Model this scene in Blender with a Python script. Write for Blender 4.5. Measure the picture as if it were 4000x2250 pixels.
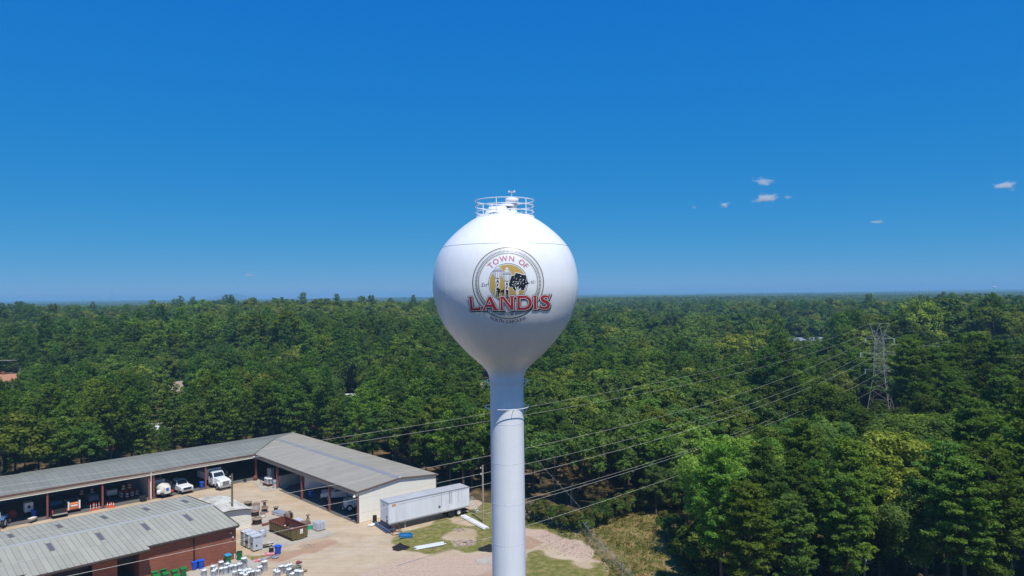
import bpy, bmesh, math, random
import numpy as np
from mathutils import Vector, Matrix

for _o in list(bpy.data.objects):
    bpy.data.objects.remove(_o, do_unlink=True)
random.seed(7)
RNG = np.random.default_rng(7)
SC = bpy.context.scene
COL = SC.collection
rad = math.radians

# ------------------------------------------------------------------ camera
CAM_H, FPX = 32.0, 2800.0                 # metres above the yard; focal length for a 4000 px wide frame
PITCH, ROLL = math.atan(25.0 / FPX), 0.0125
FW = np.array([0, math.cos(PITCH), math.sin(PITCH)])
_r0 = np.array([1.0, 0, 0]); _u0 = np.cross(_r0, FW)
RT = _r0 * math.cos(ROLL) - _u0 * math.sin(ROLL)
UP = _u0 * math.cos(ROLL) + _r0 * math.sin(ROLL)
CAMPOS = np.array([0, 0, CAM_H])
cam_data = bpy.data.cameras.new('camera')
cam = bpy.data.objects.new('camera', cam_data); COL.objects.link(cam)
cam_data.sensor_width = 36.0; cam_data.lens = 36.0 * FPX / 4000.0
cam_data.clip_start = 0.5; cam_data.clip_end = 60000.0
cam.matrix_world = Matrix(((RT[0], UP[0], -FW[0], 0), (RT[1], UP[1], -FW[1], 0), (RT[2], UP[2], -FW[2], CAM_H), (0, 0, 0, 1)))
SC.camera = cam

# ------------------------------------------------------------------ world, sun, exposure
SUN_EL, SUN_AZ = rad(61.5), rad(24.0)      # azimuth: to the right of straight behind the camera
TOSUN = Vector((math.sin(SUN_AZ) * math.cos(SUN_EL), -math.cos(SUN_AZ) * math.cos(SUN_EL), math.sin(SUN_EL)))
SKY_GRADE = ((0.105, 1.52), (1.36, 0.445), (4.7, 0.09))
world = bpy.data.worlds.new('World'); SC.world = world; world.use_nodes = True
wn, wl = world.node_tree.nodes, world.node_tree.links
wn.clear()
w_out = wn.new('ShaderNodeOutputWorld'); w_bg = wn.new('ShaderNodeBackground')
w_sky = wn.new('ShaderNodeTexSky'); w_sky.sky_type = 'NISHITA'; w_sky.sun_disc = False
w_sky.sun_elevation = SUN_EL
w_sky.sun_rotation = math.pi - SUN_AZ
w_sky.altitude = 200.0; w_sky.air_density = 0.6; w_sky.dust_density = 0.0; w_sky.ozone_density = 6.0
w_sep = wn.new('ShaderNodeSeparateColor'); w_cmb = wn.new('ShaderNodeCombineColor'); wl.new(w_sky.outputs[0], w_sep.inputs[0])
for _i, (_gain, _pow) in enumerate(SKY_GRADE):          # clear, deep blue air: one grade for the whole sky
    _p = wn.new('ShaderNodeMath'); _p.operation = 'POWER'; _p.inputs[1].default_value = _pow; wl.new(w_sep.outputs[_i], _p.inputs[0])
    _m = wn.new('ShaderNodeMath'); _m.operation = 'MULTIPLY'; _m.inputs[1].default_value = _gain; wl.new(_p.outputs[0], _m.inputs[0]); wl.new(_m.outputs[0], w_cmb.inputs[_i])
wl.new(w_cmb.outputs[0], w_bg.inputs['Color'])
w_bg.inputs['Strength'].default_value = 0.113
wl.new(w_bg.outputs[0], w_out.inputs['Surface'])
sun_d = bpy.data.lights.new('sun', 'SUN'); sun_d.energy = 4.4; sun_d.angle = rad(0.53); sun_d.color = (1.0, 0.955, 0.88)
sun = bpy.data.objects.new('sun', sun_d); COL.objects.link(sun)
sun.rotation_euler = TOSUN.to_track_quat('Z', 'Y').to_euler(); sun.location = (40, -40, 90)
SC.view_settings.view_transform = 'Standard'; SC.view_settings.look = 'None'
SC.view_settings.gamma = 1.0; SC.view_settings.use_curve_mapping = False
SC.view_settings.exposure = 0.0
SC.render.engine = 'CYCLES'
SC.cycles.use_denoising = True
SC.cycles.max_bounces = 6; SC.cycles.diffuse_bounces = 3; SC.cycles.glossy_bounces = 2
SC.cycles.transmission_bounces = 3; SC.cycles.transparent_max_bounces = 8; SC.cycles.volume_bounces = 3
SC.cycles.use_adaptive_sampling = False
HAZE_DENSITY = 0.00020
HAZE_COLOR = (0.36, 0.70, 1.0)

# ------------------------------------------------------------------ helpers
def ray(u, v):
    return FW * FPX + RT * (u - 2000.0) - UP * (v - 1125.0)
def G(u, v, z=0.0):                        # point of the yard plane seen at a place of the photograph
    d = ray(u, v); t = (z - CAM_H) / d[2]; return CAMPOS + d * t
def DP(u, v, y):                           # point at a given distance
    d = ray(u, v); return CAMPOS + d * (y / d[1])

def tag(o, label=None, cat=None, group=None, kind=None):
    if label: o['label'] = label
    if cat: o['category'] = cat
    if group: o['group'] = group
    if kind: o['kind'] = kind
    return o
def thing(name, label, cat, loc=(0, 0, 0), rz=0.0, group=None):
    o = bpy.data.objects.new(name, None); COL.objects.link(o)
    o.location = loc; o.rotation_euler = (0, 0, rz)
    return tag(o, label, cat, group)
def kids(o, _c={}):
    return [c for c in bpy.data.objects if c.parent == o]
def copy_tree(o, src_kids, parent=None, loc=None, rz=None, label=None, scale=None):
    c = o.copy(); COL.objects.link(c); c.parent = parent
    if loc is not None: c.location = loc
    if rz is not None: c.rotation_euler = (0, 0, rz)
    if scale is not None: c.scale = (scale, scale, scale) if not hasattr(scale, '__len__') else scale
    if label: c['label'] = label
    for k in src_kids.get(o.name, ()):
        copy_tree(k, src_kids, c)
    return c
def kid_map(root):
    m = {}
    def rec(o):
        ks = kids(o); m[o.name] = ks
        for k in ks: rec(k)
    rec(root)
    return m

class MB:
    """collects shapes, builds one mesh object"""
    def __init__(s): s.v = []; s.f = []; s.sm = []
    def add(s, vs, fs, smooth=False):
        b = len(s.v); s.v += [tuple(map(float, p)) for p in vs]
        s.f += [tuple(b + i for i in f) for f in fs]; s.sm += [smooth] * len(fs); return s
    def box(s, x0, x1, y0, y1, z0, z1):
        return s.add([(x0,y0,z0),(x1,y0,z0),(x1,y1,z0),(x0,y1,z0),(x0,y0,z1),(x1,y0,z1),(x1,y1,z1),(x0,y1,z1)],
                     [(0,3,2,1),(4,5,6,7),(0,1,5,4),(1,2,6,5),(2,3,7,6),(3,0,4,7)])
    def obox(s, c, sx, sy, sz, rz=0.0, ry=0.0, rx=0.0):
        m = Matrix.Translation(c) @ Matrix.Rotation(rz, 4, 'Z') @ Matrix.Rotation(ry, 4, 'Y') @ Matrix.Rotation(rx, 4, 'X')
        vs = [m @ Vector((a*sx/2, b*sy/2, d*sz/2)) for d in (-1, 1) for a, b in ((-1,-1),(1,-1),(1,1),(-1,1))]
        return s.add(vs, [(0,3,2,1),(4,5,6,7),(0,1,5,4),(1,2,6,5),(2,3,7,6),(3,0,4,7)])
    def cyl(s, p0, p1, r0, r1=None, n=12, caps=True, smooth=True):
        r1 = r0 if r1 is None else r1
        p0, p1 = Vector(p0), Vector(p1); d = (p1 - p0).normalized()
        a = d.orthogonal().normalized(); b = d.cross(a)
        vs = []
        for p, r in ((p0, r0), (p1, r1)):
            for i in range(n):
                t = 2*math.pi*i/n; vs.append(p + (a*math.cos(t) + b*math.sin(t))*r)
        s.add(vs, [(i, (i+1) % n, n+(i+1) % n, n+i) for i in range(n)], smooth)
        if caps: s.add(vs, [tuple(range(n-1, -1, -1)), tuple(range(n, 2*n))])
        return s
    def tube(s, pts, r, n=8, closed=False, smooth=True):
        pts = [Vector(p) for p in pts]; m = len(pts); vs = []
        ref = None
        for i, p in enumerate(pts):
            if closed: d = pts[(i+1) % m] - pts[i-1]
            else: d = pts[min(i+1, m-1)] - pts[max(i-1, 0)]
            d.normalize()
            if ref is None: ref = d.orthogonal().normalized()
            a = (ref - d*ref.dot(d)).normalized(); ref = a; b = d.cross(a)
            rr = r[i] if hasattr(r, '__len__') else r
            vs += [p + (a*math.cos(2*math.pi*k/n) + b*math.sin(2*math.pi*k/n))*rr for k in range(n)]
        fs = []
        for i in range(m if closed else m-1):
            j = (i+1) % m
            fs += [(i*n+k, i*n+(k+1) % n, j*n+(k+1) % n, j*n+k) for k in range(n)]
        s.add(vs, fs, smooth)
        if not closed: s.add(vs, [tuple(range(n-1, -1, -1)), tuple(range((m-1)*n, m*n))])
        return s
    def lathe(s, prof, n=24, c=(0, 0, 0), smooth=True, axis='Z', caps=True):
        vs = []
        for r, z in prof:
            for i in range(n):
                t = 2*math.pi*i/n
                p = (r*math.cos(t), r*math.sin(t), z)
                if axis == 'Y': p = (p[0], p[2], p[1])
                if axis == 'X': p = (p[2], p[0], p[1])
                vs.append((c[0]+p[0], c[1]+p[1], c[2]+p[2]))
        fs = [(j*n+i, j*n+(i+1) % n, (j+1)*n+(i+1) % n, (j+1)*n+i) for j in range(len(prof)-1) for i in range(n)]
        if axis in ('Y',): fs = [f[::-1] for f in fs]
        s.add(vs, fs, smooth)
        if caps:
            s.add(vs, [tuple(range(n-1, -1, -1)), tuple(range((len(prof)-1)*n, len(prof)*n))])
        return s
    def prism(s, poly, a0, a1, axis='Y'):
        """poly of 2D points extruded along an axis: Y -> (x,z) profile, Z -> (x,y), X -> (y,z)"""
        n = len(poly); vs = []
        for a in (a0, a1):
            for p, q in poly:
                vs.append({'Y': (p, a, q), 'Z': (p, q, a), 'X': (a, p, q)}[axis])
        fs = [tuple(range(n)), tuple(range(2*n-1, n-1, -1))] + [(i, n+i, n+(i+1) % n, (i+1) % n) for i in range(n)]
        return s.add(vs, fs)
    def quad(s, a, b, c, d): return s.add([a, b, c, d], [(0, 1, 2, 3)])
    def mesh(s, name):
        me = bpy.data.meshes.new(name); me.from_pydata(s.v, [], s.f)
        me.polygons.foreach_set('use_smooth', s.sm)
        bm = bmesh.new(); bm.from_mesh(me); bmesh.ops.recalc_face_normals(bm, faces=bm.faces); bm.to_mesh(me); bm.free()
        me.update(); return me
    def build(s, name, mat, parent=None, label=None, bevel=0.0):
        me = s.mesh(name)
        if bevel:
            bm = bmesh.new(); bm.from_mesh(me)
            bmesh.ops.bevel(bm, geom=[e for e in bm.edges if len(e.link_faces) == 2 and e.calc_face_angle(0) > 0.6],
                            offset=bevel, segments=2, affect='EDGES', profile=0.5)
            bm.to_mesh(me); bm.free()
        return link_mesh(name, me, mat, parent, label)
def link_mesh(name, me, mat, parent=None, label=None):
    if mat is not None and not me.materials: me.materials.append(mat)
    o = bpy.data.objects.new(name, me); COL.objects.link(o); o.parent = parent
    if label: o['label'] = label
    return o

# ------------------------------------------------------------------ materials
MATS = {}
def new_mat(name):
    m = bpy.data.materials.new(name); m.use_nodes = True; m.node_tree.nodes.clear(); MATS[name] = m
    return m, m.node_tree.nodes, m.node_tree.links
def N(nodes, typ, **kw):
    n = nodes.new(typ)
    for k, v in kw.items():
        if k in n.inputs: n.inputs[k].default_value = v
        else: setattr(n, k, v)
    return n
def mat_basic(name, col, rough=0.6, metal=0.0, var=0.12, scale=3.0, dirt=None, dirt_amt=0.35, dirt_scale=1.2, bump=0.0, spec=0.4, stretch=None, ov=0.03):
    """paint or metal with uneven tone, optional dirt patches and fine relief"""
    m, nd, ln = new_mat(name)
    out = N(nd, 'ShaderNodeOutputMaterial'); b = N(nd, 'ShaderNodeBsdfPrincipled')
    b.inputs['Roughness'].default_value = rough; b.inputs['Metallic'].default_value = metal
    b.inputs['Specular IOR Level'].default_value = spec
    tc = N(nd, 'ShaderNodeTexCoord'); src = tc.outputs['Object']
    if stretch:
        mp = N(nd, 'ShaderNodeMapping'); mp.inputs['Scale'].default_value = stretch; ln.new(src, mp.inputs[0]); src = mp.outputs[0]
    nz = N(nd, 'ShaderNodeTexNoise', Scale=scale, Detail=4.0); ln.new(src, nz.inputs['Vector'])
    mx = N(nd, 'ShaderNodeMix', data_type='RGBA'); ln.new(nz.outputs['Fac'], mx.inputs[0])
    mx.inputs[6].default_value = (*[c*(1-var) for c in col], 1); mx.inputs[7].default_value = (*[min(1, c*(1+var)) for c in col], 1)
    last = mx.outputs[2]
    if dirt:
        n2 = N(nd, 'ShaderNodeTexNoise', Scale=dirt_scale, Detail=6.0, Roughness=0.65); ln.new(src, n2.inputs['Vector'])
        rp = N(nd, 'ShaderNodeValToRGB'); rp.color_ramp.elements[0].position = 0.48; rp.color_ramp.elements[1].position = 0.72
        rp.color_ramp.elements[0].color = (0, 0, 0, 1); rp.color_ramp.elements[1].color = (dirt_amt,)*3 + (1,)
        ln.new(n2.outputs['Fac'], rp.inputs[0])
        m2 = N(nd, 'ShaderNodeMix', data_type='RGBA'); ln.new(rp.outputs[0], m2.inputs[0]); ln.new(last, m2.inputs[6])
        m2.inputs[7].default_value = (*dirt, 1); last = m2.outputs[2]
    oi = N(nd, 'ShaderNodeObjectInfo'); mr = N(nd, 'ShaderNodeMapRange'); ln.new(oi.outputs['Random'], mr.inputs[0]); mr.inputs[3].default_value = 1-ov; mr.inputs[4].default_value = 1+ov
    mo = N(nd, 'ShaderNodeMix', data_type='RGBA', blend_type='MULTIPLY'); mo.inputs[0].default_value = 1.0; ln.new(last, mo.inputs[6]); ln.new(mr.outputs[0], mo.inputs[7]); last = mo.outputs[2]
    ln.new(last, b.inputs['Base Color'])
    if bump:
        bp = N(nd, 'ShaderNodeBump', Strength=bump, Distance=0.05); n3 = N(nd, 'ShaderNodeTexNoise', Scale=scale*4, Detail=3.0)
        ln.new(src, n3.inputs['Vector']); ln.new(n3.outputs['Fac'], bp.inputs['Height']); ln.new(bp.outputs[0], b.inputs['Normal'])
    ln.new(b.outputs[0], out.inputs['Surface'])
    return m
def mat_leaf(name, transl=0.42, rnd=0.38, color=None):
    """foliage: the colour comes from the object's own colour, with leaf to leaf and tree to tree differences"""
    m, nd, ln = new_mat(name)
    out = N(nd, 'ShaderNodeOutputMaterial')
    oi = N(nd, 'ShaderNodeObjectInfo'); ge = N(nd, 'ShaderNodeNewGeometry')
    at = N(nd, 'ShaderNodeAttribute', attribute_name='tint', attribute_type='GEOMETRY')
    # leaf variation
    r1 = N(nd, 'ShaderNodeMapRange'); ln.new(ge.outputs['Random Per Island'], r1.inputs[0]); r1.inputs[3].default_value = 1-rnd; r1.inputs[4].default_value = 1+rnd
    r2 = N(nd, 'ShaderNodeMapRange'); ln.new(oi.outputs['Random'], r2.inputs[0]); r2.inputs[3].default_value = 0.70; r2.inputs[4].default_value = 1.32
    mu = N(nd, 'ShaderNodeMath', operation='MULTIPLY'); ln.new(r1.outputs[0], mu.inputs[0]); ln.new(r2.outputs[0], mu.inputs[1])
    hs = N(nd, 'ShaderNodeHueSaturation')
    if color is None: ln.new(oi.outputs['Color'], hs.inputs['Color'])
    else: hs.inputs['Color'].default_value = (*color, 1)
    r3 = N(nd, 'ShaderNodeMapRange'); ln.new(at.outputs['Fac'], r3.inputs[0]); r3.inputs[3].default_value = 0.488; r3.inputs[4].default_value = 0.514
    fr = N(nd, 'ShaderNodeMath', operation='MULTIPLY'); ln.new(oi.outputs['Random'], fr.inputs[0]); fr.inputs[1].default_value = 7.31; fr2 = N(nd, 'ShaderNodeMath', operation='FRACT'); ln.new(fr.outputs[0], fr2.inputs[0])
    hm = N(nd, 'ShaderNodeMath', operation='MULTIPLY_ADD'); ln.new(fr2.outputs[0], hm.inputs[0]); hm.inputs[1].default_value = 0.030; hm.inputs[2].default_value = -0.009
    ha = N(nd, 'ShaderNodeMath', operation='ADD'); ln.new(r3.outputs[0], ha.inputs[0]); ln.new(hm.outputs[0], ha.inputs[1]); ln.new(ha.outputs[0], hs.inputs['Hue'])
    r4 = N(nd, 'ShaderNodeMapRange'); ln.new(at.outputs['Fac'], r4.inputs[0]); r4.inputs[3].default_value = 1.2; r4.inputs[4].default_value = 0.8
    m2 = N(nd, 'ShaderNodeMath', operation='MULTIPLY'); ln.new(mu.outputs[0], m2.inputs[0]); ln.new(r4.outputs[0], m2.inputs[1])
    ln.new(m2.outputs[0], hs.inputs['Value'])
    df = N(nd, 'ShaderNodeBsdfDiffuse'); tr = N(nd, 'ShaderNodeBsdfTranslucent')
    ln.new(hs.outputs[0], df.inputs[0])
    yl = N(nd, 'ShaderNodeMix', data_type='RGBA', blend_type='MULTIPLY'); yl.inputs[0].default_value = 1.0
    ln.new(hs.outputs[0], yl.inputs[6]); yl.inputs[7].default_value = (1.25, 1.15, 0.45, 1); ln.new(yl.outputs[2], tr.inputs[0])
    mx = N(nd, 'ShaderNodeMixShader'); mx.inputs[0].default_value = transl
    ln.new(df.outputs[0], mx.inputs[1]); ln.new(tr.outputs[0], mx.inputs[2])
    ln.new(mx.outputs[0], out.inputs['Surface'])
    return m
LEAF = mat_leaf('leaf'); 
BARK = mat_basic('bark', (0.11, 0.085, 0.065), 0.95, var=0.35, scale=2.0, stretch=(3, 3, 0.6))
BARK_PALE = mat_basic('bark_pale', (0.42, 0.38, 0.34), 0.9, var=0.25, scale=2.0)
WHITE = mat_basic('white_paint', (0.78, 0.79, 0.80), 0.35, var=0.04, dirt=(0.5, 0.47, 0.42), dirt_amt=0.25)
CREAM = mat_basic('cream_siding', (0.80, 0.77, 0.66), 0.5, var=0.03, dirt=(0.58, 0.53, 0.42), dirt_amt=0.25)
CONC = mat_basic('concrete', (0.46, 0.41, 0.33), 0.9, var=0.12, scale=0.8, dirt=(0.30, 0.25, 0.18), dirt_amt=0.6, dirt_scale=0.5)
GALV = mat_basic('galvanised_steel', (0.42, 0.44, 0.46), 0.45, 0.35, var=0.12)
STEEL_LT = mat_basic('pale_steel', (0.60, 0.63, 0.67), 0.4, 0.1, var=0.08, dirt=(0.3, 0.27, 0.23), dirt_amt=0.25)
DARK = mat_basic('black_plastic', (0.018, 0.018, 0.02), 0.6, var=0.2)
RUBBER = mat_basic('rubber', (0.022, 0.022, 0.022), 0.85, var=0.25)
GLASS = mat_basic('dark_glass', (0.02, 0.03, 0.04), 0.08, var=0.05, spec=0.6)
REDSTEEL = mat_basic('red_primer_steel', (0.28, 0.075, 0.06), 0.6, var=0.15, dirt=(0.12, 0.05, 0.04), dirt_amt=0.5)
BROWNTRIM = mat_basic('brown_trim', (0.085, 0.062, 0.05), 0.5, var=0.12)
FASCIA = mat_basic('tan_fascia', (0.36, 0.30, 0.23), 0.55, var=0.06, dirt=(0.25, 0.2, 0.15), dirt_amt=0.3)
WOODPOLE = mat_basic('pole_wood', (0.26, 0.20, 0.14), 0.95, var=0.25, scale=2, stretch=(6, 6, 0.5))
REELWOOD = mat_basic('reel_wood', (0.27, 0.19, 0.13), 0.9, var=0.3, scale=5, dirt=(0.12, 0.09, 0.07), dirt_amt=0.5)
PALLET = mat_basic('pallet_wood', (0.38, 0.28, 0.17), 0.9, var=0.2)
BLUECART = mat_basic('blue_plastic', (0.012, 0.10, 0.60), 0.45, var=0.08)
BLUELID = mat_basic('blue_lid', (0.012, 0.11, 0.62), 0.4, var=0.05)
TEALLID = mat_basic('teal_lid', (0.01, 0.36, 0.62), 0.4, var=0.05)
GREENCART = mat_basic('green_plastic', (0.008, 0.17, 0.045), 0.45, var=0.1)
ORANGE = mat_basic('orange_plastic', (0.75, 0.11, 0.03), 0.5, var=0.08)
RUST = mat_basic('rusty_steel', (0.21, 0.065, 0.04), 0.85, var=0.3, dirt=(0.05, 0.03, 0.025), dirt_amt=0.6)
OLIVE = mat_basic('olive_steel', (0.15, 0.115, 0.04), 0.75, var=0.18, dirt=(0.12, 0.05, 0.03), dirt_amt=0.75, dirt_scale=1.6)
CABGREY = mat_basic('cabinet_grey', (0.50, 0.54, 0.58), 0.4, var=0.05, dirt=(0.32, 0.31, 0.28), dirt_amt=0.25)
PVC = mat_basic('white_pipe', (0.80, 0.80, 0.78), 0.4, var=0.05, dirt=(0.55, 0.5, 0.4), dirt_amt=0.3)
BLUEPIPE = mat_basic('blue_grey_pipe', (0.07, 0.11, 0.18), 0.5, var=0.2)
SIGNRED = mat_basic('sign_red', (0.55, 0.03, 0.045), 0.4, var=0.05)
ASPHALT = mat_basic('cold_patch', (0.016, 0.015, 0.015), 0.95, var=0.4, scale=6, bump=0.8)
ROCK = mat_basic('rubble_stone', (0.50, 0.40, 0.32), 0.95, var=0.25, scale=4)

# ------------------------------------------------------------------ the lie of the land
def sstep(a, b, x):
    t = np.clip((np.asarray(x, float) - a) / (b - a), 0, 1); return t*t*(3-2*t)
def wob(x, y, s, seed=0):
    r = np.random.default_rng(100+seed); o = 0
    for k in range(5):
        a = r.uniform(0, 6.28); f = s*(1.0+0.45*k); ph = r.uniform(0, 6.28)
        o = o + np.sin((np.cos(a)*x + np.sin(a)*y)*f + ph)/(1+0.5*k)
    return o/3.0
def hgt(x, y):
    x = np.asarray(x, float); y = np.asarray(y, float)
    r = np.hypot(x, y); a = np.arctan2(x, np.maximum(y, 1e-3))
    far = sstep(230, 520, r)
    ridge = 7.5*np.exp(-((a+0.235)/0.17)**2)*sstep(300, 470, r)*(1-sstep(620, 1100, r)*0.9)
    right = 4.5*np.exp(-((a-0.60)/0.13)**2)*sstep(180, 290, r)*(1-sstep(420, 900, r))
    dip = -3.0*np.exp(-((a-0.28)/0.2)**2)*sstep(160, 330, r)*(1-sstep(450, 900, r))
    left = 5*np.exp(-((a+0.6)/0.2)**2)*sstep(260, 600, r)*(1-sstep(900, 1600, r)*0.4)
    roll = wob(x, y, 0.0035, 1)*4.0*sstep(300, 900, r) + wob(x, y, 0.0011, 2)*9.0*sstep(900, 2500, r)
    return ridge + right + dip + left + roll - 6.0*sstep(1200, 4500, r)

d1 = np.array([-0.731, -0.682]); d2 = np.array([0.682, -0.731]); SHED_O = np.array([-45.6, 126.8])
SHED_RZ = math.atan2(d1[1], d1[0])
def L2W(x, y, z=0.0):
    p = SHED_O + d1*x + d2*y; return (float(p[0]), float(p[1]), z)
def W2L(x, y):
    qx, qy = np.asarray(x) - SHED_O[0], np.asarray(y) - SHED_O[1]
    return qx*d1[0]+qy*d1[1], qx*d2[0]+qy*d2[1]
def in_poly(px, py, poly):
    px = np.asarray(px, float); py = np.asarray(py, float); ins = np.zeros(px.shape, bool); n = len(poly)
    for i in range(n):
        x0, y0 = poly[i]; x1, y1 = poly[(i+1) % n]
        c = ((y0 > py) != (y1 > py)) & (px < (x1-x0)*(py-y0)/((y1-y0) if y1 != y0 else 1e-9)+x0)
        ins ^= c
    return ins
def gpoly(pts): return [tuple(G(u, v)[:2]) for u, v in pts]

# mesh of the land: rings out to the horizon
def build_terrain():
    rs = [0, 20, 40, 55, 70, 90, 110, 130, 150, 175, 200, 230, 260, 300, 340, 390, 450, 520, 600, 700, 820, 960, 1150, 1400, 1700, 2100, 2600, 3300, 4200, 5400, 7000, 9000, 11500]
    na = 180; V = []; F = []
    for r in rs:
        for k in range(na):
            t = 2*math.pi*k/na; x, y = r*math.sin(t), r*math.cos(t); V.append((x, y))
    P = np.array(V); z = hgt(P[:, 0], P[:, 1]) - 0.30*(np.hypot(P[:, 0], P[:, 1]) < 180)
    for i in range(len(rs)-1):
        for k in range(na):
            k2 = (k+1) % na; F.append((i*na+k, (i+1)*na+k, (i+1)*na+k2, i*na+k2))
    me = bpy.data.meshes.new('terrain'); me.from_pydata([(a, b, c) for (a, b), c in zip(V, z)], [], F); me.update()
    for p in me.polygons: p.use_smooth = True
    m, nd, ln = new_mat('forest_floor')
    out = N(nd, 'ShaderNodeOutputMaterial'); b = N(nd, 'ShaderNodeBsdfDiffuse'); tc = N(nd, 'ShaderNodeTexCoord')
    nz = N(nd, 'ShaderNodeTexNoise', Scale=0.09, Detail=8.0, Roughness=0.65); ln.new(tc.outputs['Object'], nz.inputs['Vector'])
    rp = N(nd, 'ShaderNodeValToRGB'); e = rp.color_ramp.elements
    e[0].position = 0.36; e[0].color = (0.035, 0.045, 0.016, 1); e[1].position = 0.62; e[1].color = (0.15, 0.095, 0.05, 1)
    ln.new(nz.outputs['Fac'], rp.inputs[0]); ln.new(rp.outputs[0], b.inputs[0]); ln.new(b.outputs[0], out.inputs['Surface'])
    return tag(link_mesh('terrain', me, m), kind='structure')
build_terrain()

YARD = [(-130, 30), (-130, 88), tuple(L2W(46, -15)[:2]), tuple(L2W(-15, -15)[:2]), tuple(L2W(-15, 36)[:2]), (-6, 112), (2, 106.5), (8.6, 99), (9.3, 94), (10.3, 88), (12, 81), (16, 60), (16, 30)]
GRASS = [gpoly([(1520, 2100), (1560, 2072), (1610, 2072), (1720, 2025), (1850, 1985), (1895, 1958), (2000, 1960), (2000, 2140), (1900, 2152), (1830, 2168), (1760, 2150), (1700, 2158), (1640, 2165), (1560, 2150)]),
         gpoly([(2030, 2010), (2110, 2030), (2290, 2105), (2295, 2118), (2190, 2098), (2120, 2065), (2030, 2060)]),
         gpoly([(2040, 2150), (2110, 2145), (2150, 2175), (2235, 2190), (2300, 2225), (2285, 2195), (2340, 2195), (2395, 2240), (2450, 2330), (2030, 2340)]),
         gpoly([(938, 2160), (990, 2172), (1060, 2150), (1090, 2160), (1000, 2185), (1012, 2212), (1000, 2222), (960, 2188), (938, 2178)]),
         gpoly([(1855, 2130), (2000, 2125), (2000, 2150), (1860, 2160)])]
BARE = [gpoly([(1745, 2085), (1790, 2062), (1850, 2070), (1862, 2100), (1840, 2125), (1790, 2135), (1745, 2105)]),
        gpoly([(1760, 2025), (1830, 2020), (1865, 2055), (1800, 2050)])]
GRAVEL = [gpoly([(2040, 2050), (2120, 2060), (2200, 2095), (2290, 2130), (2345, 2190), (2270, 2185), (2200, 2165), (2120, 2120), (2040, 2090)]),
          gpoly([(1560, 2175), (1900, 2165), (1990, 2160), (1990, 2200), (1850, 2260), (1500, 2300), (1380, 2260)])]
CLAY = [gpoly([(1560, 2230), (1800, 2200), (2000, 2170), (2000, 2330), (1500, 2330)]), gpoly([(2040, 2090), (2110, 2110), (2120, 2140), (2040, 2140)]),
        gpoly([(1040, 2185), (1130, 2150), (1280, 2110), (1330, 2120), (1200, 2160), (1090, 2200)])]
FIELD = gpoly([(2262, 2085), (2330, 2035), (2420, 2008), (2480, 2000), (2680, 1996), (2780, 2060), (2800, 2180), (2760, 2300), (2440, 2320)])

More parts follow.
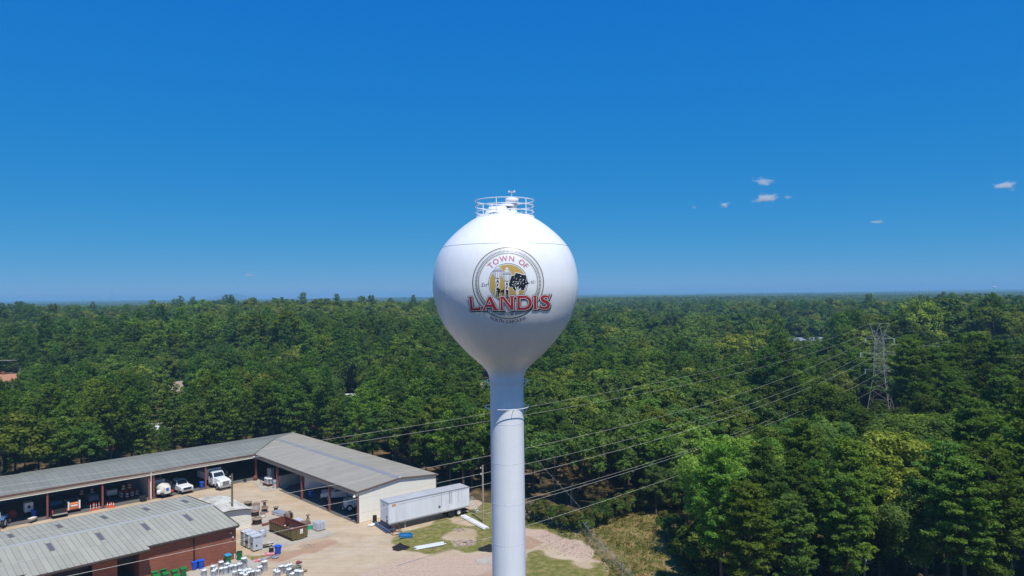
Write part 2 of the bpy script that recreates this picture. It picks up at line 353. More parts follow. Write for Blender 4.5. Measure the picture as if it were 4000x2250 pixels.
def build_yard():
    x0, x1, y0, y1, st = -112.0, 44.0, 52.0, 152.0, 0.5
    nx, ny = int((x1-x0)/st)+1, int((y1-y0)/st)+1
    X, Y = np.meshgrid(np.linspace(x0, x1, nx), np.linspace(y0, y1, ny)); x, y = X.ravel(), Y.ravel()
    wx = x + wob(x, y, 0.9, 3)*0.8 + wob(x, y, 2.6, 4)*0.45; wy = y + wob(x, y, 0.8, 5)*0.8 + wob(x, y, 2.8, 6)*0.45
    def anyp(ps): return np.clip(sum(in_poly(wx, wy, p).astype(float) for p in ps), 0, 1)
    yard = in_poly(wx, wy, YARD).astype(float); field = in_poly(wx, wy, FIELD).astype(float)
    grass = anyp(GRASS)*(1-anyp(BARE)); grav = anyp(GRAVEL); clay = anyp(CLAY)
    wild = np.clip(1-yard-field, 0, 1)
    def blur(a):
        a = a.reshape(ny, nx)
        for _ in range(2):
            p = np.pad(a, 1, mode='edge'); a = (p[:-2, 1:-1]+p[2:, 1:-1]+p[1:-1, :-2]+p[1:-1, 2:]+2*a)/6
        return a.ravel()
    z = wob(x, y, 0.5, 8)*0.03 + wob(x, y, 1.7, 9)*0.015 - 0.02
    edge = np.minimum.reduce([x-x0, x1-x, y-y0, y1-y]); z -= 0.35*(1-sstep(0, 3, edge))
    V = np.stack([x, y, z], 1)
    idx = np.arange(nx*ny).reshape(ny, nx)
    Fq = np.stack([idx[:-1, :-1], idx[:-1, 1:], idx[1:, 1:], idx[1:, :-1]], -1).reshape(-1, 4)
    me = np_mesh('yard_ground', V, Fq)
    for nm, val in (('grass', blur(grass)), ('gravel', blur(grav)), ('clay', blur(clay)), ('wild', blur(wild)), ('field', blur(field))):
        a = me.attributes.new(nm, 'FLOAT', 'POINT'); a.data.foreach_set('value', val.astype(np.float32))
    for p in me.polygons: p.use_smooth = True
    m, nd, ln = new_mat('yard_dirt')
    out = N(nd, 'ShaderNodeOutputMaterial'); b = N(nd, 'ShaderNodeBsdfPrincipled', Roughness=0.95); b.inputs['Specular IOR Level'].default_value = 0.15
    tc = N(nd, 'ShaderNodeTexCoord')
    def noise(s, det=6.0, ro=0.6, stretch=None):
        n = N(nd, 'ShaderNodeTexNoise', Scale=s, Detail=det, Roughness=ro)
        if stretch:
            mp = N(nd, 'ShaderNodeMapping'); mp.inputs['Scale'].default_value = stretch; mp.inputs['Rotation'].default_value = (0, 0, 0.8)
            ln.new(tc.outputs['Object'], mp.inputs[0]); ln.new(mp.outputs[0], n.inputs['Vector'])
        else: ln.new(tc.outputs['Object'], n.inputs['Vector'])
        return n.outputs['Fac']
    def ramp(src, stops):
        r = N(nd, 'ShaderNodeValToRGB'); el = r.color_ramp.elements
        while len(el) < len(stops): el.new(0.5)
        for e, (p, c) in zip(el, stops): e.position = p; e.color = (*c, 1)
        ln.new(src, r.inputs[0]); return r.outputs[0]
    def mix(f, a, bcol):
        mm = N(nd, 'ShaderNodeMix', data_type='RGBA'); ln.new(f, mm.inputs[0]); ln.new(a, mm.inputs[6])
        if isinstance(bcol, tuple): mm.inputs[7].default_value = (*bcol, 1)
        else: ln.new(bcol, mm.inputs[7])
        return mm.outputs[2]
    def mask(attr, nz, lo=0.35, hi=0.65, amt=0.55):
        a = N(nd, 'ShaderNodeAttribute', attribute_name=attr)
        ad = N(nd, 'ShaderNodeMath', operation='MULTIPLY_ADD'); ln.new(nz, ad.inputs[0]); ad.inputs[1].default_value = amt; ad.inputs[2].default_value = -amt/2
        sm = N(nd, 'ShaderNodeMath', operation='ADD'); ln.new(a.outputs['Fac'], sm.inputs[0]); ln.new(ad.outputs[0], sm.inputs[1])
        mr = N(nd, 'ShaderNodeMapRange', clamp=True); ln.new(sm.outputs[0], mr.inputs[0]); mr.inputs[1].default_value = lo; mr.inputs[2].default_value = hi
        return mr.outputs[0]
    big, mid, fine, track = noise(0.07, 4), noise(0.45, 6), noise(3.2, 6, 0.7), noise(0.25, 5, 0.6, (0.22, 1.6, 1))
    dirt = ramp(mid, [(0.30, (0.44, 0.325, 0.195)), (0.52, (0.515, 0.40, 0.262)), (0.75, (0.58, 0.465, 0.325))])
    dirt = mix(ramp(track, [(0.45, (0, 0, 0)), (0.7, (0.7, 0.7, 0.7))]), dirt, (0.595, 0.48, 0.34))
    dirt = mix(ramp(big, [(0.5, (0, 0, 0)), (0.72, (0.55, 0.55, 0.55))]), dirt, (0.35, 0.235, 0.13))
    dirt = mix(mask('clay', mid, amt=0.9), dirt, ramp(mid, [(0.3, (0.40, 0.225, 0.13)), (0.7, (0.46, 0.32, 0.215))]))
    grv = ramp(fine, [(0.30, (0.42, 0.285, 0.20)), (0.5, (0.51, 0.375, 0.275)), (0.72, (0.59, 0.465, 0.36))])
    dirt = mix(mask('gravel', mid, 0.3, 0.9, amt=1.1), dirt, grv)
    spk = ramp(fine, [(0.28, (0.6, 0.6, 0.6)), (0.40, (0, 0, 0))]); dirt = mix(spk, dirt, (0.36, 0.24, 0.14))
    gr = ramp(noise(1.1, 7, 0.7), [(0.26, (0.085, 0.105, 0.02)), (0.46, (0.165, 0.165, 0.036)), (0.6, (0.27, 0.225, 0.085)), (0.74, (0.44, 0.32, 0.19))])
    stain = ramp(noise(0.9, 5, 0.75), [(0.63, (0, 0, 0)), (0.74, (0.55, 0.55, 0.55))]); dirt = mix(stain, dirt, (0.27, 0.195, 0.125))
    rut = ramp(noise(0.5, 4, 0.6, (0.10, 2.6, 1)), [(0.56, (0, 0, 0)), (0.66, (0.45, 0.45, 0.45))]); dirt = mix(rut, dirt, (0.37, 0.265, 0.17))
    patch = N(nd, 'ShaderNodeMath', operation='MULTIPLY_ADD'); ln.new(noise(0.55, 6, 0.72), patch.inputs[0]); patch.inputs[1].default_value = 0.75; 
    ln.new(fine, patch.inputs[2]); hl_ = N(nd, 'ShaderNodeMath', operation='MULTIPLY'); ln.new(patch.outputs[0], hl_.inputs[0]); hl_.inputs[1].default_value = 0.58
    dirt = mix(mask('grass', hl_.outputs[0], 0.52, 0.86, amt=1.5), dirt, gr)
    fl = ramp(noise(0.8, 7, 0.72), [(0.3, (0.11, 0.125, 0.03)), (0.46, (0.20, 0.175, 0.055)), (0.6, (0.32, 0.20, 0.09)), (0.76, (0.42, 0.25, 0.13))])
    dirt = mix(mask('field', mid), dirt, fl)
    wl2 = ramp(noise(0.35, 7, 0.65), [(0.36, (0.035, 0.042, 0.016)), (0.52, (0.10, 0.07, 0.035)), (0.68, (0.30, 0.185, 0.095))])
    dirt = mix(mask('wild', mid), dirt, wl2)
    ln.new(dirt, b.inputs['Base Color'])
    bp = N(nd, 'ShaderNodeBump', Strength=0.6, Distance=0.12); ln.new(fine, bp.inputs['Height']); ln.new(bp.outputs[0], b.inputs['Normal'])
    ln.new(b.outputs[0], out.inputs['Surface'])
    return tag(link_mesh('yard_ground', me, m), kind='structure')
def np_mesh(name, V, F, smooth=False):
    """fast mesh from numpy arrays, all faces with the same corner count"""
    V = np.asarray(V, np.float32); F = np.asarray(F, np.int32); k = F.shape[1]
    me = bpy.data.meshes.new(name); me.vertices.add(len(V)); me.vertices.foreach_set('co', V.ravel())
    me.loops.add(F.size); me.loops.foreach_set('vertex_index', F.ravel())
    me.polygons.add(len(F)); me.polygons.foreach_set('loop_start', np.arange(0, F.size, k, dtype=np.int32))
    me.polygons.foreach_set('loop_total', np.full(len(F), k, np.int32))
    me.update(calc_edges=True); return me
build_yard()

def slab(name, pts, h):
    p = gpoly(pts); s = MB().prism(p, -0.1, h, 'Z'); tag(s.build(name, CONC), kind='structure')
slab('concrete_pad', [(1078, 2152), (1110, 2135), (1312, 2088), (1222, 2040), (1050, 2018), (985, 2058), (960, 2118), (1000, 2150)], 0.035)
slab('concrete_pad', [(560, 2300), (770, 2220), (950, 2172), (985, 2190), (1042, 2207), (1010, 2232), (900, 2275), (760, 2330)], 0.04)
slab('concrete_pad', [(985, 1882), (1030, 1921), (1102, 1913), (1130, 1900), (1060, 1858), (1012, 1866)], 0.035)
slab('concrete_pad', [(1855, 2186), (1990, 2165), (1990, 2205), (1870, 2204)], 0.02)

# ------------------------------------------------------------------ water tower
TY = 46.0; TPX = FPX/TY
_ax = DP(1974.6, 1122, TY); TX = float(_ax[0])
def vz(v): return CAM_H + (1150.0 - v)/TPX
PROF_PX = [(65.5, 1500), (66, 1491), (71, 1462), (84, 1439), (113, 1410), (146, 1381), (187, 1338), (228, 1287), (252, 1246), (268, 1205), (279, 1165), (284, 1122), (280, 1065), (268.5, 1015), (247, 969.5), (211, 926), (164, 885), (112, 851), (60, 833), (0.6, 827)]
def spline(pts, n):
    pts = np.array(pts, float); d = np.r_[0, np.cumsum(np.hypot(*np.diff(pts, axis=0).T))]; t = np.linspace(0, d[-1], n)
    m = len(pts); tang = np.zeros_like(pts)
    for i in range(m):
        a, b = max(i-1, 0), min(i+1, m-1); tang[i] = (pts[b]-pts[a])/(d[b]-d[a])
    out = []
    for tt in t:
        i = min(np.searchsorted(d, tt, 'right')-1, m-2); h = d[i+1]-d[i]; s = (tt-d[i])/h
        out.append((2*s**3-3*s**2+1)*pts[i]+(s**3-2*s**2+s)*h*tang[i]+(-2*s**3+3*s**2)*pts[i+1]+(s**3-s**2)*h*tang[i+1])
    return np.array(out)
BULB = spline([(r*0.996/TPX, vz(v)) for r, v in PROF_PX], 90)
COLR = float(BULB[0, 0])
def mat_tower():
    m, nd, ln = new_mat('tower_enamel')
    out = N(nd, 'ShaderNodeOutputMaterial'); b = N(nd, 'ShaderNodeBsdfPrincipled', Roughness=0.32)
    b.inputs['Specular IOR Level'].default_value = 0.5
    tc = N(nd, 'ShaderNodeTexCoord'); mp = N(nd, 'ShaderNodeMapping'); mp.inputs['Scale'].default_value = (1.6, 1.6, 0.12); ln.new(tc.outputs['Object'], mp.inputs[0])
    nz = N(nd, 'ShaderNodeTexNoise', Scale=1.6, Detail=6.0, Roughness=0.6); ln.new(mp.outputs[0], nz.inputs['Vector'])
    rp = N(nd, 'ShaderNodeValToRGB'); e = rp.color_ramp.elements
    e[0].position = 0.28; e[0].color = (0.82, 0.845, 0.86, 1); e[1].position = 0.58; e[1].color = (0.87, 0.885, 0.895, 1)
    ln.new(nz.outputs['Fac'], rp.inputs[0]); ln.new(rp.outputs[0], b.inputs['Base Color'])
    n2 = N(nd, 'ShaderNodeTexNoise', Scale=0.9, Detail=2.0); ln.new(tc.outputs['Object'], n2.inputs['Vector'])
    bp = N(nd, 'ShaderNodeBump', Strength=0.06, Distance=0.3); ln.new(n2.outputs['Fac'], bp.inputs['Height']); ln.new(bp.outputs[0], b.inputs['Normal'])
    ln.new(b.outputs[0], out.inputs['Surface']); return m
TOWERM = mat_tower()
def flat_paint(name, col, rough=0.4):
    return mat_basic(name, col, rough, var=0.04, scale=2.0)
tower = thing('water_tower', 'white water tower with a round tank and town emblem on a slim column', 'water tower', (TX, TY, 0))
tank = MB().lathe([tuple(p) for p in BULB], 96, caps=False).build('tank', TOWERM, tower)
MB().lathe([(COLR*1.55, -0.2), (COLR*1.55, 0.05), (COLR*1.5, 0.1), (COLR*1.02, 4.2), (COLR, 4.6), (COLR, float(BULB[0, 1]) + 0.02)], 64).build('column', TOWERM, tower)
for v in (1648, 1798.6, 1954, 2109, 2265, 2421, 2577, 2733):
    z = vz(v); MB().lathe([(COLR-0.01, z-0.02), (COLR+0.006, z-0.012), (COLR+0.006, z+0.012), (COLR-0.01, z+0.02)], 64, caps=False).build('weld_seam', WHITE, tower)
_zs = vz(966); _rs = float(np.interp(_zs, BULB[50:, 1], BULB[50:, 0]))
SEAM = flat_paint('seam_grey', (0.30, 0.30, 0.31))  # dark grey for the horizontal weld line round the tank
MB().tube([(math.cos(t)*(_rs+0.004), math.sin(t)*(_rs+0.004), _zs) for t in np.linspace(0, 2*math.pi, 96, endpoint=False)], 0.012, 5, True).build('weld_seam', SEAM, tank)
# meridian welds on the tank
for k in range(12):
    t = 2*math.pi*(k+0.35)/12
    MB().tube([(math.cos(t)*(r+0.001), math.sin(t)*(r+0.001), z) for r, z in BULB[10:60]], 0.004, 4).build('weld_seam', WHITE, tank)
# painter's rings below the tank
for v in (1586.6, 1485.6):
    z = vz(v); rr = 86/TPX; m = MB()
    m.tube([(math.cos(t)*rr, math.sin(t)*rr, z) for t in np.linspace(0, 2*math.pi, 48, endpoint=False)], 0.024, 6, True)
    ring = m.build('painter_rail', TOWERM, tower)
    for k in range(6):
        t = rad(-73 + 60*k)
        MB().tube([(math.cos(t)*rr, math.sin(t)*rr, z), (math.cos(t)*rr*0.99, math.sin(t)*rr*0.99, z-0.06), (math.cos(t)*(COLR-0.02), math.sin(t)*(COLR-0.02), z-0.36)], 0.018, 6).build('bracket', TOWERM, ring)
# roof rail, hatch, vent
RR = 114.5/TPX; zr = [vz(784.5), vz(806), vz(829)]; zb = float(np.interp(RR, BULB[60:][::-1, 0], BULB[60:][::-1, 1]))
MB().lathe([(RR+0.03, zb-0.08), (RR+0.03, zb+0.10), (RR-0.12, zb+0.12), (RR-0.12, zb-0.02)], 48, caps=False).build('roof_kerb', TOWERM, tower)
rail = MB()
for z in zr: rail.tube([(math.cos(t)*RR, math.sin(t)*RR, z) for t in np.linspace(0, 2*math.pi, 56, endpoint=False)], 0.032, 6, True)
rail = rail.build('roof_rail', TOWERM, tower)
for k in range(6):
    t = rad(-90 - 15 + 61*k)
    MB().cyl((math.cos(t)*RR, math.sin(t)*RR, zb-0.1), (math.cos(t)*RR, math.sin(t)*RR, zr[0]), 0.034, n=8).build('post', TOWERM, rail)
zt = float(BULB[-1, 1])
hatch = MB().lathe([(0.95, zb+0.0), (0.78, zb+0.42), (0.62, zb+0.55), (0.60, zb+0.66), (0.0, zb+0.70)], 32, (-0.42, -0.55, 0), caps=False).build('roof_hatch', TOWERM, tower)
MB().lathe([(0.50, zb+0.70), (0.52, zb+0.80), (0.45, zb+0.86), (0, zb+0.88)], 28, (0.12, -0.3, 0), caps=False).build('lid', TOWERM, hatch)
MB().tube([(-0.95, -0.75, zb+0.62), (-0.95, -0.75, zb+0.74), (-0.75, -0.75, zb+0.76), (-0.75, -0.75, zb+0.64)], 0.018, 6).build('handle', TOWERM, hatch)
vx, vy = 0.47, -0.2
vent = MB().lathe([(0.40, zb-0.05), (0.33, zb+0.08), (0.33, zb+0.95), (0.43, zb+1.0), (0.44, zb+1.22), (0.30, zb+1.28), (0, zb+1.30)], 28, (vx, vy, 0), caps=False).build('roof_vent', TOWERM, tower)
MB().lathe([(0.335, zb+0.62), (0.345, zb+0.66), (0.345, zb+0.90), (0.335, zb+0.94)], 28, (vx, vy, 0), caps=False).build('screen', GALV, vent)
ant = MB().cyl((vx, vy, zb+1.25), (vx, vy, zb+1.62), 0.035, n=8)
ant.obox((vx, vy, zb+1.66), 0.46, 0.12, 0.07)
for s in (-1, 1): ant.lathe([(0.07, zb+1.64), (0.08, zb+1.70), (0.03, zb+1.76), (0, zb+1.77)], 10, (vx+s*0.17, vy, 0), caps=False)
ant.build('warning_lamp', STEEL_LT, tower)
MB().tube([(1.05, -0.9, zb+0.02), (1.05, -0.9, zb+0.30), (1.42, -0.75, zb+0.28), (1.42, -0.75, zb+0.0)], 0.025, 6).build('grab_rail', TOWERM, tower)

# the painted emblem: flat outlines laid onto the tank as thin skins of paint
def bulb_hit(uv):
    """where the line of sight through a place of the photograph meets the tank"""
    uv = np.asarray(uv, float)
    d = FW[None]*FPX + RT[None]*(uv[:, :1]-2000) - UP[None]*(uv[:, 1:]-1125)
    d = d/d[:, 1:2]
    lo = np.full(len(uv), TY-5.2); hi = np.full(len(uv), TY)
    def g(t):
        p = d*t[:, None]; z = p[:, 2]+CAM_H
        R = np.interp(z, BULB[:, 1], BULB[:, 0]); return np.hypot(p[:, 0]-TX, p[:, 1]-TY) - R
    ts = np.linspace(TY-5.2, TY, 120); prev = np.full(len(uv), TY-5.2); found = np.zeros(len(uv), bool)
    for t in ts[1:]:
        inside = (g(np.full(len(uv), t)) < 0) & ~found
        lo[inside] = prev[inside]; hi[inside] = t; found |= inside; prev[:] = t
    for _ in range(22):
        mid = (lo+hi)/2; ins = g(mid) < 0; hi = np.where(ins, mid, hi); lo = np.where(ins, lo, mid)
    p = d*hi[:, None]; p[:, 2] += CAM_H
    z = p[:, 2]; e = 0.05
    dr = (np.interp(z+e, BULB[:, 1], BULB[:, 0])-np.interp(z-e, BULB[:, 1], BULB[:, 0]))/(2*e)
    n = np.stack([p[:, 0]-TX, p[:, 1]-TY, -dr*np.hypot(p[:, 0]-TX, p[:, 1]-TY)], 1); n /= np.linalg.norm(n, axis=1)[:, None]
    return p, n
def curve_mesh(polys, offset=0.0, text=None, shear=0.0, size=1.0, spacing=1.0):
    """fills outlines (holes allowed) or a line of text; returns verts, faces"""
    if text is None:
        cu = bpy.data.curves.new('c', 'CURVE'); cu.dimensions = '2D'; cu.fill_mode = 'BOTH'
        for p in polys:
            sp = cu.splines.new('POLY'); sp.points.add(len(p)-1); sp.use_cyclic_u = True
            for q, (a, b) in zip(sp.points, p): q.co = (a, -b, 0, 1)
    else:
        cu = bpy.data.curves.new('c', 'FONT'); cu.body = text; cu.size = size; cu.shear = shear; cu.space_character = spacing
        cu.fill_mode = 'BOTH'; cu.resolution_u = 4
    cu.offset = offset
    o = bpy.data.objects.new('c', cu); COL.objects.link(o)
    dg = bpy.context.evaluated_depsgraph_get(); me = bpy.data.meshes.new_from_object(o.evaluated_get(dg))
    V = [tuple(v.co[:2]) for v in me.vertices]; F = [tuple(p.vertices) for p in me.polygons]
    bpy.data.objects.remove(o); bpy.data.curves.remove(cu); bpy.data.meshes.remove(me)
    return V, F
def decal(name, items, mat, lift, parent, step=45.0):
    """items: list of (verts, faces) in emblem units (x right, y up); emblem unit = 1/4.684 of a photograph pixel from (1700, 1000)"""
    bm = bmesh.new()
    for V, F in items:
        vs = [bm.verts.new((x, y, 0)) for x, y in V]
        for f in F:
            try: bm.faces.new([vs[i] for i in f])
            except ValueError: pass
    xs = [v.co.x for v in bm.verts]; ys = [v.co.y for v in bm.verts]
    for ax, lo, hi in ((0, min(xs), max(xs)), (1, min(ys), max(ys))):
        k = math.floor(lo/step)+1
        while k*step < hi:
            co = (k*step, 0, 0) if ax == 0 else (0, k*step, 0); no = (1, 0, 0) if ax == 0 else (0, 1, 0)
            bmesh.ops.bisect_plane(bm, geom=bm.verts[:]+bm.edges[:]+bm.faces[:], dist=1e-4, plane_co=co, plane_no=no); k += 1
    uv = np.array([(1700+v.co.x/4.684, 1000-v.co.y/4.684) for v in bm.verts])
    p, n = bulb_hit(uv); p = p + n*lift
    for v, q in zip(bm.verts, p): v.co = (q[0]-TX, q[1]-TY, q[2])
    bmesh.ops.recalc_face_normals(bm, faces=bm.faces)
    me = bpy.data.meshes.new(name); bm.to_mesh(me); bm.free()
    c = me.polygons[0]
    return link_mesh(name, me, mat, parent)
def ringpts(cx, cy, r, n=96, k=1.0): return [(cx+r*math.cos(2*math.pi*i/n), cy+r*k*math.sin(2*math.pi*i/n)) for i in range(n)]
P_RED = flat_paint('emblem_red', (0.52, 0.035, 0.045)); P_PINK = flat_paint('emblem_rose', (0.62, 0.10, 0.17)); P_WHITE = flat_paint('emblem_white', (0.80, 0.80, 0.79))
P_BLACK = flat_paint('emblem_black', (0.012, 0.014, 0.022)); P_NAVY = flat_paint('emblem_navy', (0.03, 0.04, 0.10)); P_GOLD = flat_paint('emblem_gold', (0.52, 0.36, 0.10))
P_PALEGOLD = flat_paint('emblem_pale_gold', (0.66, 0.63, 0.48)); P_PLUM = flat_paint('emblem_plum', (0.16, 0.03, 0.08)); P_GREY = flat_paint('emblem_grey', (0.55, 0.58, 0.62))
CX, CY = 1334.0, 492.0                     # centre of the seal
def ringdecal(name, ro, ri, mat, lift): return decal(name, [curve_mesh([ringpts(CX, CY, ro), ringpts(CX, CY, ri)])], mat, lift, tank)
ringdecal('seal_ring', 655, 643, P_BLACK, 0.006); ringdecal('seal_ring', 643, 626, P_PALEGOLD, 0.006)
ringdecal('seal_ring', 541, 526, P_PALEGOLD, 0.006); ringdecal('seal_ring', 550, 542, P_BLACK, 0.006)
tk = []
for i in range(150):
    t = 2*math.pi*i/150; c, s_ = math.cos(t), math.sin(t); w = 5.0
    a, b = 562, 606
    tk.append(([(CX+c*a-s_*w, -(CY+s_*a+c*w)), (CX+c*b-s_*w, -(CY+s_*b+c*w)), (CX+c*b+s_*w, -(CY+s_*b-c*w)), (CX+c*a+s_*w, -(CY+s_*a-c*w))], [(0, 1, 2, 3)]))
decal('seal_ticks', tk, P_NAVY, 0.006, tank)['kind'] = 'stuff'
decal('emblem_disc', [curve_mesh([ringpts(CX, CY, 338)])], P_GOLD, 0.006, tank)
ringdecal('disc_ring', 360, 352, P_NAVY, 0.006)
# arc lettering
def arc_text(s, r, a0, a1, size, top=True, bold=0.0):
    """letters set round the seal between two angles in degrees, 0 = up, clockwise"""
    out = []; glyphs = []
    for ch in s:
        if ch == ' ': glyphs.append((None, size*0.42)); continue
        V, F = curve_mesh(None, bold, text=ch, size=size); xs = [p[0] for p in V]
        glyphs.append(((V, F, min(xs), max(xs)), max(xs)-min(xs)))
    gap_total = (math.radians(abs(a1-a0))*r - sum(g[1] for g in glyphs)); gap = gap_total/(len(glyphs)-1)
    pos = 0.0
    for g, w in glyphs:
        if g:
            V, F, xmn, xmx = g; mid = pos + w/2
            if top: th = math.radians(a0) + mid/r
            else: th = math.radians(a0) - mid/r
            nv = []
            for x, y in V:
                lx = x-(xmn+xmx)/2
                if top: ct, st = math.cos(th), math.sin(th); rr = r+y; nv.append((CX+st*rr+ct*lx, -CY+ct*rr-st*lx))
                else: ct, st = math.cos(th), math.sin(th); rr = r-y; nv.append((CX+st*rr-ct*lx, -CY+ct*rr+st*lx))
            out.append((nv, F))
        pos += w + gap
    return out
for V, F in arc_text('TOWN OF', 402, -50.5, 50.5, 142, True, 0.0): decal('letter_shadow', [([(x+9, y-9) for x, y in V], F)], P_GREY, 0.006, tank)
for g in arc_text('TOWN OF', 402, -51, 50, 142, True, 0.012): decal('letter', [g], P_PINK, 0.009, tank)
for g in arc_text('NORTH CAROLINA', 735, 207.5, 152.5, 82, False, 0.012): decal('letter', [g], P_PLUM, 0.006, tank)
def flat_text(s, x, y, size, shear=0.0, rot=0.0, bold=0.0, squash=1.0):
    V, F = curve_mesh(None, bold, text=s, size=size, shear=shear); c, sn = math.cos(rot), math.sin(rot)
    return [(x+(px*squash)*c-py*sn, -y+(px*squash)*sn+py*c) for px, py in V], F
for ch, x_, y_, s_ in (('E', 842, 560, 92), ('s', 886, 559, 92), ('t', 918, 558, 92), ('d', 948, 530, 58)): decal('letter', [flat_text(ch, x_, y_, s_, 0.25, 0.03, 0, 0.8)], P_NAVY, 0.006, tank)
for k, ch in enumerate('1901'): decal('numeral', [flat_text(ch, 1716+31*k, 512-k, 86, 0.25, 0.03, 0, 0.62)], P_NAVY, 0.006, tank)
# black tree with white flecks
rt = random.Random(3)
crown = []
for i in range(64):
    t = 2*math.pi*i/64; r_ = 1.0+0.09*math.sin(7*t+1)+0.06*rt.uniform(-1, 1)+0.05*math.sin(13*t)
    crown.append((1520+172*r_*math.cos(t), 480+156*r_*math.sin(t)*(1.0 if math.sin(t) < 0 else 0.93)))
white_crown = [(1520+(x-1520)*1.065, 480+(y-480)*1.08) for x, y in crown]
decal('tree_outline', [curve_mesh([white_crown]), curve_mesh([[(1462, 560), (1545, 560), (1532, 640), (1522, 735), (1472, 735), (1480, 650)]])], P_WHITE, 0.010, tank)
flecks = []
for i in range(46):
    a = rt.uniform(0, 6.28); q = rt.uniform(0.1, 0.86); x, y = 1528+165*q*math.cos(a), 478+135*q*math.sin(a); w, h_ = rt.uniform(4, 13), rt.uniform(3, 9); rr_ = rt.uniform(-0.7, 0.7)
    flecks.append([(x+w*math.cos(b)*math.cos(rr_)-h_*math.sin(b)*math.sin(rr_), y+w*math.cos(b)*math.sin(rr_)+h_*math.sin(b)*math.cos(rr_)) for b in (0, 1.05, 2.1, 3.14, 4.2, 5.24)])
decal('tree_drawing', [curve_mesh([crown])], P_BLACK, 0.013, tank)
decal('tree_flecks', [curve_mesh([f]) for f in flecks], P_WHITE, 0.016, tank)['kind'] = 'stuff'
decal('tree_branches', [curve_mesh([[(1490, 735), (1493, 640), (1455, 570), (1468, 562), (1500, 615), (1512, 560), (1524, 560), (1518, 630), (1560, 580), (1570, 590), (1522, 660), (1512, 735)]])], P_WHITE, 0.016, tank)
# two street lamps
def lamp(cx, top, s):
    def sx(p): return [(cx+x*s, top+y*s) for x, y in p]
    finial = sx([(-5, 0), (5, 0), (11, 22), (24, 38), (18, 56), (40, 70), (60, 92), (82, 128), (-82, 128), (-60, 92), (-40, 70), (-18, 56), (-24, 38), (-11, 22)])
    globe = sx([(-84, 126), (84, 126), (80, 175), (58, 238), (30, 262), (-30, 262), (-58, 238), (-80, 175)])
    white = [curve_mesh([sx([(-11, -6), (11, -6), (32, 38), (52, 62), (92, 122), (88, 180), (66, 246), (36, 272), (44, 310), (30, 420), (44, 470), (40, 590), (-40, 590), (-44, 470), (-30, 420), (-44, 310), (-36, 272), (-66, 246), (-88, 180), (-92, 122), (-52, 62), (-32, 38)])])]
    dark = []
    for a, b, w in (((-84, 126), (84, 126), 5), ((-82, 140), (82, 140), 3), ((-50, 88), (50, 88), 3), ((-20, 40), (20, 40), 3), ((0, 126), (0, 258), 5), ((-84, 126), (-58, 238), 4), ((84, 126), (58, 238), 4), ((-58, 238), (-28, 262), 4), ((58, 238), (28, 262), 4), ((-42, 130), (-30, 255), 3), ((42, 130), (30, 255), 3), ((-60, 92), (-84, 126), 3), ((60, 92), (84, 126), 3), ((-24, 38), (-60, 92), 3), ((24, 38), (60, 92), 3)):
        ax, ay = a; bx, by = b; L = math.hypot(bx-ax, by-ay); nx, ny = -(by-ay)/L*w/2, (bx-ax)/L*w/2
        dark.append(curve_mesh([sx([(ax+nx, ay+ny), (bx+nx, by+ny), (bx-nx, by-ny), (ax-nx, ay-ny)])]))
    dark.append(curve_mesh([sx([(-30, 264), (30, 264), (22, 280), (-22, 280)])]))
    dark.append(curve_mesh([sx([(-28, 360), (-12, 300), (12, 300), (28, 360), (10, 350), (0, 330), (-10, 350)])]))
    dark.append(curve_mesh([sx([(-14, 372), (12, 366), (16, 392), (-6, 400), (10, 418), (-16, 420), (-18, 398)])]))
    dark.append(curve_mesh([sx([(-26, 440), (26, 440), (18, 462), (30, 478), (-8, 486), (-30, 476), (-18, 462)])]))
    dark.append(curve_mesh([sx([(-24, 500), (-2, 492), (-4, 590), (-26, 590)])])); dark.append(curve_mesh([sx([(16, 500), (28, 500), (28, 590), (16, 590)])]))
    fill = [curve_mesh([sx([(-78, 128), (-44, 128), (-34, 250), (-56, 232)])]), curve_mesh([sx([(50, 130), (78, 130), (56, 232), (36, 250)])]), curve_mesh([sx([(-56, 94), (56, 94), (76, 122), (-76, 122)])])]
    decal('lamp_outline', white, P_WHITE, 0.018, tank); decal('lamp_shading', fill, P_GREY, 0.021, tank); decal('lamp_drawing', dark, P_NAVY, 0.024, tank)
lamp(1143, 150, 0.97); lamp(1312, 212, 0.92)
decal('lamp_base', [curve_mesh([p]) for p in ([(1140, 600), (1185, 596), (1190, 640), (1166, 720), (1150, 720)], [(1195, 640), (1260, 606), (1262, 650), (1250, 712), (1236, 712), (1238, 650), (1200, 662)], [(1290, 640), (1345, 634), (1340, 660), (1330, 700), (1332, 765), (1318, 765), (1316, 690), (1300, 665)])], P_BLACK, 0.026, tank)
# the big red name
def arcp(cx, cy, rx, ry, a0, a1, n=14): return [(cx+rx*math.cos(math.radians(a0+(a1-a0)*i/n)), cy+ry*math.sin(math.radians(a0+(a1-a0)*i/n))) for i in range(n+1)]
LET = {}
LET['L'] = [[(612, 747), (676, 744), (680, 760), (672, 768), (692, 952), (800, 946), (812, 922), (834, 918), (836, 990), (644, 996), (640, 980), (652, 972), (630, 768), (616, 762)]]
LET['A'] = [[(980, 742), (1022, 740), (1132, 966), (1152, 972), (1152, 986), (1058, 988), (1056, 974), (1072, 968), (1052, 926), (930, 930), (914, 972), (934, 978), (934, 992), (868, 994), (868, 980), (884, 972)], [(996, 800), (950, 886), (1036, 882)]]
LET['N'] = [[(1186, 742), (1256, 738), (1382, 904), (1378, 752), (1362, 746), (1362, 730), (1446, 726), (1446, 742), (1430, 748), (1430, 984), (1392, 986), (1232, 780), (1240, 966), (1262, 974), (1262, 988), (1186, 990), (1186, 976), (1200, 970), (1196, 764), (1186, 758)]]
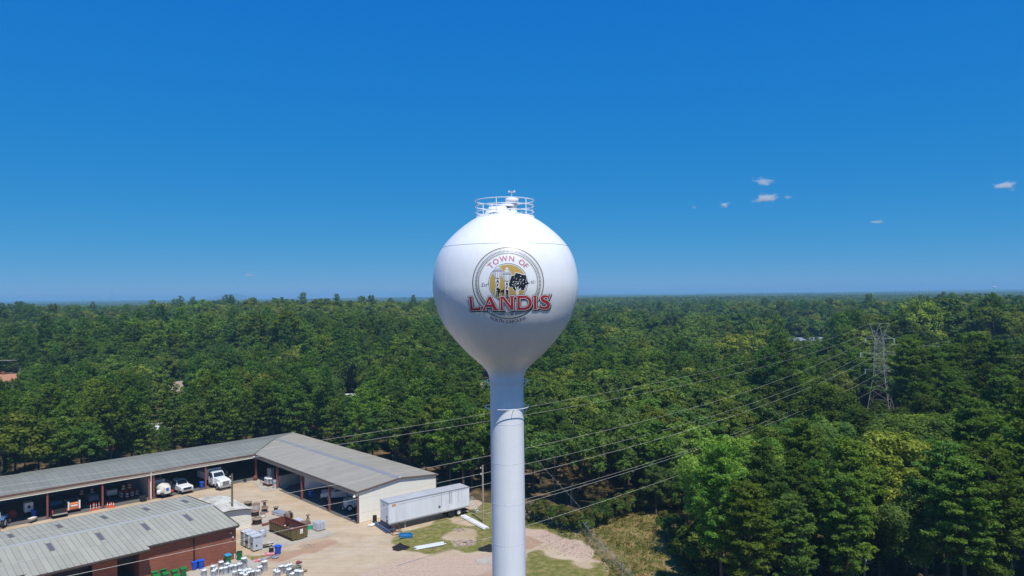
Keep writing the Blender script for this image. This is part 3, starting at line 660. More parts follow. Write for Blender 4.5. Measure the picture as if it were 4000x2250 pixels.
LET['D'] = [[(1482, 728), (1610, 722)] + arcp(1622, 852, 142, 130, -90, 90)[1:] + [(1484, 984), (1484, 970), (1502, 964), (1500, 752), (1482, 746)], [(1546, 770), (1612, 768)] + arcp(1616, 852, 96, 88, -90, 90)[1:] + [(1548, 940)]]
LET['I'] = [[(1788, 722), (1856, 718), (1858, 734), (1846, 742), (1848, 948), (1862, 956), (1862, 970), (1790, 974), (1790, 960), (1802, 952), (1800, 746), (1788, 738)]]
_S = [(2072, 752), (2040, 741), (2000, 736), (1962, 746), (1948, 778), (1966, 808), (2010, 832), (2052, 858), (2068, 894), (2050, 932), (2004, 948), (1952, 944), (1912, 926)]
def stroke(c, w):
    c = spline(c, 30); t = np.gradient(c, axis=0); t /= np.linalg.norm(t, axis=1)[:, None]; n = np.stack([-t[:, 1], t[:, 0]], 1)
    w = np.interp(np.linspace(0, 1, 30), np.linspace(0, 1, len(w)), w)[:, None]
    return [tuple(p) for p in (c+n*w)] + [tuple(p) for p in (c-n*w)[::-1]]
LET['S'] = [stroke(_S, [14, 20, 25, 29, 30, 29, 25, 20, 14]), ]
S_SER = [[(2068, 712), (2102, 706), (2066, 790), (2052, 786)], [(1886, 954), (1924, 886), (1936, 892), (1930, 952)]]
def letters(name, mat, lift, off, dx=0.0, dy=0.0):
    for k, polys in LET.items():
        it = [curve_mesh([[(x+dx, y+dy) for x, y in p] for p in polys], off)]
        if k == 'S': it += [curve_mesh([[(x+dx, y+dy) for x, y in p]], off) for p in S_SER]
        decal(name, it, mat, lift + (0.0005 if k in 'ADS' else 0.0), tank)
letters('name_letter_shadow', P_BLACK, 0.028, 14, 13, 16)
letters('name_letter_edge', P_NAVY, 0.031, 17)
letters('name_letter_outline', P_WHITE, 0.034, 11.5)
letters('name_letter', P_RED, 0.037, -0.5)

# ------------------------------------------------------------------ open vehicle shed, two wings at a right angle
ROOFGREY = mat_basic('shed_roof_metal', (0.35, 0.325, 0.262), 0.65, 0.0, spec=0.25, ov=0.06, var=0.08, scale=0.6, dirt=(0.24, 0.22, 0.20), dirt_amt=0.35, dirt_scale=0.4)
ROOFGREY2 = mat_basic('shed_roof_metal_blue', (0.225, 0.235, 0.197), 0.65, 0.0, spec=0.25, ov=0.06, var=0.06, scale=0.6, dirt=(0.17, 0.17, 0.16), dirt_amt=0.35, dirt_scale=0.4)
ROOFLT = mat_basic('pale_seam_roof', (0.385, 0.372, 0.29), 0.6, 0.0, spec=0.25, ov=0.07, var=0.07, scale=0.7, dirt=(0.30, 0.30, 0.27), dirt_amt=0.4, dirt_scale=0.5)
SEAMRIB = mat_basic('roof_rib', (0.30, 0.31, 0.31), 0.5, var=0.08)
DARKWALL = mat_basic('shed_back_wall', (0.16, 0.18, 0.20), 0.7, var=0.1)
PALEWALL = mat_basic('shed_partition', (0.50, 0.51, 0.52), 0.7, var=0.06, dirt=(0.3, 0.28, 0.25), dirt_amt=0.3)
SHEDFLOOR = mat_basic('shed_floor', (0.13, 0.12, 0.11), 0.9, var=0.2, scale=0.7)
ENDWALL = mat_basic('end_wall_cream', (0.86, 0.83, 0.71), 0.6, var=0.02, ov=0.01)
shed = thing('vehicle_shed', 'long open L-shaped vehicle shed with grey metal roof and red steel posts', 'shed', (SHED_O[0], SHED_O[1], 0), SHED_RZ)
EV, RG, EAVE, RIDGE, BACK = 4.50, 5.20, 0.35, -6.75, -13.7
W1END, W2END = 46.0, 34.9
def roof_z(d): return EV + (RG-EV)*(EAVE-d)/(EAVE-RIDGE) if d > RIDGE else RG - (RG-EV)*(RIDGE-d)/(RIDGE-BACK)
def panel(parent, mat, name, axis, a0, a1, lo, hi, rib=0.035, ribw=0.05):
    """one roofing sheet between a0 and a1 along the eave; lo(a), hi(a) give where it starts and ends up the slope"""
    w = a1-a0
    prof = [(a0+0.004, 0), (a1-ribw, 0), (a1-ribw*0.75, rib), (a1-ribw*0.25, rib), (a1-0.002, 0.001)]
    vs = []; n = len(prof)
    for a, dz in prof:
        l, h = lo(a), hi(a)
        for d in (l, h):
            p = (a, d, roof_z(d)+dz) if axis == 'x' else (d, a, roof_z(d)+dz); vs.append(p)
    fs = [(2*i, 2*i+1, 2*i+3, 2*i+2) for i in range(n-1)]
    b = len(vs); vs += [(x, y, z-0.05) for x, y, z in (vs[0], vs[1], vs[-1], vs[-2])]
    fs += [(b, b+1, b+2, b+3), (0, 1, b+1, b), (2*n-1, 2*n-2, b+3, b+2), (1, 2*n-1, b+2, b+1), (0, b, b+3, 2*n-2)]
    return MB().add(vs, fs).build(name, mat, parent)
PW = 0.95
a = W1END
while a > BACK + 0.3:
    a0 = a-PW
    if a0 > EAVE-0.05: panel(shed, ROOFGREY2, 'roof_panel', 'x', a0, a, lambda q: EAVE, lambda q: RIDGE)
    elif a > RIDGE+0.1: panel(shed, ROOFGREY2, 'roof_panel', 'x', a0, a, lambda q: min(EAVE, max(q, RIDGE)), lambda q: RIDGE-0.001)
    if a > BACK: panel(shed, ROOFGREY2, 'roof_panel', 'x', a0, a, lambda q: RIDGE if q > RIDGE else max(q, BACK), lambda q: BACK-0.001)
    a = a0
a = W2END
while a > BACK + 0.3:
    a0 = a-PW
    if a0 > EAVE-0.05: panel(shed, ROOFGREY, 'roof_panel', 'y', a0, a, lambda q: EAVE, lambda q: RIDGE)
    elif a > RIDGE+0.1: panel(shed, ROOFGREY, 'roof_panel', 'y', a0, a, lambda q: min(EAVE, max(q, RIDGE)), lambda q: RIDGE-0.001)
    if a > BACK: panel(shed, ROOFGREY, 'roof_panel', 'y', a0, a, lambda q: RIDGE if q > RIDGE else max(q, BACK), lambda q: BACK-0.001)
    a = a0
RIDGECAP = mat_basic('ridge_cap', (0.26, 0.265, 0.28), 0.5, var=0.06)
MB().prism([(RIDGE-0.42, RG-0.01), (RIDGE, RG+0.05), (RIDGE+0.42, RG-0.01), (RIDGE, RG-0.02)], RIDGE, W2END+0.02, 'Y').build('ridge_cap', RIDGECAP, shed)
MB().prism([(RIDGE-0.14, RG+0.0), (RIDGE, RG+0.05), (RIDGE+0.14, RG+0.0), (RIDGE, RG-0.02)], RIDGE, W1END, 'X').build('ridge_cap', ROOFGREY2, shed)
def line_trim(name, p, q, w, h, mat):
    p, q = Vector(p), Vector(q); m = MB(); m.tube([p, q], w, 6); return m.build(name, mat, shed)
line_trim('valley_trim', (EAVE, EAVE, EV+0.03), (RIDGE, RIDGE, RG+0.05), 0.07, 0, BROWNTRIM)
line_trim('hip_trim', (RIDGE, RIDGE, RG+0.05), (BACK, BACK, EV+0.04), 0.07, 0, ROOFGREY2)
# eave beams and gutters
m = MB().box(EAVE, W1END, EAVE-0.02, EAVE+0.14, EV-0.62, EV-0.05); m.build('fascia', FASCIA, shed)
m = MB().box(EAVE-0.02, EAVE+0.14, EAVE+0.14, W2END, EV-0.62, EV-0.05); m.build('fascia', FASCIA, shed)
GUT = mat_basic('gutter_brown', (0.20, 0.085, 0.06), 0.5, var=0.1)
MB().box(EAVE+0.16, W1END, EAVE+0.142, EAVE+0.24, EV-0.12, EV+0.015).build('gutter', GUT, shed)
MB().box(EAVE+0.142, EAVE+0.24, EAVE+0.16, W2END, EV-0.12, EV+0.015).build('gutter', BROWNTRIM, shed)
MB().box(EAVE, W1END, EAVE+0.15, EAVE+0.2, EV-0.66, EV-0.58).build('drip_edge', CREAM, shed)
# walls
for k in range(16):
    x0 = BACK+0.3+(W1END-BACK-0.3)*k/16; x1 = BACK+0.3+(W1END-BACK-0.3)*(k+1)/16
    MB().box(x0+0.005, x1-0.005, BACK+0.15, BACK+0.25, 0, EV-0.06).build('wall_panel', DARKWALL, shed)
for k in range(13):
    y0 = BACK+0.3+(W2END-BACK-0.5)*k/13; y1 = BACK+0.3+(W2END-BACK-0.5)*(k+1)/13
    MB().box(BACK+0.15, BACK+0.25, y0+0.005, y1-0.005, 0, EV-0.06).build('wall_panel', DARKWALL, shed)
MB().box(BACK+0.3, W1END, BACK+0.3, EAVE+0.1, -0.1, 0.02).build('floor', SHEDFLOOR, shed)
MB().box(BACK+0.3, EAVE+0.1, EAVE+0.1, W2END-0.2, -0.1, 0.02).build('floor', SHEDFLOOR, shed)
# end wall of the right wing: ribbed cream sheets under the gable
nsh = 15
for k in range(nsh):
    x0 = BACK+0.2+(EAVE-0.05-BACK-0.2)*k/nsh; x1 = BACK+0.2+(EAVE-0.05-BACK-0.2)*(k+1)/nsh
    yy = W2END-0.22; vs = []; prof = [(x0, 0), (x0+0.3, 0), (x0+0.33, 0.008), (x0+0.38, 0.008), (x0+0.41, 0), (x0+0.72, 0), (x0+0.75, 0.008), (x0+0.80, 0.008), (x0+0.83, 0), (x1-0.004, 0)]
    for q, dy in prof:
        vs += [(q, yy+dy, 0), (q, yy+dy, roof_z(q)-0.07)]
    MB().add(vs, [(2*i, 2*i+2, 2*i+3, 2*i+1) for i in range(len(prof)-1)]).build('wall_sheet', ENDWALL, shed)
for lo, hi in ((EAVE+0.1, RIDGE), (RIDGE, BACK-0.1)):
    m = MB(); m.add([(lo, W2END-0.12, roof_z(lo)-0.2), (lo, W2END+0.06, roof_z(lo)-0.2), (lo, W2END+0.06, roof_z(lo)+0.03), (lo, W2END-0.12, roof_z(lo)+0.03),
           (hi, W2END-0.12, roof_z(hi)-0.2), (hi, W2END+0.06, roof_z(hi)-0.2), (hi, W2END+0.06, roof_z(hi)+0.03), (hi, W2END-0.12, roof_z(hi)+0.03)],
          [(0, 1, 2, 3), (4, 7, 6, 5), (0, 4, 5, 1), (1, 5, 6, 2), (2, 6, 7, 3), (3, 7, 4, 0)]); m.build('rake_trim', mat_basic('rake_brown', (0.17, 0.115, 0.10), 0.5, var=0.1), shed)
MB().lathe([(0.10, 0), (0.12, 0.12), (0, 0.16)], 8, (RIDGE, W2END+0.0, RG+0.02), caps=False).build('ridge_end', CREAM, shed)
MB().box(EAVE-0.32, EAVE-0.06, W2END-0.45, W2END-0.2, 0, EV-0.6).build('corner_post', mat_basic('corner_brown', (0.14, 0.08, 0.065), 0.6), shed)
# steel posts, tapering to the foot
def post(x, y, axis):
    m = MB()
    for zz, w in ((0.0, 0.16), ):
        pass
    wt, wb = 0.46, 0.24
    if axis == 'x': prof = [(x-0.11, x+0.11)]; m.add([(x-0.11, y-wb, 0), (x+0.11, y-wb, 0), (x+0.11, y, 0), (x-0.11, y, 0), (x-0.11, y-wt, EV-0.3), (x+0.11, y-wt, EV-0.3), (x+0.11, y, EV-0.3), (x-0.11, y, EV-0.3)], [(0, 3, 2, 1), (4, 5, 6, 7), (0, 1, 5, 4), (1, 2, 6, 5), (2, 3, 7, 6), (3, 0, 4, 7)])
    else: m.add([(x-wb, y-0.11, 0), (x, y-0.11, 0), (x, y+0.11, 0), (x-wb, y+0.11, 0), (x-wt, y-0.11, EV-0.3), (x, y-0.11, EV-0.3), (x, y+0.11, EV-0.3), (x-wt, y+0.11, EV-0.3)], [(0, 3, 2, 1), (4, 5, 6, 7), (0, 1, 5, 4), (1, 2, 6, 5), (2, 3, 7, 6), (3, 0, 4, 7)])
    return m.build('post', REDSTEEL, shed)
POSTX = [0.05, 8.75, 17.6, 24.2, 31.4, 38.6, 45.6]
for x in POSTX: post(x, EAVE-0.03, 'x')
post(16.9, EAVE-0.03, 'x')
for y in (8.9, 17.7, 26.5): post(EAVE-0.03, y, 'y')
for x in POSTX[:]:                      # rafters under the roof
    m = MB().add([(x-0.08, EAVE-0.1, EV-0.55), (x+0.08, EAVE-0.1, EV-0.55), (x+0.08, EAVE-0.1, EV-0.08), (x-0.08, EAVE-0.1, EV-0.08), (x-0.08, RIDGE, RG-0.6), (x+0.08, RIDGE, RG-0.6), (x+0.08, RIDGE, RG-0.08), (x-0.08, RIDGE, RG-0.08)], [(0, 1, 2, 3), (4, 7, 6, 5), (0, 4, 5, 1), (1, 5, 6, 2), (2, 6, 7, 3), (3, 7, 4, 0)]); m.build('rafter', REDSTEEL, shed)
MB().box(17.15, 17.3, BACK+0.3, EAVE-0.6, 0, EV-0.08).build('partition', PALEWALL, shed)
MB().box(17.2, 17.36, EAVE-0.55, EAVE-0.35, 0, EV-0.6).build('corner_trim', CREAM, shed)
MB().cyl((17.35, EAVE+0.2, 0.05), (17.35, EAVE+0.2, EV-0.1), 0.06, n=8).build('downpipe', CREAM, shed)
fl = MB().lathe([(0.02, 0.22), (0.16, 0.16), (0.22, 0.0), (0.15, -0.1), (0.0, -0.14)], 14, (0.55, 0.62, EV-0.45), caps=False); fl.tube([(0.3, 0.4, EV-0.2), (0.45, 0.52, EV-0.15), (0.55, 0.62, EV-0.25)], 0.03, 6); fl.build('yard_lamp', STEEL_LT, shed)
fl = MB().lathe([(0.02, 0.22), (0.16, 0.16), (0.22, 0.0), (0.15, -0.1), (0.0, -0.14)], 14, (0.62, W2END-0.5, EV-0.75), caps=False); fl.tube([(0.3, W2END-0.5, EV-0.4), (0.5, W2END-0.5, EV-0.4), (0.62, W2END-0.5, EV-0.55)], 0.03, 6); fl.build('yard_lamp', CREAM, shed)

# ------------------------------------------------------------------ brick workshop with a pale seamed roof
def mat_brick():
    m, nd, ln = new_mat('red_brick')
    out = N(nd, 'ShaderNodeOutputMaterial'); b = N(nd, 'ShaderNodeBsdfPrincipled', Roughness=0.9); b.inputs['Specular IOR Level'].default_value = 0.2
    tc = N(nd, 'ShaderNodeTexCoord'); sp = N(nd, 'ShaderNodeSeparateXYZ'); ln.new(tc.outputs['Object'], sp.inputs[0])
    ad = N(nd, 'ShaderNodeMath', operation='ADD'); ln.new(sp.outputs[0], ad.inputs[0]); ln.new(sp.outputs[1], ad.inputs[1])
    cb = N(nd, 'ShaderNodeCombineXYZ'); ln.new(ad.outputs[0], cb.inputs[0]); ln.new(sp.outputs[2], cb.inputs[1])
    br = N(nd, 'ShaderNodeTexBrick'); ln.new(cb.outputs[0], br.inputs['Vector'])
    br.inputs['Scale'].default_value = 1.0; br.inputs['Brick Width'].default_value = 0.30; br.inputs['Row Height'].default_value = 0.105
    br.inputs['Mortar Size'].default_value = 0.014; br.inputs['Mortar Smooth'].default_value = 0.3
    br.inputs['Color1'].default_value = (0.25, 0.062, 0.033, 1); br.inputs['Color2'].default_value = (0.345, 0.092, 0.048, 1); br.inputs['Mortar'].default_value = (0.24, 0.15, 0.11, 1)
    nz = N(nd, 'ShaderNodeTexNoise', Scale=0.5, Detail=5.0); ln.new(tc.outputs['Object'], nz.inputs['Vector'])
    mr = N(nd, 'ShaderNodeMapRange'); ln.new(nz.outputs['Fac'], mr.inputs[0]); mr.inputs[3].default_value = 0.75; mr.inputs[4].default_value = 1.25
    mx = N(nd, 'ShaderNodeMix', data_type='RGBA', blend_type='MULTIPLY'); mx.inputs[0].default_value = 1.0; ln.new(br.outputs['Color'], mx.inputs[6]); ln.new(mr.outputs[0], mx.inputs[7])
    ln.new(mx.outputs[2], b.inputs['Base Color'])
    bp = N(nd, 'ShaderNodeBump', Strength=0.5, Distance=0.02); bp.invert = True; ln.new(br.outputs['Fac'], bp.inputs['Height']); ln.new(bp.outputs[0], b.inputs['Normal'])
    ln.new(b.outputs[0], out.inputs['Surface']); return m
BRICK = mat_brick()
SKYL = mat_basic('grey_skylight', (0.15, 0.13, 0.135), 0.4, var=0.12, scale=3)
shop = thing('brick_workshop', 'red brick workshop with pale standing seam roof and dark skylights', 'building', (SHED_O[0], SHED_O[1], 0), SHED_RZ)
BX0, BX1, BY0, BY1, BYR = 17.9, 64.0, 18.5, 36.6, 28.0
BE, BR_ = 4.25, 4.90
def bz(y): return BE+(BR_-BE)*(y-BY0)/(BYR-BY0) if y < BYR else BR_-(BR_-BE)*(y-BYR)/(BY1-BYR)
def seam_sheet(x0, x1, ya, yb, mat, name='roof_panel', parent=shop, dz=0.0):
    w = x1-x0; prof = [(x0+0.006, 0), (x1-0.055, 0), (x1-0.05, 0.05), (x1-0.008, 0.05), (x1-0.004, 0)]
    vs = []
    for q, h in prof: vs += [(q, ya, bz(ya)+h+dz), (q, yb, bz(yb)+h+dz)]
    n = len(prof); fs = [(2*i, 2*i+1, 2*i+3, 2*i+2) for i in range(n-1)]
    b = len(vs); vs += [(x, y, z-0.04) for x, y, z in (vs[0], vs[1], vs[-1], vs[-2])]
    fs += [(b, b+1, b+2, b+3), (0, 1, b+1, b), (2*n-1, 2*n-2, b+3, b+2), (1, 2*n-1, b+2, b+1), (0, b, b+3, 2*n-2)]
    return MB().add(vs, fs).build(name, mat, parent)
SW = 0.61; nroof = 0
x = BX0
BUMP0, BUMP1, BUMPY = 28.4, 39.6, 37.55
SPLIT_B, SPLIT_F = 24.3, 33.2
while x < BX1-0.05:
    x1 = x+SW; mid = x+SW/2
    seam_sheet(x, x1, BY0, SPLIT_B, ROOFLT); seam_sheet(x, x1, SPLIT_B-0.05, BYR, ROOFLT, dz=0.008)
    yb = BUMPY if BUMP0 < mid < BUMP1 else BY1
    seam_sheet(x, x1, BYR, SPLIT_F+0.05, ROOFLT, dz=0.008); seam_sheet(x, x1, SPLIT_F, yb, ROOFLT)
    x = x1; nroof += 1
for k in range(7):                       # skylight strips let into the sheets
    xf = BX0 + SW*(6.0 + 8.0*k)
    m = MB()
    for x_, ya, yb in ((xf, 29.6, 31.9),):
        pass
    seam_sheet(xf+0.06, xf+SW-0.06, 29.4, 31.9, SKYL, 'skylight', dz=0.035)
    xb_ = BX0 + SW*(2.0 + 8.0*k); seam_sheet(xb_+0.06, xb_+SW-0.06, 21.0, 23.3, SKYL, 'skylight', dz=0.035)
MB().prism([(BYR-0.22, BR_-0.0), (BYR-0.2, BR_+0.09), (BYR+0.2, BR_+0.09), (BYR+0.22, BR_-0.0)], BX0-0.02, BX1, 'X').build('ridge_cap', mat_basic('white_ridge', (0.44, 0.45, 0.44), 0.5, var=0.05), shop)
def bar(name, x0, x1, y0, y1, z0, z1, mat): return MB().box(x0, x1, y0, y1, z0, z1).build(name, mat, shop)
for (xa, xb, yy) in ((BX0, BUMP0-0.05, BY1), (BUMP0-0.05, BUMP1+0.05, BUMPY), (BUMP1+0.05, BX1, BY1)):
    bar('gutter', xa, xb, yy-0.02, yy+0.14, bz(yy)-0.16, bz(yy)+0.0, BROWNTRIM)
    bar('fascia', xa+0.02, xb-0.02, yy-0.14, yy-0.03, bz(yy)-0.32, bz(yy)-0.05, BROWNTRIM)
bar('gutter', BX0, BX1, BY0-0.12, BY0, BE-0.14, BE-0.01, BROWNTRIM)
for s, ya, yb in (('a', BY0, BYR), ('b', BYR, BY1)):
    m = MB(); m.add([(BX0-0.08, ya, bz(ya)-0.22), (BX0+0.05, ya, bz(ya)-0.22), (BX0+0.05, ya, bz(ya)+0.06), (BX0-0.08, ya, bz(ya)+0.06), (BX0-0.08, yb, bz(yb)-0.22), (BX0+0.05, yb, bz(yb)-0.22), (BX0+0.05, yb, bz(yb)+0.06), (BX0-0.08, yb, bz(yb)+0.06)],
          [(0, 1, 2, 3), (4, 7, 6, 5), (0, 4, 5, 1), (1, 5, 6, 2), (2, 6, 7, 3), (3, 7, 4, 0)]); m.build('rake_trim', BROWNTRIM, shop)
WY = 36.05; WX0 = BX0+0.15
bar('wall', WX0, BUMP0+0.55, WY-0.25, WY, 0, BE-0.1, BRICK)
MB().prism([(BY0+0.4, 0), (WY-0.25, 0), (WY-0.25, bz(WY)-0.1), (BYR, BR_-0.08), (BY0+0.4, bz(BY0+0.4)-0.1)], WX0, WX0+0.25, 'X').build('wall', BRICK, shop)
bar('wall', WX0+0.25, BX1, BY0+0.4, BY0+0.65, 0, BE-0.1, BRICK)
# bays under the deep eave: brick piers and open doorways
for xa, xb in ((31.2, 33.6), (37.4, 40.4), (45.2, 47.5), (52.3, BX1)): bar('pier', xa, xb, WY-0.25, WY, 0, BE-0.1, BRICK)
bar('lintel', BUMP0+0.55, BX1, WY-0.26, WY+0.012, 3.45, BE-0.11, BRICK)
bar('side_wall', BUMP0+0.30, BUMP0+0.55, WY-6, WY-0.26, 0, BE-0.1, BRICK)
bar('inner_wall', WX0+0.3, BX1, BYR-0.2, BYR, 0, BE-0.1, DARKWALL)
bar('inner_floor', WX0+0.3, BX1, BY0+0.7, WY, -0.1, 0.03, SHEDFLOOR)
for xa in (29.0, 33.65, 40.5):
    for k in range(5):
        bar('door_slat', xa+0.1, xa+2.1 if xa < 30 else xa+3.6, WY-1.3, WY-1.22, 2.2+0.25*k, 2.42+0.25*k, DARK)
MB().cyl((BX0+5.15, WY+0.09, 0.1), (BX0+5.15, WY+0.09, BE-0.3), 0.10, n=8).build('downpipe', mat_basic('downpipe_brown', (0.05, 0.02, 0.016), 0.5), shop)
MB().obox((BX0+5.15, WY+0.2, BE-0.3), 0.18, 0.4, 0.16).build('downpipe_elbow', MATS['downpipe_brown'], shop)
lm = MB().lathe([(0.06, 0), (0.14, 0.05), (0.10, 0.18), (0, 0.2)], 10, (BX0+0.85, WY+0.18, BE-0.95), caps=False); lm.obox((BX0+0.85, WY+0.06, BE-0.8), 0.08, 0.14, 0.08); lm.build('wall_lamp', WHITE, shop)
MB().obox((BX0+0.6, WY+0.1, BE-1.45), 0.12, 0.22, 0.22).build('meter_box', STEEL_LT, shop)
MB().obox((BUMP0+3.9, WY+0.12, BE-0.42), 0.5, 0.16, 0.14).build('wall_lamp', STEEL_LT, shop)

# ------------------------------------------------------------------ cream metal store behind the workshop
store = thing('metal_store', 'small cream metal store with ribbed pale roof behind the brick workshop', 'shed', (0, 0, 0), 0)
S_A = G(981, 2058)[:2]                   # near right corner at the ground
S_L = (G(829, 2025, 2.3) - G(981, 2058, 0))[:2]
sc_ = L2W(0, 0)
lx, ly = W2L(S_A[0], S_A[1])
store.location = (SHED_O[0], SHED_O[1], 0); store.rotation_euler = (0, 0, SHED_RZ)
SX0, SX1, SY1 = float(lx), float(lx)+6.4, float(ly); SY0 = SY1-8.5
sh = 2.55; sr = 3.05
def store_z(x):
    t = (x-SX0)/(SX1-SX0); return float(np.interp(t, [0, 0.14, 0.5, 0.86, 1.0], [sh, sh+0.28, sr, sh+0.28, sh]))
bh = 0.20; k = 0; z = 0.0
while z < sr-0.1:
    z1 = min(z+bh, sr)
    def half(zz): 
        if zz <= sh: return SX0, SX1
        xs = np.linspace(SX0, (SX0+SX1)/2, 40); zs = [store_z(q) for q in xs]; xa = float(np.interp(zz, zs, xs)); return xa, SX0+SX1-xa
    a0, b0 = half(z); a1_, b1_ = half(z1-0.01)
    m = MB().add([(a0, SY1+0.035, z), (b0, SY1+0.035, z), (b1_, SY1+0.0, z1-0.012), (a1_, SY1+0.0, z1-0.012), (a0, SY1-0.05, z), (b0, SY1-0.05, z), (b1_, SY1-0.05, z1-0.012), (a1_, SY1-0.05, z1-0.012)],
                 [(0, 1, 2, 3), (4, 7, 6, 5), (0, 4, 5, 1), (1, 5, 6, 2), (2, 6, 7, 3), (3, 7, 4, 0)]); m.build('siding_board', CREAM, store); z = z1
MB().box(SX0-0.03, SX0+0.05, SY0, SY1-0.05, 0, sh).build('side_wall', CREAM, store)
MB().box(SX1-0.05, SX1+0.03, SY0, SY1-0.05, 0, sh).build('side_wall', CREAM, store)
MB().box(SX0, SX1, SY0, SY0+0.06, 0, sh).build('back_wall', CREAM, store)
STOREROOF = mat_basic('store_roof', (0.62, 0.60, 0.52), 0.6, var=0.07, dirt=(0.16, 0.14, 0.10), dirt_amt=0.75, dirt_scale=0.55)
y = SY0-0.15
while y < SY1+0.2:
    y1 = y+0.4; prof = [SX0-0.12]+list(np.linspace(SX0, SX1, 15))+[SX1+0.12]
    vs = []
    for q in prof:
        zz = store_z(min(max(q, SX0), SX1))+0.03-0.1*max(0, SX0-q, q-SX1)*3
        vs += [(q, y+0.003, zz), (q, y+0.30, zz), (q, y+0.33, zz+0.035), (q, y+0.38, zz+0.035), (q, y1, zz)]
    fs = [(5*i+j, 5*i+j+1, 5*i+j+6, 5*i+j+5) for i in range(len(prof)-1) for j in range(4)]
    MB().add(vs, fs).build('roof_sheet', STOREROOF, store); y = y1
m = MB()
for q0, q1 in zip(np.linspace(SX0-0.1, SX1+0.1, 16)[:-1], np.linspace(SX0-0.1, SX1+0.1, 16)[1:]):
    za, zb_ = store_z(min(max(q0, SX0), SX1)), store_z(min(max(q1, SX0), SX1))
    m.add([(q0, SY1+0.04, za-0.2), (q1, SY1+0.04, zb_-0.2), (q1, SY1+0.04, zb_+0.05), (q0, SY1+0.04, za+0.05), (q0, SY1+0.22, za-0.2), (q1, SY1+0.22, zb_-0.2), (q1, SY1+0.22, zb_+0.05), (q0, SY1+0.22, za+0.05)], [(0, 3, 2, 1), (4, 5, 6, 7), (2, 3, 7, 6), (0, 1, 5, 4)])
m.build('gable_trim', mat_basic('grey_trim', (0.28, 0.27, 0.25), 0.6), store)

# ------------------------------------------------------------------ vehicles
VWHITE = mat_basic('vehicle_white', (0.78, 0.79, 0.80), 0.25, var=0.03, spec=0.5)
VBLACK = mat_basic('vehicle_black', (0.015, 0.016, 0.018), 0.25, var=0.1, spec=0.5)
CHROME = mat_basic('chrome', (0.5, 0.5, 0.5), 0.25, 0.6, var=0.1)
LAMPM = mat_basic('lamp_glass', (0.65, 0.66, 0.68), 0.12, var=0.05, spec=0.6)
LAMPR = mat_basic('tail_lamp', (0.75, 0.05, 0.02), 0.3, var=0.05)
AMBER = mat_basic('amber_lamp', (0.8, 0.3, 0.02), 0.3)
GREYBODY = mat_basic('grey_utility_body', (0.42, 0.44, 0.46), 0.4, var=0.06)
def wheel(parent, x, y, r, w, side, hub=GALV):
    ty = MB().lathe([(r*0.58, -w/2), (r*0.9, -w/2), (r, -w*0.32), (r, w*0.32), (r*0.9, w/2), (r*0.58, w/2)], 20, (x, y, r), axis='Y', caps=False).build('wheel', RUBBER, parent)
    s = side*w/2
    MB().lathe([(0.001, s*0.55), (r*0.2, s*0.75), (r*0.25, s*0.45), (r*0.5, s*0.5), (r*0.6, s*0.95), (r*0.6, -s*0.4)] if True else [], 16, (x, y, r), axis='Y', caps=False).build('rim', hub, ty)
    return ty
def frustum(m, b, t):
    """b,t = (x0,x1,y0,y1,z)"""
    return m.add([(b[0], b[2], b[4]), (b[1], b[2], b[4]), (b[1], b[3], b[4]), (b[0], b[3], b[4]), (t[0], t[2], t[4]), (t[1], t[2], t[4]), (t[1], t[3], t[4]), (t[0], t[3], t[4])],
                 [(0, 3, 2, 1), (4, 5, 6, 7), (0, 1, 5, 4), (1, 2, 6, 5), (2, 3, 7, 6), (3, 0, 4, 7)])
def cab_glass(parent, x0, x1, hw, z0, z1, inx0, inx1, iny, rear=True):
    """windows a little proud of a tapering cab; bottom rect x0..x1, top rect x0+inx0..x1-inx1"""
    def lerp(a, b, t): return a+(b-a)*t
    def pt(fx, s, t):                       # fx 0 rear .. 1 front, s -1..1, t 0..1
        xa = lerp(x0, x0+inx0, t); xb = lerp(x1, x1-inx1, t); h = lerp(hw, hw-iny, t)
        return Vector((lerp(xa, xb, fx), s*h, lerp(z0, z1, t)))
    e = 0.012
    m = MB(); q = [pt(1, -0.88, .1), pt(1, 0.88, .1), pt(1, 0.84, .9), pt(1, -0.84, .9)]; m.quad(*[p+Vector((e, 0, e)) for p in q]); m.build('windscreen', GLASS, parent)
    for s in (-1, 1):
        m = MB(); m.quad(*[p+Vector((0, s*e, e*0.4)) for p in (pt(.1, s, .12), pt(.93, s, .12), pt(.86, s, .88), pt(.14, s, .88))]); m.build('side_window', GLASS, parent)
    if rear:
        m = MB(); m.quad(*[p+Vector((-e, 0, 0)) for p in (pt(0, .8, .2), pt(0, -.8, .2), pt(0, -.76, .85), pt(0, .76, .85))]); m.build('rear_window', GLASS, parent)
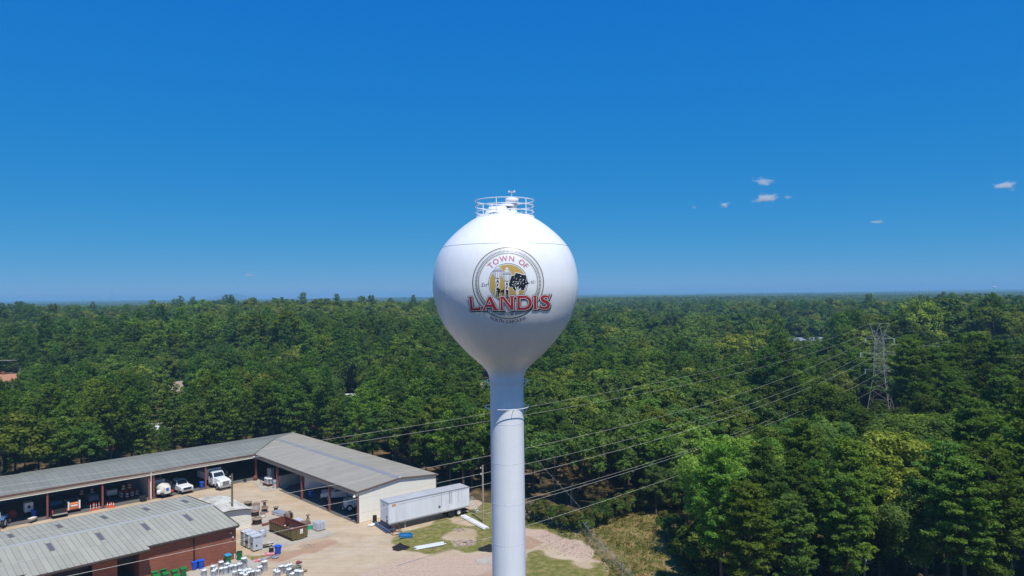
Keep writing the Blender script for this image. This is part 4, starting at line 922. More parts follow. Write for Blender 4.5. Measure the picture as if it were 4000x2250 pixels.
def pickup(label, loc, rz, paint=VWHITE, utility=False, crew=True, s=1.0, grille=DARK, name='pickup_truck', open_bed=True):
    t = thing(name, label, 'truck', loc, rz); t.scale = (s, s, s)
    L, W = 3.05, 1.0
    MB().prism([(-0.6, 0.50), (2.0, 0.50), (2.15, 0.62), (3.0, 0.62), (L, 0.72), (L, 1.08), (2.85, 1.20), (1.42, 1.30), (-0.6, 1.30)], -W, W, 'Y').build('body', paint, t, bevel=0.05)
    cabm = MB(); frustum(cabm, (-0.62 if crew else 0.1, 1.45, -0.96, 0.96, 1.28), (-0.45 if crew else 0.25, 0.75, -0.78, 0.78, 1.98)); cabm.build('cab', paint, t, bevel=0.06)
    cab_glass(t, -0.62 if crew else 0.1, 1.45, 0.96, 1.28, 1.98, 0.17, 0.70, 0.18)
    if utility:
        MB().box(-3.1, -0.68, -1.03, -0.62, 0.6, 1.55).box(-3.1, -0.68, 0.62, 1.03, 0.6, 1.55).box(-3.1, -0.68, -0.62, 0.62, 0.6, 0.85).build('utility_body', paint, t, bevel=0.03)
        for s_ in (-1, 1):
            for q in (-2.7, -1.6): MB().obox((q, s_*1.035, 1.1), 0.7, 0.02, 0.7).build('locker_door', GREYBODY, t)
        ld = MB()
        for yy in (-0.5, 0.5): ld.cyl((-3.0, yy, 1.55), (-3.0, yy, 2.15), 0.03, n=6).cyl((-0.75, yy, 1.3), (-0.75, yy, 2.15), 0.03, n=6).cyl((-3.1, yy, 2.15), (0.9, yy, 2.15), 0.03, n=6)
        ld.build('ladder_rack', DARK, t)
    else:
        MB().box(-3.0, -0.62, -W, -0.88, 0.5, 1.32).box(-3.0, -0.62, 0.88, W, 0.5, 1.32).box(-3.0, -2.9, -0.88, 0.88, 0.5, 1.32).box(-2.9, -0.62, -0.88, 0.88, 0.5, 0.8).build('bed', paint, t)
    MB().obox((L+0.015, 0, 0.92), 0.05, 1.3, 0.34).build('grille', grille, t)
    MB().obox((L+0.06, 0, 0.60), 0.14, 1.96, 0.24).build('bumper', CHROME, t, bevel=0.03)
    MB().obox((-3.08, 0, 0.58), 0.14, 1.9, 0.2).build('rear_bumper', CHROME, t)
    for s_ in (-1, 1):
        MB().obox((L+0.01, s_*0.80, 0.95), 0.06, 0.26, 0.26).build('headlamp', LAMPM, t)
        MB().obox((-3.02, s_*0.92, 1.05), 0.06, 0.14, 0.36).build('tail_lamp', LAMPR, t)
        MB().obox((1.0, s_*1.13, 1.42), 0.12, 0.24, 0.2).build('mirror', DARK, t)
        for xx in (2.05, -1.9): wheel(t, xx, s_*0.86, 0.41, 0.28, s_)
    MB().box(-2.9, 2.8, -0.6, 0.6, 0.35, 0.55).build('chassis', DARK, t)
    return t
def big_truck(label, loc, rz, kind):
    t = thing('dump_truck' if kind == 'dump' else 'bucket_truck' if kind == 'bucket' else 'flatbed_truck', label, 'truck', loc, rz)
    MB().prism([(0.9, 0.75), (2.0, 0.62), (3.3, 0.62), (3.55, 0.75), (3.55, 1.45), (3.35, 1.62), (1.9, 1.80), (0.9, 1.80)], -0.88, 0.88, 'Y').build('hood', VWHITE, t, bevel=0.08)
    for s_ in (-1, 1):
        MB().prism([(1.95, 0.62), (2.1, 1.12), (2.5, 1.36), (3.0, 1.3), (3.35, 0.98), (3.45, 0.62), (3.2, 0.62), (3.1, 0.95), (2.75, 1.12), (2.4, 1.02), (2.25, 0.62)], s_*0.86, s_*1.16, 'Y').build('fender', VWHITE, t, bevel=0.03)
    c = MB(); c.box(-0.55, 1.25, -1.02, 1.02, 0.75, 1.75); frustum(c, (-0.55, 1.25, -1.02, 1.02, 1.752), (-0.5, 0.72, -0.93, 0.93, 2.55)); c.build('cab', VWHITE, t, bevel=0.05)
    cab_glass(t, -0.55, 1.25, 1.02, 1.752, 2.55, 0.05, 0.53, 0.09)
    MB().obox((0.3, 0, 2.6), 0.5, 1.7, 0.08).build('roof_lamps', AMBER if kind != 'dump' else VWHITE, t)
    MB().obox((3.56, 0, 1.15), 0.06, 1.15, 0.62).build('grille', CHROME if kind == 'dump' else GREYBODY, t)
    for k in range(4): MB().obox((3.6, 0, 0.95+0.14*k), 0.02, 1.1, 0.05).build('grille_bar', DARK, t)
    MB().obox((3.72, 0, 0.62), 0.18, 2.3, 0.32).build('bumper', CHROME, t, bevel=0.04)
    for s_ in (-1, 1):
        MB().obox((3.5, s_*0.74, 1.02), 0.08, 0.28, 0.24).build('headlamp', LAMPM, t)
        MB().obox((0.95, s_*1.30, 1.95), 0.12, 0.26, 0.42).build('mirror', DARK, t)
        wheel(t, 2.72, s_*0.98, 0.50, 0.3, s_, VWHITE if kind != 'dump' else GALV)
        for xx in (-2.6,): wheel(t, xx, s_*0.92, 0.50, 0.5, s_)
        MB().cyl((-0.1, s_*0.98, 0.72), (0.9, s_*0.98, 0.72), 0.24, n=12).build('fuel_tank', CHROME, t)
    MB().box(-4.0, 2.6, -0.45, 0.45, 0.55, 0.85).build('chassis', DARK, t)
    if kind == 'dump':
        MB().box(-4.3, -0.85, -1.18, -1.08, 1.2, 2.25).box(-4.3, -0.85, 1.08, 1.18, 1.2, 2.25).box(-4.3, -0.85, -1.08, 1.08, 1.1, 1.2).box(-0.95, -0.85, -1.08, 1.08, 1.2, 2.7).box(-4.3, -4.2, -1.08, 1.08, 1.2, 2.2).build('dump_bed', VWHITE, t)
        for s_ in (-1, 1):
            for q in (-3.8, -3.1, -2.4, -1.7): MB().obox((q, s_*1.2, 1.72), 0.12, 0.06, 1.0).build('bed_rib', VWHITE, t)
        MB().cyl((-0.55, -1.2, 2.85), (-0.55, 1.2, 2.85), 0.15, n=12).build('tarp_roll', VWHITE, t)
        MB().box(-0.98, -0.3, -1.05, 1.05, 2.62, 2.72).build('cab_shield', VWHITE, t)
    elif kind == 'bucket':
        MB().box(-4.2, -0.75, -1.15, 1.15, 0.95, 1.15).box(-4.2, -0.75, -1.15, -0.72, 1.15, 1.85).box(-4.2, -0.75, 0.72, 1.15, 1.15, 1.85).build('utility_body', VWHITE, t)
        MB().cyl((-2.6, 0, 1.15), (-2.6, 0, 2.35), 0.32, n=12).build('turret', VWHITE, t)
        MB().obox((-0.7, 0, 2.75), 4.2, 0.28, 0.28, 0, rad(-4)).build('boom', VWHITE, t)
        MB().lathe([(0.3, 0), (0.34, 0.9), (0.30, 0.9), (0.27, 0.05)], 12, (1.7, 0.35, 2.5)).build('bucket', VWHITE, t)
    return t
def at(u, v, z=0.0): p = G(u, v, z); return (float(p[0]), float(p[1]), 0.0)
RZF = math.atan2(d2[1], d2[0])             # facing out of the left wing (towards the workshop)
RZW = math.atan2(d1[1], d1[0])             # facing out of the right wing
def place(lx_, ly_, z=0.0): return L2W(lx_, ly_, z)
big_truck('white dump truck with tarp roller parked half out of the left shed wing', place(6.9, -0.3), RZF+0.10, 'dump')
pickup('white crew cab pickup nosing out of the shed beside the vacuum trailer', place(12.4, -1.8), RZF+0.12, utility=True)
pickup('white four-door service truck shaded inside the right shed wing', place(-4.6, 22.2), RZW-0.58, utility=True, s=1.1, grille=CHROME)
big_truck('white bucket truck shaded at the end of the right shed wing', place(-4.7, 29.2), RZW-0.45, 'bucket')
pickup('black pickup parked tail out in the left shed wing', place(30.0, -2.0), RZF+math.pi, VBLACK, s=1.0, name='black_pickup')
pickup('white work truck parked deep behind the vacuum trailer', place(14.4, -8.6), RZF+0.05, utility=True)
pickup('grey pickup in deep shade behind the dump truck', place(4.0, -8.0), RZF, mat_basic('vehicle_grey', (0.30, 0.31, 0.33), 0.3))
# white enclosed trailer in the right wing
et = thing('enclosed_trailer', 'white enclosed trailer with open dark rear doorway in the right shed wing', 'trailer', place(-5.0, 15.6), RZW-0.50)
MB().box(-3.2, 3.2, -1.15, 1.15, 0.75, 3.1).build('body', VWHITE, et, bevel=0.05)
MB().obox((3.21, 0, 2.35), 0.04, 1.75, 1.15).build('doorway', DARK, et); MB().obox((3.23, 0, 1.2), 0.04, 2.0, 0.75).build('tailgate', VWHITE, et)
for s_ in (-1, 1):
    for xx in (-0.5, 0.5): wheel(et, xx, s_*1.2, 0.36, 0.22, s_)
    MB().obox((3.24, s_*0.95, 0.9), 0.05, 0.18, 0.14).build('tail_lamp', LAMPR, et)
# vacuum excavation trailer
vt = thing('vacuum_trailer', 'cream vacuum tank trailer with round door and blue decal under the shed', 'trailer', place(15.4, -0.4), RZF+0.12)
MB().cyl((-2.2, 0, 1.35), (0.85, 0, 1.35), 0.78, n=24).build('tank', CREAM, vt)
door = MB().lathe([(0.0, 0.2), (0.4, 0.16), (0.72, 0.05), (0.84, 0.0), (0.84, -0.08)], 24, (0.95, 0, 1.35), axis='X', caps=False).build('tank_door', CREAM, vt)
MB().lathe([(0.86, -0.04), (0.92, 0.0), (0.86, 0.05)], 24, (0.95, 0, 1.35), axis='X', caps=False).build('door_ring', CREAM, vt)
MB().obox((1.35, 0.15, 1.15), 0.5, 0.95, 1.05).build('control_box', CREAM, vt, bevel=0.04)
MB().obox((1.61, 0.10, 1.3), 0.02, 0.45, 0.5).build('decal', mat_basic('decal_blue', (0.03, 0.12, 0.45), 0.4), vt)
MB().box(-2.8, 1.7, -0.85, 0.85, 0.5, 0.62).build('frame', DARK, vt)
MB().lathe([(0.26, -0.3), (0.34, -0.1), (0.34, 0.2), (0.2, 0.34), (0, 0.36)], 14, (0.9, -0.95, 1.0), caps=False).build('water_tank', WHITE, vt)
MB().box(-2.6, -0.9, -0.8, 0.8, 2.0, 2.5).build('engine_housing', GREYBODY, vt)
for s_ in (-1, 1):
    for xx in (-0.9, 0.0): wheel(vt, xx, s_*1.0, 0.38, 0.24, s_)
MB().lathe([(0.001, -0.2), (0.3, -0.2), (0.3, 0.2), (0.001, 0.2)], 14, (1.2, 0.98, 0.75), axis='Y').build('hose_reel', mat_basic('hose_red', (0.35, 0.05, 0.04), 0.6), vt)
# orange skid steer
sk = thing('skid_steer', 'orange skid steer loader with white posts parked under the left wing', 'loader', at(300, 1999), RZF)
sk.location = place(27.9, -1.5)
MB().prism([(-1.2, 0.45), (1.1, 0.45), (1.2, 0.6), (1.2, 1.35), (1.0, 1.55), (-1.2, 1.4)], -0.62, 0.62, 'Y').build('body', mat_basic('loader_orange', (0.55, 0.16, 0.06), 0.45), sk, bevel=0.05)
cb_ = MB(); frustum(cb_, (-0.7, 0.6, -0.58, 0.58, 1.5), (-0.6, 0.5, -0.52, 0.52, 2.15)); cb_.build('cab', VBLACK, sk)
cab_glass(sk, -0.7, 0.6, 0.58, 1.5, 2.15, 0.1, 0.1, 0.06)
MB().obox((1.215, 0, 1.12), 0.03, 0.9, 0.2).build('badge_plate', WHITE, sk)
for s_ in (-1, 1):
    MB().box(1.0, 1.22, s_*0.72-0.1, s_*0.72+0.1, 0.55, 1.75).build('lift_post', WHITE, sk)
    MB().obox((0.0, s_*0.75, 1.62), 2.2, 0.14, 0.16).build('lift_arm', WHITE, sk)
    for xx in (-0.65, 0.65): wheel(sk, xx, s_*0.78, 0.38, 0.26, s_, CREAM)
# tractor with box blade at the left edge
tr = thing('tractor', 'old blue tractor with rear blade at the open front of the shed', 'tractor', place(37.1, -0.2), RZF+math.pi-0.5)
MB().prism([(0.2, 0.75), (2.0, 0.75), (2.05, 1.2), (1.9, 1.35), (0.2, 1.42)], -0.32, 0.32, 'Y').build('hood', mat_basic('tractor_blue', (0.05, 0.13, 0.28), 0.5), tr, bevel=0.05)
MB().box(-0.6, 0.3, -0.28, 0.28, 0.55, 1.0).build('gearbox', GREYBODY, tr)
MB().obox((-0.5, 0, 1.15), 0.45, 0.5, 0.12).obox((-0.72, 0, 1.4), 0.1, 0.5, 0.45).build('seat', DARK, tr)
for s_ in (-1, 1):
    wheel(tr, -0.5, s_*0.72, 0.72, 0.38, s_, CREAM); wheel(tr, 1.6, s_*0.62, 0.40, 0.24, s_, CREAM)
    MB().prism([(-1.2, 1.25), (-0.9, 1.5), (-0.1, 1.5), (0.15, 1.3), (-0.1, 1.42), (-0.9, 1.42)], s_*0.5, s_*0.95, 'Y').build('fender', MATS['tractor_blue'], tr)
    MB().obox((-0.8, s_*0.42, 1.75), 0.09, 0.09, 1.1, 0, rad(-12)).build('roll_bar', STEEL_LT, tr)
MB().obox((-0.92, 0, 2.28), 0.1, 0.95, 0.1).build('roll_bar_top', STEEL_LT, tr)
MB().obox((-2.4, 0, 0.3), 0.08, 1.9, 0.5, 0.35).build('blade', RUST, tr); MB().cyl((-1.0, 0, 0.6), (-2.4, 0, 0.45), 0.07, n=8).build('blade_arm', RUST, tr)
# wheelbarrow
wb = thing('wheelbarrow', 'pale wheelbarrow standing beside the blue cart under the shed edge', 'wheelbarrow', place(33.4, 0.75), RZF+2.2)
mm = MB(); frustum(mm, (-0.3, 0.35, -0.2, 0.2, 0.42), (-0.5, 0.55, -0.35, 0.35, 0.72)); mm.build('tray', CREAM, wb)
wheel(wb, 0.72, 0, 0.2, 0.1, 1)
for s_ in (-1, 1):
    MB().tube([(0.72, s_*0.08, 0.2), (0.0, s_*0.2, 0.42), (-1.0, s_*0.28, 0.62)], 0.025, 6).build('handle', PALLET, wb)
    MB().tube([(-0.25, s_*0.2, 0.45), (-0.35, s_*0.24, 0.0)], 0.02, 6).build('leg', DARK, wb)
# white generator cabinet
gc = thing('generator_cabinet', 'white equipment cabinet with dark square panel inside the left wing', 'cabinet', place(33.2, -3.4), RZF)
MB().box(-0.6, 0.6, -0.55, 0.55, 0.75, 2.1).build('case', VWHITE, gc, bevel=0.03); MB().obox((0.61, 0, 1.5), 0.03, 0.34, 0.4).build('panel', DARK, gc)
MB().box(-0.6, 0.6, -0.5, 0.5, 0.35, 0.75).build('base', DARK, gc)
for s_ in (-1, 1): wheel(gc, 0, s_*0.62, 0.3, 0.16, s_)
# red wire reel trailer
rr_ = thing('red_pump_cart', 'dark red pump cart standing inside the left end of the shed', 'cart', place(35.4, -2.4), RZF)
MB().lathe([(0.1, -0.3), (0.62, -0.3), (0.62, -0.22), (0.3, -0.2), (0.3, 0.2), (0.62, 0.22), (0.62, 0.3), (0.1, 0.3)], 18, (0, 0, 1.0), axis='X').build('drum', mat_basic('dark_red', (0.25, 0.03, 0.02), 0.6), rr_)
MB().cyl((0, 0, 1.0), (0.2, 0, 0.0), 0.05, n=6).build('leg', MATS['dark_red'], rr_); MB().cyl((0, -.5, 1.0), (-0.3, -0.5, 0.0), 0.05, n=6).build('leg', MATS['dark_red'], rr_); MB().cyl((0, .5, 1.0), (-0.3, 0.5, 0.0), 0.05, n=6).build('leg', MATS['dark_red'], rr_)
# flatbed trailer boards behind
cp = thing('air_compressor', 'grey towed air compressor in the shade behind the delineators', 'compressor', place(24.6, -4.2), RZF)
MB().prism([(-0.9, 0.5), (0.9, 0.5), (0.9, 1.1), (0.6, 1.4), (-0.9, 1.4)], -0.7, 0.7, 'Y').build('housing', mat_basic('slate_paint', (0.16, 0.19, 0.26), 0.5), cp, bevel=0.05)
MB().tube([(0.9, 0, 0.5), (1.8, 0, 0.4)], 0.05, 6).build('tow_bar', DARK, cp)
for s_ in (-1, 1): wheel(cp, 0, s_*0.78, 0.3, 0.18, s_)
ub = thing('equipment_crate', 'pale grey equipment crate against the barrels in the shed', 'crate', place(21.7, -5.0), RZF)
MB().box(-0.5, 0.5, -0.75, 0.75, 0.6, 1.4).build('box', STEEL_LT, ub, bevel=0.03); MB().box(-0.45, 0.45, -0.7, 0.7, 0.15, 0.6).build('skid', DARK, ub)
# semi trailer
p0, p1 = np.array([-17.05, 97.28]), np.array([-6.73, 105.19]); dirT = (p1-p0)/np.linalg.norm(p1-p0); nT = np.array([-dirT[1], dirT[0]])
TL, TW = 13.1, 2.45
ctr = p0 + dirT*TL/2 + nT*TW/2
TRWHITE = mat_basic('trailer_white', (0.76, 0.79, 0.83), 0.4, var=0.03, scale=0.7, dirt=(0.50, 0.50, 0.51), dirt_amt=0.5, dirt_scale=0.9, stretch=(1, 1, 0.16))
TRROOF = mat_basic('trailer_roof', (0.50, 0.50, 0.49), 0.5, var=0.06, scale=0.5, dirt=(0.36, 0.34, 0.31), dirt_amt=0.5)
st = thing('semi_trailer', 'long white box semi trailer with streaked sides parked by the shed end', 'trailer', (ctr[0], ctr[1], 0), math.atan2(dirT[1], dirT[0]))
hl, hw_ = TL/2, TW/2
for k in range(11):
    xa, xb = -hl+TL*k/11, -hl+TL*(k+1)/11
    for s_ in (-1, 1): MB().box(xa+0.006, xb-0.006, s_*hw_-0.03, s_*hw_+0.03, 1.18, 3.88).build('side_panel', TRWHITE, st)
MB().box(-hl-0.03, -hl+0.03, -hw_+0.031, hw_-0.031, 1.18, 3.88).build('nose_panel', TRWHITE, st)
MB().box(hl-0.03, hl+0.03, -hw_+0.031, -0.01, 1.18, 3.88).build('rear_door', TRWHITE, st); MB().box(hl-0.03, hl+0.03, 0.01, hw_-0.031, 1.18, 3.88).build('rear_door', TRWHITE, st)
for k in range(4):
    xa, xb = -hl+TL*k/4, -hl+TL*(k+1)/4; MB().box(xa+0.004, xb-0.004, -hw_+0.04, hw_-0.04, 3.86, 3.93).build('roof_sheet', TRROOF, st)
MB().box(-hl-0.05, hl+0.05, -hw_-0.045, -hw_+0.04, 3.80, 3.95).box(-hl-0.05, hl+0.05, hw_-0.04, hw_+0.045, 3.80, 3.95).box(-hl-0.05, -hl+0.03, -hw_+0.04, hw_-0.04, 3.80, 3.95).build('top_rail', GALV, st)
MB().box(-hl-0.02, hl+0.02, -hw_-0.04, -hw_+0.06, 1.02, 1.20).box(-hl-0.02, hl+0.02, hw_-0.06, hw_+0.04, 1.02, 1.20).build('bottom_rail', mat_basic('rail_grey', (0.36, 0.34, 0.32), 0.6, var=0.2, dirt=(0.2, 0.15, 0.12), dirt_amt=0.5), st)
MB().box(-hl, hl, -hw_+0.06, hw_-0.06, 1.02, 1.10).box(-hl+0.3, hl-0.3, -0.5, -0.35, 0.75, 1.02).box(-hl+0.3, hl-0.3, 0.35, 0.5, 0.75, 1.02).build('floor_frame', DARK, st)
for xx in (hl-3.0, hl-1.75):
    for s_ in (-1, 1): wheel(st, xx, s_*(hw_-0.32), 0.52, 0.5, s_, CREAM if xx > hl-2 else DARK)
for s_ in (-1, 1): MB().box(-hl+2.6, -hl+2.75, s_*0.8-0.07, s_*0.8+0.07, 0.0, 1.02).build('landing_leg', GALV, st)
MB().box(hl-1.2, hl, -hw_+0.1, hw_-0.1, 0.5, 0.58).build('rear_guard', DARK, st)
MB().obox((-hl+0.75, -hw_-0.035, 3.52), 0.62, 0.012, 0.34).build('orange_patch', mat_basic('patch_orange', (0.55, 0.26, 0.10), 0.6), st)
for xx, zz in ((-hl+8.0, 1.95),): MB().obox((xx, -hw_-0.036, zz), 0.34, 0.012, 0.34, 0, rad(45)).build('hazard_plate', mat_basic('plate_grey', (0.12, 0.13, 0.15), 0.5), st)
MB().obox((-hl-0.036, -hw_+0.55, 1.95), 0.012, 0.34, 0.34, 0, 0, rad(45)).build('hazard_plate', MATS['plate_grey'], st)
MB().obox((-hl-0.036, -hw_+0.5, 1.42), 0.012, 0.36, 0.36).build('connector_box', DARK, st)
MB().obox((-hl-0.036, 0.15, 3.45), 0.012, 0.5, 0.3).build('orange_patch', mat_basic('patch_faded', (0.60, 0.5, 0.38), 0.6), st)
for xx, w_ in ((-hl+8.3, 0.10), (-hl+9.6, 0.22), (-hl+10.0, 0.12), (-hl+11.2, 0.06)):
    MB().box(xx, xx+w_, -hw_-0.034, -hw_-0.031, 2.0+0.3*w_, 3.75).build('grime_streak', mat_basic('grime', (0.42, 0.43, 0.45), 0.6), st)

# ------------------------------------------------------------------ wheeled bins
def make_cart(body, lid, open_lid=False):
    t = thing('wheeled_bin', 'x', 'bin')
    m = MB(); frustum(m, (-0.24, 0.22, -0.22, 0.22, 0.06), (-0.33, 0.33, -0.29, 0.29, 0.98)); m.build('body', body, t, bevel=0.03)
    MB().box(-0.36, 0.36, -0.31, 0.31, 0.94, 1.0).build('rim', body, t)
    for zz in (0.45, 0.66): MB().obox((0.285 if zz < 0.5 else 0.305, 0, zz), 0.03, 0.34, 0.05).build('catch_bar', body, t)
    if open_lid:
        MB().obox((-0.42, 0, 0.62), 0.05, 0.6, 0.75).build('lid', lid, t); MB().box(-0.3, 0.3, -0.26, 0.26, 1.0, 1.005).build('inside', DARK, t)
    else:
        MB().prism([(-0.40, 1.0), (0.40, 1.0), (0.38, 1.05), (0.1, 1.10), (-0.40, 1.09)], -0.34, 0.34, 'Y').build('lid', lid, t, bevel=0.02)
    MB().cyl((-0.40, -0.24, 0.96), (-0.40, 0.24, 0.96), 0.022, n=8).build('handle', body, t)
    for s in (-1, 1):
        MB().lathe([(0.02, -0.04), (0.13, -0.04), (0.14, 0), (0.13, 0.04), (0.02, 0.04)], 14, (-0.24, s*0.27, 0.14), axis='Y').build('wheel', RUBBER, t)
    return t
_protos = {}
def put(key, maker, loc, rz, label, group=None, scale=None):
    """first use builds the thing, later uses copy it with all its parts"""
    if key not in _protos:
        t = maker(); bpy.context.view_layer.update(); _protos[key] = (t, kid_map(t)); o = t
        o.location = loc; o.rotation_euler = (0, 0, rz)
        if scale: o.scale = (scale, scale, scale)
    else:
        t, km = _protos[key]; o = copy_tree(t, km, None, loc, rz)
        s = scale or 1.0; o.scale = (s, s, s)
    o['label'] = label
    if 'group' in o.keys(): del o['group']
    if group: o['group'] = group
    return o
mkB = lambda: make_cart(BLUECART, BLUELID); mkG = lambda: make_cart(GREENCART, mat_basic('green_lid', (0.008, 0.20, 0.045), 0.45, var=0.08)); mkT = lambda: make_cart(GREENCART, TEALLID); mkO = lambda: make_cart(GREENCART, GREENCART, True)
for (u, v), lab, dr in (((758, 2227), 'blue wheeled bin by the brick wall, left one of the pair', 0.0), ((783, 2222), 'blue wheeled bin by the brick wall, right one of the pair', 0.1),
                    ((656, 2241), 'blue wheeled bin behind the green bins, farther from the pair', 0.2), ((697, 2232), 'blue wheeled bin behind the green bins, nearer the wall pair', 0.2),
                    ((1086, 2165), 'blue wheeled bin beside the black cable reel on open dirt', 0.3), ((131, 2022), 'blue wheeled bin next to the wheelbarrow in the shed', 0.0),
                    ((787, 1907), 'blue wheeled bin at the shed post beside the dump truck', 0.0), ((1217, 1945), 'blue wheeled bin in shade behind a red post of the right wing', math.pi/2)):
    put('blue', mkB, at(u, v), RZF + dr, lab, 'blue wheeled bins')
for i, (u, v) in enumerate(((602, 2268), (611, 2283), (634, 2257), (648, 2274), (682, 2264), (716, 2254), (690, 2284))):
    put('green', mkG, at(u, v), RZF+random.uniform(-.15, .15), 'green wheeled bin in the huddle below the brick wall', 'huddle of green wheeled bins')
put('teal', mkT, at(890, 2201), RZF, 'green wheeled bin with bright blue lid by the brick wall', 'bins with bright blue lids'); put('teal', mkT, at(1076, 1907), RZW, 'green wheeled bin with bright blue lid in front of the shed', 'bins with bright blue lids')
put('greenopen', mkO, at(935, 2188), RZF-0.5, 'open green wheeled bin at the corner of the brick workshop')

# ------------------------------------------------------------------ pole transformers standing on the ground
def make_can(r, h, mat, bush=2):
    t = thing('transformer_can', 'x', 'transformer')
    MB().lathe([(r*0.96, 0), (r*0.98, 0.04), (r, 0.06), (r, h-0.06), (r*1.06, h-0.05), (r*1.06, h)], 18).build('tank', mat, t)
    MB().lathe([(r*1.06, h), (r*0.98, h+0.05), (r*0.5, h+0.10), (0.0, h+0.12)], 18, caps=False).build('lid', WHITE, t)
    for k in range(bush):
        a = 0.7+math.pi*k; MB().lathe([(0.05, h+0.05), (0.07, h+0.12), (0.045, h+0.16), (0.06, h+0.22), (0.03, h+0.28)], 8, (r*0.5*math.cos(a), r*0.5*math.sin(a), 0)).build('bushing', GALV, t)
    MB().obox((r+0.05, 0, h*0.6), 0.12, 0.12, 0.3).build('lug', GALV, t)
    MB().obox((0.0, -r-0.003, h*0.62), 0.10, 0.02, 0.2).build('plate', DARK, t)
    return t
CANGREY = mat_basic('can_grey', (0.55, 0.58, 0.61), 0.4, var=0.05, dirt=(0.35, 0.33, 0.3), dirt_amt=0.3)
CANDARK = mat_basic('can_blue_grey', (0.36, 0.40, 0.44), 0.45, var=0.06)
zb = lambda x, y: (850+x/6.44, 2100+y/6.44)
cans = [(90, 800, 'm'), (92, 945, 's'), (205, 925, 's'), (240, 845, 'd'), (335, 895, 'm'), (450, 868, 's'), (558, 846, 'm'), (665, 758, 'l'), (-55, 960, 's'), (-340, 1010, 'm'), (-110, 905, 'm'), (-100, 1010, 's')]
for x, y, k in cans:
    lab = 'tall pale transformer can ending the row on the concrete pad' if k == 'l' else 'pale transformer can standing in the row on the concrete pad' if k != 'd' else 'blue-grey transformer can inside the pale row on the pad'
    if (x, y) == (-340, 1010): lab = 'lone pale transformer can between the green bins and the row'
    put('can'+k, lambda k=k: make_can({'s': .26, 'm': .30, 'l': .34, 'd': .27}[k], {'s': .82, 'm': .9, 'l': 1.15, 'd': .9}[k], CANDARK if k == 'd' else CANGREY), at(*zb(x, y)), random.uniform(0, 6), lab, 'transformer cans on the concrete pad')
for x, y, k in [(720, 990, 'd'), (805, 985, 'd'), (668, 1030, 'd'), (565, 1015, 'd'), (425, 1035, 's'), (770, 1050, 's'), (880, 1040, 'd'), (610, 1090, 'd'), (700, 1110, 's')]:
    put('can'+k, lambda k=k: make_can(.27, .9, CANDARK), at(*zb(x, y)), random.uniform(0, 6), 'dull transformer can in the cluster cut by the frame edge', 'cluster of transformer cans at the picture edge')
for x, y, k, lab in [(1058, 925, 'm', 'pale transformer can standing before the lettered one'), (1182, 840, 'l', 'pale lettered transformer can on bare dirt by the signs'), (1020, 1010, 's', 'small pale transformer can beside two taller ones on dirt')]:
    put('can'+k, lambda k=k: make_can(.30, .9, CANGREY), at(*zb(x, y)), random.uniform(0, 6), lab, 'transformer cans on the bare dirt')
for x, y, k in [(1458, 995, 's'), (1515, 1045, 'm'), (1600, 905, 'm'), (1720, 885, 's'), (1812, 865, 'm'), (1798, 985, 'm'), (1990, 1025, 'm'), (2095, 1035, 'm'), (1880, 1080, 's')]:
    put('can'+k, lambda k=k: make_can(.30, .9, CANGREY), at(*zb(x, y)), random.uniform(0, 6), 'pale transformer can grouped round the olive box', 'transformer cans round the olive box')
for x, y in [(430, 545), (405, 540), (345, 530)]:
    b_ = put('bottle', lambda: (lambda t: (MB().lathe([(0.10, 0), (0.115, 0.03), (0.115, 0.62), (0.05, 0.74), (0.035, 0.80)], 12).build('cylinder', STEEL_LT, t), MB().lathe([(0.05, .8), (.06, .86), (.03, .9)], 8).build('valve', GALV, t), t)[2])(thing('gas_bottle', 'x', 'gas bottle')), at(*zb(x, y)), 0, 'slim grey gas bottle against the wall between two bins', 'gas bottles between the bins')

# ------------------------------------------------------------------ switchgear cabinets
def make_cabinet():
    t = thing('switchgear_cabinet', 'x', 'cabinet')
    MB().box(-0.5, 0.5, -0.62, 0.62, 0.12, 1.8).build('case', CABGREY, t, bevel=0.02)
    MB().box(-0.54, 0.54, -0.66, 0.66, 1.8, 1.86).build('top', STEEL_LT, t)
    MB().box(-0.45, 0.45, -0.58, 0.58, 0.0, 0.12).build('plinth', DARK, t)
    MB().obox((0.505, 0, 0.55), 0.02, 1.12, 0.78).build('door', CABGREY, t); MB().obox((0.505, 0, 1.36), 0.02, 1.12, 0.74).build('door', CABGREY, t)
    MB().obox((0.52, -0.18, 0.7), 0.02, 0.18, 0.24).build('label_plate', DARK, t); MB().obox((0.52, 0.0, 1.68), 0.02, 0.8, 0.05).build('vent', DARK, t)
    for i in range(3):
        for j in (-1, 0, 1): MB().lathe([(0.09, 1.86), (0.10, 1.93), (0.05, 2.0), (0.0, 2.02)], 8, (-0.3+0.3*i, j*0.36, 0), caps=False).build('bushing', STEEL_LT, t)
    for s in (-1, 1): MB().obox((0.1, s*0.66, 0.95), 0.25, 0.1, 0.14).build('lug', DARK, t)
    return t
cbx, cby = W2L(*at(1008, 2152)[:2]); cbx = float(cbx); cby = float(cby)
for k, lab in enumerate(('pale grey switchgear cabinet with dark plate, front one of three', 'pale grey switchgear cabinet, middle one of three by the store', 'pale grey switchgear cabinet, rear one of three by the store wall')):
    put('cabinet', make_cabinet, place(cbx+0.05*k, cby-0.5-1.35*k), RZF, lab, 'three switchgear cabinets')
fn = thing('black_hopper', 'black plastic hopper beside the grey switchgear cabinets', 'hopper', at(975, 2140))
MB().lathe([(0.30, 0), (0.33, 0.55), (0.55, 0.85), (0.58, 0.9), (0.5, 0.9), (0.28, 0.5)], 18).build('body', DARK, fn); MB().tube([(-0.5, 0, 0.86), (-0.75, -0.2, 0.9), (-0.9, -0.3, 0.55)], 0.04, 6).build('handle', DARK, fn)
gd = thing('steel_drum', 'open grey steel drum behind the switchgear cabinets', 'drum', at(1026, 2098))
